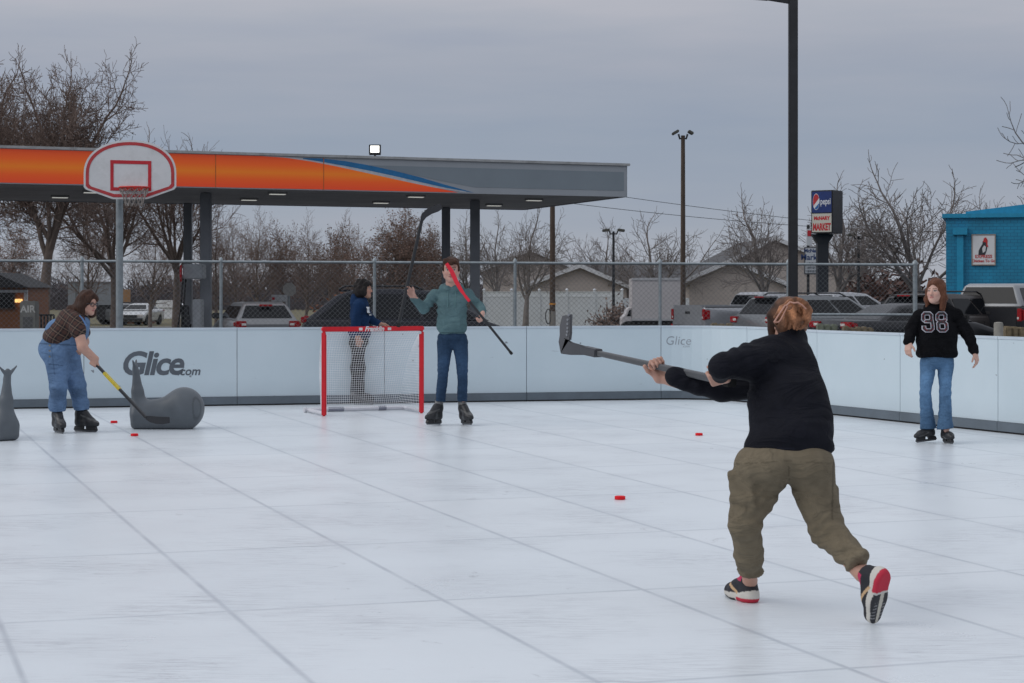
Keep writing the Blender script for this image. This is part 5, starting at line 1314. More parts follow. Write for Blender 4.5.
def hand_sdf(w,f,n,thumb,curl=(.5,.6,.65,.7),tc=.5,sc=1.0,spread=.0,elbow=None):
    """wrist, pointing f, palm facing n, thumb towards side 'thumb'; curl per finger in units of a full fist"""
    w=V(*w); f=unit(f); n=unit(n-np.dot(n,f)*f); s=unit(V(*thumb)-np.dot(thumb,f)*f-np.dot(thumb,n)*n)
    S=SDF(); K=sc
    for t in (-.026,-.009,.009,.026): S.cone(w+s*t*.75*K+f*.006*K,w+f*.082*K+s*t*K,.0155*K,.0118*K,k=.012)
    if elbow is not None: S.cone(w+f*.01*K,w+unit(V(*elbow)-w)*.10,.026*K,.034*K,k=.015)
    S.cone(w+f*.02*K+s*.018*K+n*.006*K,w+f*.05*K+s*.028*K+n*.01*K,.018*K,.013*K,k=.012)
    for i,(t,L) in enumerate(((.027,.074),(.0095,.083),(-.0085,.077),(-.026,.062))):
        p=w+f*.084*K+s*t*K; a=0; c=curl[i]; ds=unit(f+s*t*spread*10)
        for j,(fr,mx) in enumerate(((.46,1.35),(.31,1.65),(.23,1.1))):
            a+=c*mx; d=ds*math.cos(a)+n*math.sin(a); q=p+d*L*fr*K
            S.cone(p,q,(.0092-.0009*j)*K,(.0086-.0011*j)*K,k=.0035); p=q
    p=w+f*.035*K+s*.030*K+n*.004*K; a=tc
    for j,(L,r) in enumerate(((.038,.0115),(.031,.0100))):
        d=unit(f*math.cos(.75-.35*j)+s*math.sin(.75-.35*j)*(1-a*.55)+n*a*(.8+.5*j)); q=p+d*L*K; S.cone(p,q,r*K,(r-.0012)*K,k=.005); p=q
    return S
def person_root(base): return V(*base)
def col_fill(vs,c): return np.tile(np.array(c,float),(len(vs),1))
def nz(vs,f,seed=0):
    rs=np.random.RandomState(seed); o=np.zeros(len(vs))
    for i in range(5):
        d=rs.normal(size=3); d/=np.linalg.norm(d); o+=np.sin(vs@d*f*rs.uniform(.5,1.6)+rs.uniform(0,6.3))
    return o/3.0
def put_part(name,S,m,base,root,h,**k): return sculpt(name,S,m,base,root,h=h,**k)
def make_skate(root,base,ankle,fwd,up=(0,0,1),drop=None,figure=False,bootcol=(.022,.023,.026),scuff=(.16,.16,.16),strap=True,h=.008,sc=1.0):
    """boot around the ankle with holder and steel runner; ankle sits 'drop' above the ice along up"""
    a=V(*ankle); u=unit(up); f=unit(V(*fwd)-np.dot(fwd,u)*u); r=np.cross(f,u); R=np.stack([r,f,u])
    g=lambda x,y,z: a+(r*x+f*y+u*z)*sc
    drop=a[2]/u[2]-max(0,-f[2]*.18*sc)-max(0,f[2]*.09*sc)     # the runner rests on the floor
    zb=-drop/sc
    S=SDF(); top=.15
    S.cone(g(0,-.02,top),g(0,-.018,-.01),.046*sc,.046*sc,k=.02); S.cone(g(0,-.025,-.005),g(0,-.028,zb+.088),.048*sc,.040*sc,k=.02)
    S.cone(g(0,-.03,zb+.09),g(0,.11,zb+.085),.042*sc,.043*sc,k=.03); S.cone(g(0,.09,zb+.083),g(0,.165,zb+.078),.044*sc,.034*sc,k=.025); S.cone(g(0,.03,.0),g(0,.11,zb+.10),.042*sc,.036*sc,k=.03)
    S.plane(g(0,0,top+.02),u); S.plane(g(0,0,zb+.055),-u)
    def colr(vs):
        c=col_fill(vs,bootcol); d=(vs-a)/sc; z=d@u; y=d@f
        m=(np.abs(z-(.055+y*.15))<.016)*strap; c[m>0]=scuff
        m2=(np.abs(z-(-.005-y*.35))<.008)*(y>.02); c[m2>0]=np.array(scuff)*.55
        m3=z<zb+.066; c[m3]=np.array(bootcol)*.6
        return c*(1+.25*nz(vs,90,3))[:,None].clip(.4,1.8)
    o=sculpt('skate',S,painted('skate_boot',rough=.42,var=.15,vscale=60),base,root,h=h,color=colr)
    mb=MB(); B=lambda v: Vector(v-V(*base))
    # holder: two pedestals and a bridge; runner below
    def slab(y0,y1,z0,z1,w,y0b=None,y1b=None):
        y0b=y0 if y0b is None else y0b; y1b=y1 if y1b is None else y1b
        v=[g(-w,y0b,z0),g(w,y0b,z0),g(w,y1b,z0),g(-w,y1b,z0),g(-w,y0,z1),g(w,y0,z1),g(w,y1,z1),g(-w,y1,z1)]
        mb.add([B(q) for q in v],[(0,3,2,1),(4,5,6,7),(0,1,5,4),(1,2,6,5),(2,3,7,6),(3,0,4,7)])
    slab(-.075,.02,zb+.028,zb+.0545,.016,-.085,.015); slab(.055,.165,zb+.028,zb+.0545,.016,.06,.175); slab(-.09,.18,zb+.016,zb+.0275,.012)
    mb.build('blade_holder',M['dark'],o)
    mb=MB(); slab(-.095 if not figure else -.11,.19,zb,zb+.0155,.0022 if not figure else .003,-.08,.165); mb.build('blade',mat('runner_steel',(.16,.165,.18),rough=.4,metal=.6),o)
    return o
def stick(label,pts,w,h,m_shaft,blade,m_blade,cat='hockey stick',bw=.075,bt=.012,taper=1.0,collar=None,bladeup=None,group=None,root_at=None,holes=False,wrap=None):
    """shaft through pts (butt to heel), then the blade polyline from the heel; flat blade, slightly curved"""
    base=Vector(pts[0]); root=empty('hockey_stick',base,0,label,cat,group); L=lambda v: Vector(v)-base
    p0,p1=Vector(pts[0]),Vector(pts[-1]); d=(p1-p0).normalized(); up=Vector(bladeup) if bladeup is not None else Vector((0,0,1))
    side=d.cross(up).normalized(); u2=side.cross(d).normalized()
    mb=MB(); n=len(pts); vs=[]
    for i,p in enumerate(pts):
        k=1+(taper-1)*i/(n-1)
        for a,b_ in ((-1,-.6),(-.7,-1),(.7,-1),(1,-.6),(1,.6),(.7,1),(-.7,1),(-1,.6)): vs.append(L(p)+side*a*w/2*k+u2*b_*h/2*k)
    mb.add(vs,[(i*8+k,i*8+(k+1)%8,(i+1)*8+(k+1)%8,(i+1)*8+k) for i in range(n-1) for k in range(8)]+[tuple(range(8)),tuple((n-1)*8+k for k in range(8))])
    sh=mb.build('shaft',m_shaft,root)
    mb=MB(); mb.bar(L(p0)-d*.012,L(p0)+d*.03,w*1.25,h*1.2,up=up); mb.build('end_cap',M['rubber'],sh,bevel=.004)
    if wrap: 
        a,b_,wm=wrap; mb=MB(); q0=p0.lerp(p1,a); q1=p0.lerp(p1,b_)
        mb.bar(L(q0),L(q1),w*1.06,h*1.06,up=up); mb.build('shaft_band',wm,sh)
    B=[Vector(p) for p in blade]; n=len(B); bd=(B[-1]-B[0]).normalized(); bs=side; 
    mb=MB(); vs=[]
    for i,p in enumerate(B):
        t=i/(n-1); dd=(B[min(i+1,n-1)]-B[max(i-1,0)]).normalized(); wd=dd.cross(bs).normalized()
        hw=bw/2*(.45+.55*min(1,t*3.0))*(1 if t<.9 else .8); cur=bs*(-.03*t*t)
        for a,b_ in ((-1,-1),(1,-1),(1,1),(-1,1)): vs.append(L(p)+cur+wd*a*hw+bs*b_*bt/2)
    mb.add(vs,[(i*4+k,i*4+(k+1)%4,(i+1)*4+(k+1)%4,(i+1)*4+k) for i in range(n-1) for k in range(4)]+[(3,2,1,0),tuple((n-1)*4+k for k in range(4))])
    bl=mb.build('blade',m_blade,root,bevel=.003)
    if holes:
        mb=MB()
        for i in range(holes):
            t=.55+.38*i/(holes-1); k=t*(n-1); a=B[int(k)].lerp(B[min(int(k)+1,n-1)],k-int(k)); dd=bd; wd=dd.cross(bs).normalized(); c=L(a)+bs*(-.03*t*t)+wd*(bw*.34)*holes_side
            mb.obox(c,dd*.006,wd*.004,bs*(bt/2+.002))
        mb.build('blade_slots',mat('slot_light',(.22,.23,.25),rough=.6),bl)
    if collar:
        mb=MB(); mb.bar(L(p1)-d*collar,L(p1)+d*.02,w*1.25,h*1.2,up=up); mb.build('collar',m_blade,root,bevel=.004)
    return root
holes_side=1
def on_surface(o,pts,direction,off=.004):
    """drop flat shapes on a garment: points are shot along 'direction' onto the mesh of o (all in o's own space)"""
    me=o.data; bvh=BVHTree.FromPolygons([v.co for v in me.vertices],[p.vertices for p in me.polygons]); d=Vector(direction).normalized(); out=[]
    for p in pts:
        h,nn,_,_=bvh.ray_cast(Vector(p)-d*1.0,d); out.append((h-d*off) if h is not None else Vector(p))
    return out

# ---------------- the shooter in the foreground ----------------
def shooter():
    Y0=8.8; J=lambda px,py,dy=0: V(*P(px,py,Y0+dy))
    base=V(*G(790,606)); base[2]=0
    hipL,hipR=J(767,466,.04),J(808,468,-.02); kL=J(747,521,-.02); kR=J(822,528,-.04); aL=J(750,582,.26); aR=J(863,574,-.28)
    pel=J(788,458); chest=J(789,385,.20); neck=J(793,345,.36); hd=Head(J(787,321.5,.44),(-.40,.88,-.30),sc=.98)
    sL,eL,wL=J(766,357,.22),J(719,363,.02),J(716,379,.16)
    sR,eR,wR=J(778,374,.42),J(722,388,.42),J(676,380,.40)
    # body (one figure; most of it is under the clothes)
    S=SDF(); S.cone(pel,chest,.10,.10,k=.05); S.cone(chest,neck,.09,.055,k=.05); S.cone(hipL,kL,.06,.04,k=.03); S.cone(kL,aL,.04,.036,k=.03); S.cone(hipR,kR,.06,.04,k=.03); S.cone(kR,aR,.042,.041,k=.03)
    S.chain([sL,eL,wL],[.045,.035,.028]); S.chain([sR,eR,wR],[.045,.038,.028]); S.cone(neck,hd.p(0,-.02,-.06),.055,.050,k=.03)
    # stick line first: hands close on it
    b0,b1=P(731,382.5,Y0+.16),P(586,350.5,Y0+.98)
    sd=V(*(b1-b0).normalized())
    on=lambda t: V(*b0.lerp(b1,t))
    c2=on(.46); up=unit(V(0,0,1)-sd[2]*sd)
    # lower hand: palm under and behind the shaft, fingers curl over its front
    tt=min(np.linspace(0,1,200),key=lambda t: abs(CX+on(t)[0]/on(t)[1]*F_PX-659)); Q=on(tt)
    f2=unit(V(-.42,.10,.80)); f2=unit(f2-np.dot(f2,sd)*sd*.35); n2=unit(V(.25,-.95,.1)); w2=Q-f2*.064-n2*.036
    wR=w2+V(.012,.0,-.012)
    H2=hand_sdf(w2,f2,n2,unit(V(-.9,.3,.1)),curl=(.82,.85,.88,.90),tc=.3,sc=1.04,elbow=eR)
    H1=hand_sdf(J(727,376.5,.10),unit(V(-.80,.30,-.22)),unit(V(0,.8,.5)),unit(V(-.3,.2,.9)),curl=(.85,.88,.88,.88),tc=.7,sc=.92,elbow=eL)
    hs=hd.sdf(neck)
    def colr(vs):
        c=col_fill(vs,(.50,.285,.215)); c*=(1+.05*nz(vs,60,2))[:,None]
        red=np.exp(-((np.linalg.norm(vs-(w2+V(-.08,.02,.0)),axis=1)/.06)**2))[:,None]; c=c*(1-.45*red)+np.array((.52,.23,.18))*.45*red
        return hd.paint(vs,c,(.12,.07,.04))
    body=sculpt('person',[(S,.014),(hs,.006),(H2,.0032),(H1,.0034)],SKIN,base,None,color=colr)
    tag(body,'person seen from behind in black jacket and olive cargo pants, following through with a stick','person')
    # trousers
    T=SDF()
    T.ell(J(787.5,458),(.205,.15,.095),k=.03); T.ell(J(770,466,-.04),(.105,.115,.095),k=.03); T.ell(J(809,467,-.05),(.108,.115,.10),k=.03); T.ell(J(787,466,.0),(.075,.10,.07),k=.03)
    T.cone(J(764,468,.02),J(752.5,496,.02),.110,.100,k=.02); T.cone(J(752.5,496,.02),J(744.5,524,.0),.100,.073,k=.02); T.cone(J(745.5,524,.0),J(748.5,554,.12),.074,.066,k=.02); T.cone(J(748.5,554,.12),J(750,566,.19),.066,.056,k=.02)
    T.cone(J(811,470,-.01),J(817,500,-.02),.108,.092,k=.02); T.cone(J(817,500,-.02),J(827,529,-.05),.092,.080,k=.02); T.cone(J(827,529,-.05),J(847,551,-.19),.078,.062,k=.02); T.cone(J(847,551,-.19),J(853,557,-.23),.062,.055,k=.02)
    # bulky fold rings and the gathered cuffs
    for (c,d,r,rr) in ((J(750.5,570.5,.215),(.0,.3,-1),.046,.012),(J(856.5,560.5,-.25),(.6,-.5,-.75),.047,.012)):
        r_,f_,u_=frame(d); ring=[V(*c)+ (r_*math.cos(t)+u_*math.sin(t))*r for t in np.linspace(0,2*PI,15)]
        for a,b_ in zip(ring,ring[1:]): T.cone(a,b_,.014,.014,k=.012)
        T.ell(c,(r,r,r*.6),k=.02)
    # cargo pocket on the outer left thigh
    Rp=np.stack([unit(V(-.55,-.8,0)),unit(V(.8,-.55,.1)),unit(V(.1,.0,1))]); T.ell(J(749.5,468,-.02),(.068,.10,.085),k=.04); T.box(J(743,489,-.045),(.026,.062,.075),rd=.012,k=.012,R=Rp); T.box(J(743.5,479,-.045),(.030,.064,.018),rd=.01,k=.01,R=Rp)
    T.box(J(834,500,.03),(.018,.05,.07),rd=.012,k=.012)
    w1=wob(4,.0028,26); kz=[(J(746,522),.05),(J(826,530,-.05),.07),(J(787,478),.06),(J(749,562,.15),.06),(J(850,558,-.22),.06),(J(752,505),.08)]
    def disp(p):
        d=w1(p)
        for i,(c,s_) in enumerate(kz):
            q=np.linalg.norm(p-c,axis=1); ph=(p-c)@unit(V(.35*(-1)**i,.2,1)); d+=.0058*np.exp(-(q/(s_*1.6))**2)*np.sin(ph*120+2.2*np.sin(p[:,0]*38+i))
        for c,dd in ((J(750.5,570.5,.215),V(0,.3,-1)),(J(856.5,560.5,-.25),V(.6,-.5,-.75))):
            q=p-c; al=q@unit(dd); r_,f_,u_=frame(dd); ang=np.arctan2(q@u_,q@r_); d+=.0035*np.exp(-(np.linalg.norm(q,axis=1)/.07)**4)*np.sin(ang*22)
        return d
    def tcol(vs):
        c=col_fill(vs,(.165,.136,.094)); c*=(1+.10*nz(vs,14,8)+.05*nz(vs,70,9))[:,None]
        # seat seam, yoke and side seam
        px=CX+vs[:,0]/vs[:,1]*F_PX; py=HY-(vs[:,2]-CAM_H)/vs[:,1]*F_PX
        c[(np.abs(px-788.5-(py-460)*.03)<.6)&(py<481)]*=.62; c[(np.abs(py-461-np.abs(px-788)*.06)<.55)&(py<468)]*=.72
        c[(np.abs(px-832.5+(py-500)*.02)<.7)&(py>462)&(py<520)]*=.62
        return c
    tr=sculpt('trousers',T,painted('olive_twill',rough=.85,bump=.25,bscale=700,var=.10,vscale=25,spec=.15,fold=.42,fscale=7.),base,body,h=.0075,disp=disp,color=tcol)
    # jacket
    K=SDF()
    K.ell(J(788.5,446,.02),(.198,.150,.09),k=.03); K.cone(J(789,438,.02),J(787,405,.12),.145,.145,k=.04,flat=((1,0,0),1.22)); K.ell(J(785.5,392,.15),(.160,.135,.13),k=.05); K.ell(J(786,367,.26),(.122,.112,.10),k=.04)
    K.cone(J(788,356,.32),J(793,338,.38),.088,.072,k=.04); K.ell(J(800,362,.28),(.062,.085,.085),k=.05); K.cone(J(803,368,.22),J(813,425,.06),.065,.095,k=.04); K.ell(J(776,352,.28),(.07,.08,.07),k=.04)
    # near arm
    K.cone(J(774,357,.22),J(748,362,.10),.100,.086,k=.04); K.cone(J(748,362,.10),J(722,366,.02),.086,.060,k=.02); K.cone(J(721,366,.02),J(721,373.5,.09),.054,.044,k=.02)
    # far arm
    K.cone(J(775,382,.40),J(722,388.5,.42),.082,.062,k=.03); K.cone(J(722,388.5,.42),J(675,378,.41),.062,.050,k=.02)
    K.plane(J(787,454,.0),(-.10,-.05,-1),k=.006)
    wj=wob(9,.004,22); kj=[(J(748,355,.1),.08),(J(735,352,.05),.06),(J(760,395,.2),.09),(J(828,425),.06),(J(700,380,.40),.07),(J(805,437),.10)]
    def dispj(p):
        d=wj(p)
        for i,(c,s_) in enumerate(kj):
            q=np.linalg.norm(p-c,axis=1); ph=(p-c)@unit((V(1,.2,.3) if i in(0,1,4) else V(.2,.2,1))); d+=.0042*np.exp(-(q/(s_*1.3))**2)*np.sin(ph*95+1.8*np.sin(p[:,2]*30+i))
        hem=np.abs(p[:,2]-J(787,450)[2]); d+=-.003*(np.abs(hem-.0)<.006)
        return d
    def jcol(vs):
        c=col_fill(vs,(.0075,.008,.0125))*(1+.18*nz(vs,18,5))[:,None]; py=HY-(vs[:,2]-CAM_H)/vs[:,1]*F_PX; px=CX+vs[:,0]/vs[:,1]*F_PX
        c[(np.abs(py-449-(px-790)*.07)<.5)]*=1.9; c[(np.abs(py-451-(px-790)*.07)<.7)]*=.5
        return c
    jk=sculpt('jacket',K,painted('black_softshell',rough=.75,bump=.12,bscale=500,var=.15,vscale=20,spec=.13,fold=.42,fscale=5.5),base,body,h=.0075,disp=dispj,color=jcol)
    # hair gathered in a clip
    A=SDF(); R=hd.R()
    A.ell(hd.p(0,-.015,.030),(.082,.100,.088),k=.02,R=R); A.ell(hd.p(.0,-.06,-.02),(.07,.05,.07),k=.03,R=R)
    A.ell(J(797.5,313.5,.345),(.050,.055,.062),k=.02)
    HQ=lambda px,py,dy=0: J(px,py,.275+dy)
    for pts,rs in (([(786,306),(789,301.5),(793.5,301.5),(795.5,306),(794,312),(789,314),(786.5,311)],[.010]*7),([(795,303),(800,300.5),(806,304),(809.3,311),(808.8,319),(805,326),(800,329.5)],[.011,.013,.014,.014,.013,.011,.008]),([(797,306),(802,305.5),(805,311),(804,318),(800.5,320),(797.5,315)],[.010]*6),
        ([(788,312),(786.5,319),(785,327)],[.010,.011,.006]),([(791.5,313),(790.5,321),(789,329)],[.010,.012,.006]),([(795,314),(794.5,322),(794,329)],[.011,.012,.006]),([(799,318),(798.5,325),(797,330)],[.010,.011,.006]),([(783,309),(779,315),(776.5,323)],[.011,.012,.009]),([(787,303),(781,308),(775,317)],[.010,.010,.009]),([(790,300.5),(796,298.8),(802,300.5)],[.009,.010,.009])):
        P3=[HQ(a,b_,.012*(i%2)) for i,(a,b_) in enumerate(pts)]
        for i in range(len(P3)-1): A.cone(P3[i],P3[i+1],rs[i],rs[i+1],k=.0035)
    A.ell(hd.p(0,.105,-.03),(.060,.05,.09),k=.01,op='s',R=R)
    A.cone(hd.p(-.062,.01,.03),hd.p(-.070,.035,-.06),.034,.022,k=.02); A.cone(hd.p(-.05,-.05,-.04),hd.p(-.045,-.05,-.11),.04,.03,k=.03)
    rr_=np.random.RandomState(3)
    for i in range(14):
        q0=HQ(rr_.uniform(784,806),rr_.uniform(303,326)); d0=unit(V(rr_.normal()*.5,-.15,rr_.normal())); A.cone(q0,q0+d0*rr_.uniform(.02,.035),.006,.003,k=.004)
    wh=wob(12,.0016,80)
    def hcol(vs):
        x,y,z=hd.loc(vs); t=np.clip((-y-.01)/.10,0,1)[:,None]; c=np.array((.042,.019,.011))*(1-t)+np.array((.235,.108,.058))*t
        q=np.stack([x+.35*z,y*.3,z*.12],1)
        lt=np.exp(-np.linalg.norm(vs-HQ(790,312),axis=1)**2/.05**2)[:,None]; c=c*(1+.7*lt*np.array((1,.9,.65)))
        return c*(1+.5*nz(q,260,4)+.3*nz(q,90,6))[:,None].clip(.25,1.9)
    hr=sculpt('hair',A,painted('auburn_hair',rough=.5,bump=.4,bscale=300,var=.3,vscale=120,spec=.2),base,body,h=.0045,disp=wh,color=hcol)
    mb=MB(); B=lambda v: tuple(v-base)
    g=lambda x,z,y=-.15: Vector(B(hd.p(x,y,z)))
    cq=lambda px,py,dy=-.02: Vector(B(HQ(px,py,dy)))
    mb.tube([cq(774,322.5),cq(777,317.5),cq(781,311.5),cq(785.5,305),cq(787.5,306),cq(784.5,312),cq(781,319),cq(778.5,322),cq(774,322.5)],.0038,7,cap=False)
    mb.tube([cq(786,306),cq(790,302,-.03),cq(794,303,-.035),cq(798,302.5,-.035),cq(802,305,-.03),cq(806,309,-.02)],.0042,7)
    mb.build('hair_clip',mat('clip_rose',(.52,.27,.20),rough=.25,var=.08),hr,smooth='auto')
    # shoes
    def shoe(h0,t0,up,name_label=None,hh=.0045):
        """heel point and toe point on the sole plane, and the sole's up direction"""
        h0=V(*h0); t0=V(*t0); f=unit(t0-h0); u=unit(V(*up)-np.dot(up,f)*f); r=np.cross(f,u); L=np.linalg.norm(t0-h0); g=lambda x,y,z: h0+r*x+f*(y*L)+u*z; R=np.stack([r,f,u])
        S=SDF()
        S.cone(g(0,.14,.048),g(0,.55,.040),.040,.043,k=.02); S.cone(g(0,.5,.040),g(.004,.84,.034),.044,.034,k=.03); S.cone(g(0,.14,.06),g(0,.18,.098),.036,.036,k=.02); S.cone(g(0,.22,.10),g(0,.55,.055),.034,.034,k=.03)
        S.cone(g(0,.13,.022),g(0,.55,.018),.044,.045,k=.015); S.cone(g(0,.55,.018),g(.003,.88,.022),.049,.036,k=.02); S.cone(g(0,.04,.03),g(0,.13,.026),.030,.040,k=.02)
        S.plane(g(0,0,0),-u,k=.008); S.cone(g(0,.18,.085),g(0,.16,.16),.026,.03,k=.01,op='s')
        def colr(vs):
            d=vs-h0; x=d@r; y=(d@f)/L; z=d@u
            c=col_fill(vs,(.018,.018,.024))
            mid=z<(.044-.02*np.clip(y-.1,0,1)+.012*np.clip(.2-y,0,1)*5); c[mid]=(.60,.57,.52)
            sole=z<.010; c[sole]=(.03,.03,.035)
            c[sole&(y<.36)]=(.50,.022,.05); c[sole&(np.abs(x-.004)<.012-.008*np.abs(y-.5))&(y>.33)]=(.52,.49,.42); c[sole&(np.abs(y-.36)<.02)]=(.55,.53,.5)
            c[sole&(y>.55)&(y<.92)&(np.sin(y*95)>.72)&(np.abs(np.abs(x)-.026)<.012)]=(.28,.28,.29)
            c[(~sole)&(z<.022)&(y<.34)]=(.50,.022,.05)
            sw=(np.abs((z-.058)-(y-.45)*.10+.10*(y-.45)**2)<.0075)&(y>.28)&(y<.66)&(np.abs(x)>.02); c[sw]=(.55,.36,.20)
            c[(z>.098)&(y>.16)]=(.50,.03,.10)
            return c
        o=sculpt('shoe',S,painted('shoe_mesh',rough=.7,bump=.3,bscale=500,var=.06),base,body,h=hh,color=colr)
        mb=MB(); q=lambda *a: Vector(g(*a)-base)
        mb.tube([q(-.02,.62,.078),q(.0,.55,.092),q(.03,.5,.085),q(.055,.48,.05),q(.06,.50,.015)],.0028,5); mb.tube([q(.02,.62,.078),q(0,.55,.092),q(-.03,.52,.088)],.0028,5)
        mb.build('lace',mat('lace_black',(.02,.02,.02)),o,smooth=True); return o
    hL=V(*G(753,603)); tL=hL+V(-.088,.235,0); shoe(hL,tL,(0,0,1))
    tR=V(*G(875.5,625)); tR[2]=.006; hR=tR+V(.030,-.085,.222); shoe(hR,tR,unit(V(-.55,.62,.5)))
    # stick
    B0=P(563,347.5,Y0+1.06); toe=P(572,315,Y0+1.12)
    global holes_side
    mg=mat('stick_graphite',(.075,.078,.084),rough=.45,var=.12,scale=20); holes_side=-1
    stick('dark grey plastic hockey stick raised by the shooter in black, blade up',[b0,b0.lerp(b1,.5),b1],.042,.034,mg,[b1-(b1-b0).normalized()*.02,b1.lerp(B0,.6),B0+Vector((.012,0,.004)),P(566,341,Y0+1.07),P(568,334,Y0+1.08),P(569,325,Y0+1.10),toe],mat('stick_blade_grey',(.062,.064,.072),rough=.5,var=.12),bw=.088,bt=.016,taper=.72,collar=.10,bladeup=(0,0,1),holes=6)
shooter()

# ---------------- boy with two sticks ----------------
def boy():
    Y0=20.94; J=lambda px,py,dy=0: V(*P(px,py,Y0+dy)); base=V(*G(451,425)); base[2]=0
    hd=Head(J(451,269.8,-.03),(.02,-1,-.02),sc=1.13); neck=J(451.5,288)
    hL,hR=J(445,343),J(460.5,343); kL,kR=J(442.5,370,-.03),J(463,370,-.03); aL,aR=J(438.5,402,.0),J(462.5,402.5,.0)
    sL,eL,wL=J(435,295,.02),J(424,309,-.02),J(413.5,297,-.12); sR,eR,wR=J(468,295,.02),J(479.5,307,.02),J(482.5,312.5,-.16)
    S=SDF(); S.cone(J(452,338),J(452,303),.075,.08,k=.03); S.cone(J(452,303),neck,.07,.05,k=.03); S.chain([hL,kL,aL],[.055,.04,.03]); S.chain([hR,kR,aR],[.055,.04,.03]); S.chain([sL,eL,wL],[.035,.03,.025]); S.chain([sR,eR,wR],[.035,.03,.025])
    H1=hand_sdf(wL,unit(V(-.55,-.15,.8)),unit(V(.4,.3,.5))*-1+V(.6,-.6,0),unit(V(.2,-.9,.3)),curl=(.35,.62,.68,.7),tc=.3,sc=1.05,elbow=eL)
    H2=hand_sdf(wR,unit(V(-.05,-.55,-.80)),unit(V(-.8,-.1,.3)),unit(V(-.3,-.9,.3)),curl=(.55,.6,.65,.65),tc=.6,sc=1.05,elbow=eR)
    hs=hd.sdf(neck,.05)
    def colr(vs):
        c=col_fill(vs,(.55,.325,.26)); return hd.paint(vs,c,(.06,.03,.02))
    body=sculpt('person',[(S,.014),(hs,.0065),(H1,.0042),(H2,.0042)],SKIN,base,None,color=colr)
    tag(body,'teenager in teal hooded sweatshirt and blue jeans on skates, holding two hockey sticks','person')
    T=SDF(); T.ell(J(452.3,337),(.158,.11,.075),k=.02); T.ell(J(452.2,344),(.07,.085,.06),k=.02); T.cone(hL,J(443.3,370,-.03),.086,.058,k=.012); T.cone(J(443.3,370,-.03),J(440.3,401,0),.058,.053,k=.015); T.cone(hR,J(462.5,370,-.03),.086,.058,k=.012); T.cone(J(462.5,370,-.03),J(462.3,401,0),.058,.053,k=.015)
    T.plane(J(450,401.5),(0,0,-1)); w1=wob(31,.003,30); kz=[kL,kR,J(441,395),J(463,395),J(452,346)]
    def disp(p):
        d=w1(p)
        for i,c in enumerate(kz):
            q=np.linalg.norm(p-c,axis=1); d+=.003*np.exp(-(q/.09)**2)*np.sin((p[:,2]-c[2])*110+2*np.sin(p[:,0]*40))
        return d
    def jc(vs):
        c=col_fill(vs,(.026,.052,.098)); fade=np.zeros(len(vs))
        for k in (J(444,358,-.08),J(462,358,-.08),kL,kR): fade+=.5*np.exp(-(np.linalg.norm(vs-k,axis=1)/.09)**2)
        c=c*(1+fade[:,None]); return c*(1+.12*nz(vs,40,3))[:,None]
    sculpt('jeans',T,painted('denim',rough=.85,bump=.2,bscale=600,var=.12,vscale=40,spec=.12,fold=.4,fscale=9.),base,body,h=.009,disp=disp,color=jc)
    K=SDF(); K.box(J(452,315),(.160,.125,.225),rd=.10,k=.03); K.cone(J(439,296,.02),J(465,296,.02),.066,.066,k=.04); K.cone(J(452,296),J(451.5,288,.01),.085,.07,k=.03)
    K.cone(sL,eL,.064,.052,k=.02); K.cone(eL,J(413.5,298.8,-.11),.052,.040,k=.012); K.cone(sR,eR,.064,.054,k=.02); K.cone(eR,J(482.3,311.5,-.14),.056,.044,k=.012)
    for a in np.linspace(-2.6,2.6,9)[:-1]:        # hood lying round the neck
        b_=a+.65; c=J(451.5,287.8,.03); K.cone(c+V(math.sin(a)*.095,math.cos(a)*.10,.01*math.cos(a)),c+V(math.sin(b_)*.095,math.cos(b_)*.10,.01*math.cos(b_)),.036,.036,k=.025)
    K.box(J(452,324,-.118),(.095,.018,.055),rd=.015,k=.012)
    K.plane(J(452,335.5),(0,0,-1)); w2=wob(33,.005,24); kk=[J(438,308),J(468,308),J(430,303),J(452,331)]
    def dispk(p):
        d=w2(p)
        for i,c in enumerate(kk):
            q=np.linalg.norm(p-c,axis=1); d+=.008*np.exp(-(q/.11)**2)*np.sin(((p-c)@unit(V(.5*(-1)**i,0,1)))*85+1.5*np.sin(p[:,0]*30))
        return d
    hz_=J(452,332.5)[2]
    def kc(vs):
        c=col_fill(vs,(.105,.178,.192)); c[np.abs(vs[:,2]-hz_)<.006]*=.7; return c*(1+.10*nz(vs,30,2))[:,None]
    hood=sculpt('sweatshirt',K,painted('fleece_teal',rough=.9,bump=.3,bscale=500,var=.08,vscale=30,spec=.08,fold=.45,fscale=7.),base,body,h=.009,disp=dispk,color=kc)
    mb=MB(); q=lambda px,py,dy: Vector(J(px,py,dy)-base)
    for x in (447.5,455): mb.tube(on_surface(hood,[q(x,291+3.2*i,-.2) for i in range(6)],(0,1,0),.006),.004,5)
    mb.build('drawstring',mat('cord_teal',(.11,.22,.23)),hood)
    A=SDF(); R=hd.R(); A.ell(hd.p(0,-.012,.048),(.086,.104,.088),k=.02,R=R); A.ell(hd.p(0,.06,.082),(.066,.040,.030),k=.03,R=R); A.ell(hd.p(-.02,.085,.070),(.05,.02,.022),k=.02,R=R)
    for i in range(9): A.cone(hd.p(-.06+.015*i,.05,.09),hd.p(-.065+.0165*i,.098,.052+.012*(i%3)),.020,.007,k=.012)
    for x in (-1,1): A.ell(hd.p(x*.072,.012,.02),(.016,.03,.04),k=.02,R=R)
    A.ell(hd.p(0,.095,-.02),(.072,.06,.072),k=.012,op='s',R=R)
    sculpt('hair',A,hairmat('hair_brown',(.040,.017,.010),(.125,.052,.030)),base,body,h=.007,disp=wob(41,.006,60))
    make_skate(body,base,J(437.6,407.5),(-.55,-.85,0),up=unit(V(.10,0,1)),drop=.165,h=.0075)
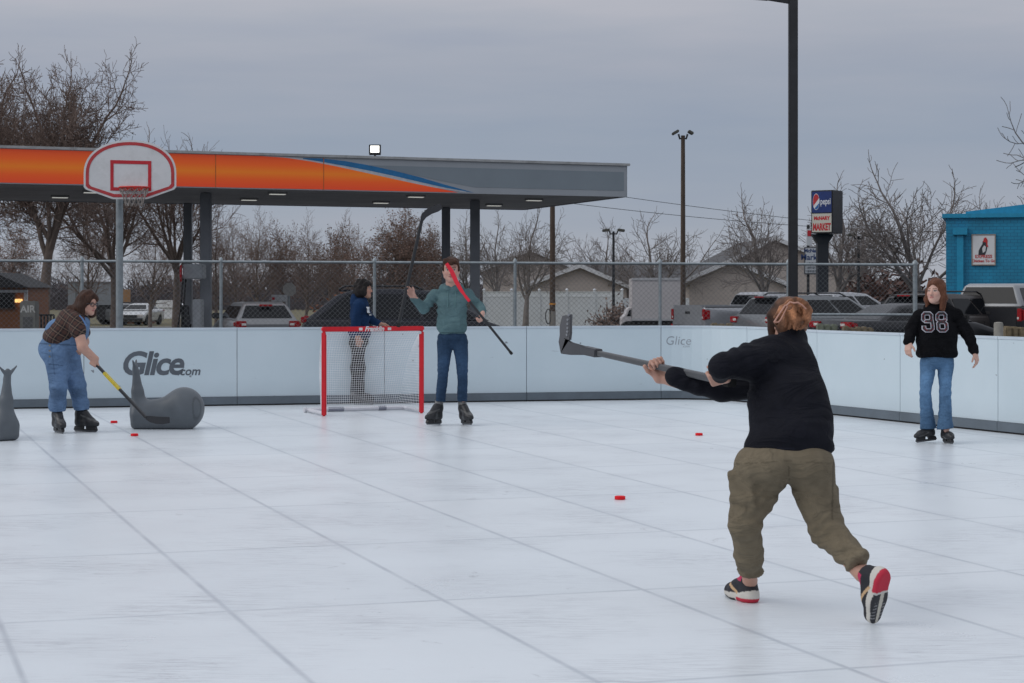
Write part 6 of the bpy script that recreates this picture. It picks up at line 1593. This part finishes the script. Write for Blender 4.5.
    make_skate(body,base,J(463.5,408,.0),(.42,-.92,0),up=unit(V(-.12,0,1)),drop=.17,h=.0075)
    blk=mat('stick_black',(.017,.018,.021),rough=.45,var=.2)
    a=P(398.3,326,Y0-.20); b_=P(421.5,221,Y0-.14)
    stick('long black hockey stick held upright by the teenager in teal',[a,a.lerp(b_,.5),b_],.042,.034,blk,[b_,P(424,215.5,Y0-.14),P(430,211,Y0-.13),P(437,208.5,Y0-.12),P(441.5,206.5,Y0-.12)],mat('blade_black',(.02,.021,.025),rough=.5),bw=.075,bladeup=(1,0,0),group=None)
    a=P(511.5,353.5,Y0-.52); b_=P(466,297,Y0-.50)
    rd=mat('blade_coral',(.80,.030,.055),rough=.5,var=.06,spec=.3)
    stick('hockey stick with a coral red blade raised before the face of the teenager in teal',[a,a.lerp(b_,.5),b_],.034,.026,blk,[b_,P(461,290,Y0-.50),P(456,281,Y0-.50),P(451.5,271,Y0-.50),P(446.5,263.5,Y0-.50)],rd,bw=.045,bladeup=(1,0,0),collar=.06)
boy()

# ---------------- girl in the 98 hoodie ----------------
def girl98():
    Y0=18.5; J=lambda px,py,dy=0: V(*P(px,py,Y0+dy)); base=V(*G(938,443)); base[2]=0
    hd=Head(J(935.5,291.6,-.02),(-.60,-.80,.08),sc=.97); neck=J(938,309.5,.02)
    hL,hR=J(928.5,362),J(946,362); kL,kR=J(925.5,393,-.03),J(946,393,-.03); aL,aR=J(927,429,.08),J(946.5,430,-.10)
    sL,eL,wL=J(921,318),J(911,330,-.02),J(908.6,342,-.08); sR,eR,wR=J(954,318),J(967,333,.0),J(975.3,352,-.03)
    S=SDF(); S.cone(J(937,357),J(937,328),.075,.08,k=.03); S.cone(J(937,328),neck,.07,.046,k=.03); S.chain([hL,kL,aL],[.055,.035,.03]); S.chain([hR,kR,aR],[.055,.035,.03]); S.chain([sL,eL,wL],[.035,.03,.024]); S.chain([sR,eR,wR],[.035,.03,.024])
    H1=hand_sdf(wL,unit(V(-.15,-.35,-.9)),unit(V(.6,.6,-.2)),unit(V(.3,-.9,.1)),curl=(.25,.32,.38,.42),tc=.35,sc=.98,spread=.2,elbow=eL)
    H2=hand_sdf(wR,unit(V(.15,-.15,-.95)),unit(V(-.7,.5,0)),unit(V(-.4,-.9,0)),curl=(.2,.28,.34,.4),tc=.3,sc=.98,spread=.2,elbow=eR)
    body=sculpt('person',[(S,.014),(hd.sdf(neck,.046),.006),(H1,.004),(H2,.004)],SKIN,base,None,color=lambda vs: hd.paint(vs,col_fill(vs,(.58,.36,.29)),(.13,.06,.035),lip=(.42,.16,.15)))
    tag(body,'girl with auburn hair in a black hoodie marked 98 and flared blue jeans, skating','person')
    T=SDF(); T.ell(J(937,360),(.160,.112,.085),k=.02); T.cone(J(928,364),J(925.5,393,-.03),.080,.052,k=.01); T.cone(J(925.5,393,-.03),J(926.8,414,.01),.052,.060,k=.02); T.cone(J(926.8,414,.01),J(928.2,428,.06),.060,.080,k=.02); T.cone(J(945.5,364),J(945.2,393,-.03),.080,.052,k=.01); T.cone(J(945.2,393,-.03),J(945,414,-.04),.052,.060,k=.02); T.cone(J(945,414,-.04),J(945.2,431,-.08),.060,.084,k=.02)
    T.plane(J(935,428.8),(.12,0,-1))
    w1=wob(51,.003,28)
    def disp(p):
        d=w1(p)
        for i,c in enumerate((kL,kR,J(928,415),J(945,417),J(937,366))):
            q=np.linalg.norm(p-c,axis=1); d+=.003*np.exp(-(q/.10)**2)*np.sin(((p-c)@unit(V(.4*(-1)**i,0,1)))*95)
        return d
    def jc(vs):
        c=col_fill(vs,(.080,.155,.265)); fade=np.zeros(len(vs))
        for k in (J(927,378,-.08),J(946,378,-.08),kL,kR): fade+=.45*np.exp(-(np.linalg.norm((vs-k)*V(1,1,.6),axis=1)/.07)**2)
        low=np.clip((J(0,405)[2]-vs[:,2])/.3,0,1)*.25; return c*(1+fade-low)[:,None]*(1+.10*nz(vs,40,3))[:,None]
    sculpt('jeans',T,painted('denim',rough=.85),base,body,h=.008,disp=disp,color=jc)
    K=SDF(); K.box(J(936.8,338),(.192,.125,.20),rd=.115,k=.03); K.cone(J(922,315.5),J(952,315.5),.064,.064,k=.04); K.cone(J(937,313),J(937.5,307,.02),.085,.07,k=.03); K.box(J(936.8,353),(.186,.128,.05),rd=.05,k=.03)
    K.cone(J(919,315.5),eL,.066,.060,k=.02); K.cone(eL,J(908.8,340.5,-.07),.062,.052,k=.015); K.cone(J(956,315.5),eR,.066,.060,k=.02); K.cone(eR,J(974,350,-.03),.060,.048,k=.015)
    for a in np.linspace(-2.5,2.5,9)[:-1]:
        b_=a+.625; c=J(938,308.5,.05); K.cone(c+V(math.sin(a)*.105,math.cos(a)*.11,.02*math.cos(a)),c+V(math.sin(b_)*.105,math.cos(b_)*.11,.02*math.cos(b_)),.036,.036,k=.03)
    K.ell(J(940,311,.11),(.12,.06,.09),k=.03); K.plane(J(937,357.5),(0,0,-1)); w2=wob(53,.005,22)
    def dispk(p):
        d=w2(p)
        for i,c in enumerate((J(920,322),J(955,322),J(909,336),J(973,346),J(937,352))):
            q=np.linalg.norm(p-c,axis=1); d+=.007*np.exp(-(q/.09)**2)*np.sin(((p-c)@unit(V(.5*(-1)**i,0,1)))*90)
        return d
    hood=sculpt('hoodie',K,painted('fleece_black',rough=.95,bump=.5,bscale=300,var=.2,vscale=30,spec=.06,fold=.45,fscale=7.),base,body,h=.009,disp=dispk,color=lambda vs: col_fill(vs,(.0085,.0085,.010))*(1+.2*nz(vs,30,2))[:,None])
    # block numerals with pale outline and dotted red-black filling
    s=Y0/F_PX; B=lambda px,py: Vector(J(px,py,-.3)-base)
    def octa(cx,cy,w,h,c): return [(cx-w+c,cy-h),(cx+w-c,cy-h),(cx+w,cy-h+c),(cx+w,cy+h-c),(cx+w-c,cy+h),(cx-w+c,cy+h),(cx-w,cy+h-c),(cx-w,cy-h+c)]
    def stroke(pts,wd,closed,m_,name,off,par,dots=False):
        mb=MB(); P2=[Vector(p) for p in pts]; seq=list(zip(P2,P2[1:]+([P2[0]] if closed else []))) if closed else list(zip(P2,P2[1:]))
        for a,b_ in seq:
            d=(b_-a).normalized(); nn=Vector((-d.y,d.x)); a2=a-d*wd*.21; b2=b_+d*wd*.21; k=5
            vs=[]
            for i in range(k+1):
                c=a2.lerp(b2,i/k); vs+= [c+nn*wd/2,c-nn*wd/2]
            vs=on_surface(hood,[B(v.x,v.y) for v in vs],(0,1,0),off); mb.add(vs,[(2*i,2*i+1,2*i+3,2*i+2) for i in range(k)])
        return mb.build(name,m_,par)
    m,nt,b=newmat('numeral_fill'); tc=N(nt,'ShaderNodeTexCoord'); vo=N(nt,'ShaderNodeTexVoronoi',i_Scale=48.0); nt.links.new(tc.outputs['Object'],vo.inputs[0]); nt.links.new(ramp(nt,vo.outputs[0],[(.28,(.16,.012,.02)),(.42,(.02,.02,.024))]),b.inputs['Base Color']); b.inputs['Roughness'].default_value=.8
    pale=mat('numeral_pale',(.42,.42,.47),rough=.8)
    for ch,cx in (('9',932.4),('8',946.6)):
        a=octa(cx,317.6,4.1,3.9,1.8); c=octa(cx,326.6,4.1,4.2,1.8)
        low=c if ch=='8' else [(cx+4.1,318),(cx+4.1,329.0),(cx+2.3,330.8),(cx-2.3,330.8),(cx-4.1,329.0),(cx-4.1,327.0)]
        n_=stroke(a,4.0,True,pale,'numeral',.005,hood); stroke(low,4.0,ch=='8',pale,'numeral',.0062,hood)
        stroke(a,2.3,True,m,'numeral_fill',.0085,n_); stroke(low,2.3,ch=='8',m,'numeral_fill',.0095,n_)
    A=SDF(); R=hd.R(); A.ell(hd.p(0,-.015,.040),(.086,.106,.092),k=.02,R=R)
    for x in (-1,1):
        A.cone(hd.p(x*.070,-.015,.03),hd.p(x*.082,.0,-.075),.030,.036,k=.03); A.cone(hd.p(x*.082,.0,-.075),hd.p(x*.074,.020,-.165),.033,.014,k=.02); A.cone(hd.p(x*.06,-.05,-.06),hd.p(x*.075,-.02,-.18),.04,.02,k=.02)
    A.ell(hd.p(0,-.08,-.06),(.085,.045,.10),k=.04,R=R); A.ell(hd.p(0,.105,-.04),(.058,.075,.108),k=.012,op='s',R=R)
    sculpt('hair',A,hairmat('hair_auburn',(.105,.038,.020),(.24,.095,.050)),base,body,h=.007,disp=wob(55,.004,55))
    make_skate(body,base,J(928.5,431,.05),(-.93,-.28,-.18),up=unit(V(-.12,.05,1)),drop=.095,strap=False,h=.008,sc=.80)
    make_skate(body,base,J(946,434.5,-.06),(.18,-.95,.05),up=unit(V(-.10,0,1)),drop=.095,strap=False,h=.008,sc=.80)
girl98()

# ---------------- person behind the goal ----------------
def behind_goal():
    Y0=24.75; J=lambda px,py,dy=0: V(*P(px,py,Y0+dy)); base=V(*G(361,404.2)); base[2]=0
    hd=Head(J(364,289,0),(.98,-.2,.02),sc=.98); neck=J(361.5,301.5)
    hL=J(357,343,-.07); hR=J(359,343,.07); kL,kR=J(360,368,-.07),J(357,368,.07); aL,aR=J(360,394,-.05),J(356,394,.07)
    sL,eL,wL=J(358.5,305,-.17),J(355.5,323,-.17),J(358,336.5,-.18); sR,eR,wR=J(362,305,.14),J(371,320,.12),J(379,323.5,.10)
    S=SDF(); S.cone(J(359,338),J(360,312),.08,.085,k=.03); S.cone(J(360,312),neck,.07,.05,k=.03); S.chain([hL,kL,aL],[.07,.048,.035]); S.chain([hR,kR,aR],[.07,.048,.035]); S.chain([sL,eL,wL],[.042,.034,.026]); S.chain([sR,eR,wR],[.042,.034,.026])
    H1=hand_sdf(wL,unit(V(.1,0,-1)),unit(V(-.3,1,0)),unit(V(1,0,0)),curl=(.25,.3,.35,.4),tc=.3,elbow=eL); H2=hand_sdf(wR,unit(V(.9,.1,-.1)),unit(V(0,.1,-1)),unit(V(0,-1,0)),curl=(.2,.25,.3,.3),tc=.2,elbow=eR)
    body=sculpt('person',[(S,.014),(hd.sdf(neck,.046),.0075),(H1,.005),(H2,.005)],SKIN,base,None,color=lambda vs: hd.paint(vs,col_fill(vs,(.40,.22,.155)),(.02,.012,.01)))
    tag(body,'person with dark curly bob in navy hoodie and black trousers standing behind the goal','person')
    T=SDF(); T.ell(J(358.5,341),(.125,.145,.10),k=.03); T.chain([hL,J(359.5,368,-.07),J(359,394,-.05)],[.09,.072,.064],k=.03); T.chain([hR,kR,aR],[.09,.072,.064],k=.03); T.plane(J(358,395),(0,0,-1))
    sculpt('trousers',T,painted('black_twill',rough=.85,var=.15),base,body,h=.0105,disp=wob(61,.006,30),color=lambda vs: col_fill(vs,(.016,.016,.018)))
    K=SDF(); K.ell(J(359.5,331),(.145,.175,.13),k=.04); K.ell(J(360,314),(.135,.165,.15),k=.05); K.cone(J(360,304,-.12),J(361,304,.12),.072,.072,k=.05); K.cone(J(361,303),J(361.5,298),.085,.07,k=.03); K.cone(sL,eL,.07,.06,k=.03); K.cone(eL,J(357.6,334,-.175),.06,.046,k=.02); K.cone(sR,eR,.066,.055,k=.03); K.cone(eR,J(377.3,322.8,.10),.055,.042,k=.02); K.ell(J(354.5,301),(.06,.11,.09),k=.03); K.plane(J(358,341),(0,0,-1))
    hood=sculpt('hoodie',K,painted('fleece_navy',rough=.92,bump=.3,bscale=400,var=.12,spec=.08,fold=.45,fscale=7.),base,body,h=.0105,disp=wob(63,.007,26),color=lambda vs: col_fill(vs,(.014,.034,.085))*(1+.15*nz(vs,30,2))[:,None])
    me=text_mesh('E',.16,weight=.004); q=lambda u,v: Vector(J(367.6+u/.0127,312+0-v/.0127,-.6)-base)
    bm=bmesh.new(); bm.from_mesh(me); bmesh.ops.triangulate(bm,faces=bm.faces); bmesh.ops.subdivide_edges(bm,edges=bm.edges,cuts=2); bm.to_mesh(me); bm.free()
    pts=on_surface(hood,[q(v.co.x*.62,v.co.y) for v in me.vertices],(0,1,0),.006)
    for v,p in zip(me.vertices,pts): v.co=p
    me.materials.clear(); me.materials.append(mat('print_white',(.55,.57,.6))); o=bpy.data.objects.new('chest_letters',me); C.objects.link(o); o.parent=hood
    A=SDF(); R=hd.R(); A.ell(hd.p(0,-.022,.036),(.098,.112,.098),k=.02,R=R); A.ell(hd.p(0,-.055,-.045),(.105,.085,.085),k=.04,R=R)
    for x in (-1,1): A.ell(hd.p(x*.075,.01,-.03),(.035,.05,.075),k=.03,R=R)
    A.ell(hd.p(0,.115,-.03),(.075,.075,.11),k=.012,op='s',R=R)
    sculpt('hair',A,hairmat('hair_black',(.010,.008,.008),(.034,.026,.024)),base,body,h=.008,disp=wob(65,.010,55))
    make_skate(body,base,J(360,396.5,-.06),(.95,-.25,0),drop=.145,h=.009); make_skate(body,base,J(356,397,.06),(.9,.1,0),drop=.14,h=.009)
behind_goal()

# ---------------- skater in plaid and overalls ----------------
def plaid_girl():
    Y0=19.9; J=lambda px,py,dy=0: V(*P(px,py,Y0+dy)); base=V(*G(70,432)); base[2]=0
    hd=Head(J(88,303.0,-.04),(.90,-.50,-.18),sc=.98); neck=J(80,316,.0)
    hL,hR=J(58,352,-.10),J(67,352,.08); kL,kR=J(58.5,388,-.14),J(78,388,.06); aL,aR=J(57.5,413,-.10),J(82,412,.06)
    sL,eL,wL=J(76,321,-.17),J(82.5,347,-.24),J(92,360,-.22); sR,eR,wR=J(80,322,.16),J(84,342,.16),J(81.5,350,-.02)
    S=SDF(); S.cone(J(60,345),J(70,325),.11,.10,k=.04); S.cone(J(70,325),neck,.09,.055,k=.03); S.chain([hL,kL,aL],[.08,.055,.04]); S.chain([hR,kR,aR],[.08,.055,.04]); S.chain([sL,eL],[.058,.052],k=.02); S.chain([eL,J(92.2,358.5,-.21)],[.052,.031],k=.02); S.chain([sR,eR,wR],[.058,.05,.03])
    st0,st1=P(81,348,Y0-.12),P(146,417.5,Y0-.42); sdir=V(*(st1-st0).normalized())
    tt=min(np.linspace(0,1,200),key=lambda t: abs(CX+(st0.lerp(st1,t)).x/(st0.lerp(st1,t)).y*F_PX-94.5)); Q=V(*st0.lerp(st1,tt))
    f1=unit(V(-.02,-.05,-1)); f1=unit(f1-np.dot(f1,sdir)*sdir*.7); n1=unit(V(.15,.95,.1)); w1_=Q-f1*.066-n1*.036; wL=w1_
    H1=hand_sdf(w1_,f1,n1,unit(sdir),curl=(.82,.85,.86,.88),tc=.4,sc=1.0,elbow=eL); H2=hand_sdf(J(83,345,-.02),unit(V(-.2,-.75,-.5)),unit(V(-.4,.1,-.8)),unit(V(.9,0,-.3)),curl=(.6,.65,.7,.7),tc=.5,sc=.95,elbow=eR)
    body=sculpt('person',[(S,.008),(hd.sdf(neck,.055),.0062),(H1,.004),(H2,.0045)],SKIN,base,None,color=lambda vs: hd.paint(vs,col_fill(vs,(.52,.305,.235)),(.06,.03,.02)))
    tag(body,'person with long brown hair in plaid shirt and denim overalls bending over a hockey stick','person')
    # overalls
    T=SDF(); T.ell(J(58,349),(.185,.185,.16),k=.05); T.ell(J(66,344),(.185,.175,.13),k=.05); T.ell(J(52,350,-.03),(.12,.16,.13),k=.04); T.cone(J(61,334),J(72,330),.165,.14,k=.06)
    T.cone(J(57.5,356,-.09),J(58.5,386,-.13),.128,.088,k=.05); T.cone(J(58.5,386,-.13),J(57.5,405,-.11),.088,.083,k=.03); T.cone(J(57.5,405,-.11),J(57.6,409.5,-.10),.084,.076,k=.02)
    T.cone(J(68.5,356,.07),J(77,386,.05),.125,.086,k=.05); T.cone(J(77,386,.05),J(81,404,.06),.086,.082,k=.03); T.cone(J(81,404,.06),J(82,408.5,.06),.083,.074,k=.02)
    T.cone(J(75,336,-.05),J(84,322,-.08),.10,.055,k=.03); T.cone(J(80,332,-.02),J(85.5,322,.02),.09,.05,k=.03)     # bib
    T.plane(J(60,410.2),(0,0,-1)); w1=wob(71,.0055,24); kz=[(kL,.10),(kR,.10),(J(57.5,402,-.11),.09),(J(81,401,.06),.09),(J(66,362,-.1),.12),(J(60,345,-.15),.10)]
    def disp(p):
        d=w1(p)
        for i,(c,s_) in enumerate(kz):
            q=np.linalg.norm(p-c,axis=1); d+=.005*np.exp(-(q/s_)**2)*np.sin(((p-c)@unit(V(.5*(-1)**i,0,1)))*80+2*np.sin(p[:,0]*25+i))
        return d
    def jc(vs):
        c=col_fill(vs,(.125,.205,.345)); c=c*(1+.13*nz(vs,22,3)+.06*nz(vs,70,5))[:,None]
        for k in (kL,kR): 
            m=np.exp(-(np.linalg.norm((vs-k-V(0,0,-.05))*V(1,.7,1),axis=1)/.085)**6)[:,None]; c=c*(1-.42*m)
        # side opening with buttons, waist seam, pocket line
        px=CX+vs[:,0]/vs[:,1]*F_PX; py=HY-(vs[:,2]-CAM_H)/vs[:,1]*F_PX; front=vs[:,1]<Y0+.02
        c[front&(np.abs(py-(344.5+(px-60)*.05))<.7)]*=.55; c[front&(np.abs((px-52)-(py-352)*.12)<.5)&(py>345)&(py<375)]*=.72
        c[front&(np.abs(py-365-(px-58)*.1)<.5)&(px>48)&(px<63)]*=.65; c[py>408.2]*=1.12
        for by in (345.5,351,356.5): c[((px-49.8)**2+(py-by)**2<.9)&front]=(.22,.19,.13)
        return c
    ov=sculpt('overalls',T,painted('denim_light',rough=.85,bump=.25,bscale=600,var=.1,vscale=40,spec=.12,fold=.5,fscale=7.),base,body,h=.0085,disp=disp,color=jc)
    # shirt
    K=SDF(); K.cone(J(61,338),J(71,325),.178,.168,k=.06,flat=((0,1,0),1.05)); K.ell(J(73.5,321),(.135,.185,.12),k=.05); K.cone(J(76,319),J(79.5,313.5),.095,.078,k=.04); K.ell(J(58,337,-.03),(.15,.19,.085),k=.04)
    K.cone(J(75.5,321,-.15),J(78.5,331,-.20),.088,.082,k=.04); K.cone(J(80,322,.15),J(82.5,332,.17),.085,.08,k=.04); K.plane(J(78.9,333,-.2),(.25,0,-1)) if False else None
    K.ell(J(88,337,-.02),(.13,.13,.16),k=.02,op='s') if False else None
    m,nt,b=newmat('plaid_flannel'); tc=N(nt,'ShaderNodeTexCoord'); mp=N(nt,'ShaderNodeMapping'); mp.inputs['Rotation'].default_value=(0,-.55,.25); nt.links.new(tc.outputs['Object'],mp.inputs[0]); sp=N(nt,'ShaderNodeSeparateXYZ'); nt.links.new(mp.outputs[0],sp.inputs[0])
    def stripes(sock,per,off,lo,hi):
        a=N(nt,'ShaderNodeMath',operation='MULTIPLY_ADD'); a.inputs[1].default_value=1/per; a.inputs[2].default_value=off+50; nt.links.new(sock,a.inputs[0]); f=N(nt,'ShaderNodeMath',operation='FRACT'); nt.links.new(a.outputs[0],f.inputs[0])
        return ramp(nt,f.outputs[0],[(lo-.03,(0,0,0)),(lo,(1,1,1)),(hi,(1,1,1)),(hi+.03,(0,0,0))])
    base_c=(.012,.010,.011); colr_=base_c
    wide=mixcol(nt,'ADD',1.0,stripes(sp.outputs[0],.072,0,.1,.5),stripes(sp.outputs[2],.072,.3,.1,.5)); thin=mixcol(nt,'LIGHTEN',1.0,stripes(sp.outputs[0],.072,0,.72,.80),stripes(sp.outputs[2],.072,.3,.72,.80))
    cc=mixcol(nt,'MIX',mixcol(nt,'MULTIPLY',1.0,wide,(.20,.20,.20)),base_c,(.16,.065,.045)); cc=mixcol(nt,'MIX',mixcol(nt,'MULTIPLY',1.0,thin,(.32,.32,.32)),cc,(.36,.24,.17)); nt.links.new(cc,b.inputs['Base Color']); b.inputs['Roughness'].default_value=.9
    sh=sculpt('plaid_shirt',K,m,base,body,h=.0085,disp=wob(75,.006,26))
    # bib panel over the shirt front and the strap over the back
    mb=MB()
    q=lambda px,py,dy: Vector(J(px,py,dy)-base)
    st=on_surface(sh,[q(x,y,-.7) for x,y in ((86.5,326),(84.5,322),(82.0,318),(79.5,315.5))],(0,1,0),.010)
    stb=[q(77,309.5,-.14),q(71.5,308.8,-.10),q(67,312,-.08),q(63.5,318,-.09),q(59,325,-.11),q(55,331,-.12)]
    for i in range(len(st)-1): mb.bar(st[i],st[i+1],.012,.040,up=(0,-1,.2))
    o1=mb.build('strap',mat('strap_denim',(.10,.20,.40),rough=.85),ov)
    A=SDF(); R=hd.R(); A.ell(hd.p(0,-.018,.040),(.092,.110,.096),k=.02,R=R); A.ell(hd.p(0,-.08,-.05),(.092,.06,.10),k=.04,R=R)
    A.cone(hd.p(-.05,-.07,-.03),J(72,312,-.03),.060,.060,k=.03); A.cone(J(72,312,-.03),J(68,317,.02),.055,.03,k=.03); A.cone(hd.p(.065,-.01,.0),hd.p(.082,.0,-.16),.040,.036,k=.03); A.cone(hd.p(.082,.0,-.16),hd.p(.075,.02,-.235),.034,.012,k=.02); A.cone(hd.p(-.075,-.01,.01),hd.p(-.085,-.0,-.12),.034,.04,k=.03); A.cone(hd.p(.05,-.04,-.05),hd.p(.06,-.03,-.19),.05,.03,k=.03)
    A.cone(hd.p(.0,.055,.092),hd.p(.058,.065,.035),.022,.016,k=.02); A.cone(hd.p(.0,.055,.092),hd.p(-.058,.060,.04),.022,.014,k=.02)
    A.ell(hd.p(0,.115,-.035),(.066,.080,.112),k=.012,op='s',R=R)
    sculpt('hair',A,hairmat('hair_chestnut',(.030,.013,.008),(.115,.048,.028)),base,body,h=.007,disp=wob(77,.005,50))
    mb=MB(); q=lambda x,y,z: Vector(hd.p(x,y,z)-base)
    for x in (-1,1): mb.tube([q(x*.032+.023*math.cos(t),.096-.01*abs(math.cos(t)*x>0),.000+.018*math.sin(t)) for t in np.linspace(0,2*PI,17)],.0034,6,cap=False)
    mb.tube([q(-.01,.1,.005),q(0,.104,.008),q(.01,.1,.005)],.0028,5)
    for x in (-1,1): mb.tube([q(x*.055,.092,.004),q(x*.075,.05,.004),q(x*.08,-.01,.0)],.003,5)
    mb.build('glasses',mat('glasses_frame',(.03,.03,.04),rough=.3),body,smooth=True)
    make_skate(body,base,J(57.5,414,-.10),(.50,-.85,0),drop=.19,h=.0075,sc=1.05); make_skate(body,base,J(82,413.5,.06),(.88,-.45,0),drop=.175,h=.0075,sc=1.08)
    yl=mat('decal_yellow',(.55,.42,.03),rough=.4,var=.3,scale=60)
    blk=mat('stick_black',(.017,.018,.021))
    stick('black hockey stick with a yellow printed band, its blade beside the grey whale',[st0,st0.lerp(st1,.5),st1],.034,.026,blk,[st1,P(150.5,419.0,Y0-.43),P(156,420.2,Y0-.44),P(162,420.6,Y0-.45),P(168,420.2,Y0-.46)],mat('blade_black',(.02,.021,.025)),bw=.075,bladeup=(.0,0,1),wrap=(.36,.60,yl))
plaid_girl()

# ================= goal =================
def goal():
    a=G(324,416.2); c=G(421.5,413.2); base=(a+c)/2; root=empty('hockey_goal',base,0,'small portable hockey goal with red frame and white net','goal')
    top=1.025; ax=(c-a); W=ax.length; ax.normalize(); back=Vector((-st,ct,0)); D_=.74
    A=a-base; B=c-base; up=Vector((0,0,1))
    rd=mat('goal_red',(.66,.008,.02),rough=.4,var=.1,scale=6); wt=mat('goal_white',(.62,.62,.66),rough=.45,var=.1); r=.028
    for p,n_ in ((A,0),(B,1)):
        mb=MB(); mb.bar(p,p+up*(top-.055),.056,.05,up=(0,1,0)); mb.build('post',rd,root,bevel=.012)
    mb=MB(); mb.bar(A+up*(top-.027)-ax*.028,B+up*(top-.027)+ax*.028,.056,.056); cb=mb.build('crossbar',rd,root,bevel=.012)
    q=lambda u,v: A.lerp(B,.5)+ax*u+up*(top-.027+v)+Vector((ax.y,-ax.x,0))*.031
    wl=mat('bar_print_white',(.7,.66,.66))
    lettering('crossbar_letters','Franklin',.075,q,wl,cb,weight=.003,shear=.3)
    for x in (-.17,.19):
        mb=MB(); mb.add([q(x+dx,dz) for dx,dz in ((-.022,-.016),(.022,-.016),(.022,.016),(-.022,.016))],[(0,1,2,3)]); mb.build('crossbar_mark',wl,cb)
    for x0 in (A,B):
        s_=1 if x0 is A else -1
        mb=MB(); mb.obox(x0+up*(top-.075)+ax*s_*.030+Vector((ax.y,-ax.x,0))*.026,ax*.018,Vector((0,.006,0)),up*.016); mb.build('corner_clip',wt,root,bevel=.004)
    A2=A+back*D_-ax*.02; B2=B+back*D_*.9-ax*.02
    mb=MB(); mb.tube([A+up*.03,A2+up*.03],.022,8); mb.build('base_bar',wt,root,smooth='auto'); mb=MB(); mb.tube([B+up*.03,B2+up*.03],.022,8); mb.build('base_bar',wt,root,smooth='auto')
    mb=MB(); mb.tube([A2+up*.03,B2+up*.03],.026,10); bb=mb.build('rear_bar',wt,root,smooth='auto')
    mb=MB(); mb.tube([A2.lerp(B2,.2)+up*.03,A2.lerp(B2,.36)+up*.03],.0285,10); mb.build('rear_bar_band',mat('band_grey',(.22,.23,.28)),bb,smooth='auto')
    mb=MB(); mb.tube([A2.lerp(B2,.72)+up*.03,A2.lerp(B2,.80)+up*.03],.0285,10); mb.build('rear_bar_band',mat('band_grey',(.22,.23,.28)),bb,smooth='auto')
    mb=MB(); mb.tube([A2-ax*.02+up*.03,A2-ax*.055+up*.03],.03,10); mb.build('end_cap',wt,bb,smooth='auto')
    # net: back panel hung from the bar, bulging to the rear bar, and two sides
    tr=A+up*(top-.05); tl_=B+up*(top-.05); cell=.031
    def sheet(f,nu,nv):
        mb=MB()
        for i in range(nu+1): mb.tube([f(i/nu,j/ (nv*1.0)) for j in range(0,nv+1,2)],.0019,3,cap=False)
        for j in range(nv+1): mb.tube([f(i/(nu*1.0),j/nv) for i in range(0,nu+1,2)],.0019,3,cap=False)
        return mb
    def fb(u,v):
        p=tr.lerp(tl_,u); q_=((A+back*D_*.8+ax*.10).lerp(B+back*D_*.8-ax*.14,u)+up*.05); w_=p.lerp(q_,v); sag=math.sin(PI*v)*.10*(.5+.5*math.sin(PI*u)); return w_+back*(sag+.24*math.sin(PI*min(1,v*1.0))**.7*(1-v)*.9)-up*.02*math.sin(PI*u)*math.sin(PI*v)
    nm=mat('net_white',(.80,.81,.83),rough=.8)
    sheet(fb,int(W/cell)//2*2,34).build('net',nm,root,fixn=False)
    for p,p2,uu in ((A,A2,0),(B,B2,1)):
        def fs(u,v,p=p,p2=p2,uu=uu):
            f_=p+up*(top-.05)*(1-v)+up*.05*v; return f_.lerp(fb(uu,v),u)
        sheet(fs,14,30).build('side_net',nm,root,fixn=False)
goal()

# ================= skating aids shaped like whales =================
def whale(px,py,rz,label,first=None):
    g=G(px,py)
    if first is not None:
        o=copy_tree(first); o.location=g; o.rotation_euler=(0,0,rz); o['label']=label; return o
    s=20.4/F_PX; x=lambda p:(p-166)*s; z=lambda r:(429-r)*s
    S=SDF(); c=lambda p,r,y=0: V(x(p),y,z(r))
    S.ell(c(184,408),(.205,.20,.215),k=.05); S.cone(c(184,411),c(150,413),.185,.125,k=.07); S.cone(c(150,414),c(141,412),.13,.115,k=.05)
    S.box(c(162,420),(.315,.135,.10),rd=.06,k=.06)
    S.cone(c(140,412),c(137.5,392),.098,.062,k=.05); S.cone(c(137.5,392),c(136,372),.062,.034,k=.03); S.cone(c(136,372),c(135,364.5),.034,.024,k=.02)
    for sg in (-1,1): S.cone(c(135.0,369.5),c(134.6,360.5,sg*.095),.024,.010,k=.015)
    S.plane(c(160,429.6),(0,0,-1),k=.02); S.plane(c(129.6,410),(-1,0,.0),k=.03)
    def wc(vs):
        cc=col_fill(vs,(.105,.120,.135)); 
        for sg in (-1,1):
            q=(vs-V(x(198),sg*.12,z(408)))/V(.05,.06,.11); r_=np.sqrt((q**2).sum(1)); cc[np.abs(r_-1)<.16]*=.72
        cc[vs[:,2]<.012]*=.7
        return cc*(1+.06*nz(vs,12,3))[:,None]
    root=sculpt('skating_aid',S,painted('whale_grey',rough=.42,var=.08,vscale=9,bump=.06,bscale=60,spec=.45),(0,0,0),None,h=.010,it=2,color=wc)
    root.location=g; root.rotation_euler=(0,0,rz); tag(root,label,'skating aid','grey whale-shaped skating aids')
    return root
w1_=whale(166,428.6,0,'whole grey whale-shaped skating aid in front of the board lettering')
whale(-4,437.5,math.radians(135),'grey whale-shaped skating aid cut by the left edge, showing only its tail',w1_).location=(-4.85-.229,18.75+.229,0)
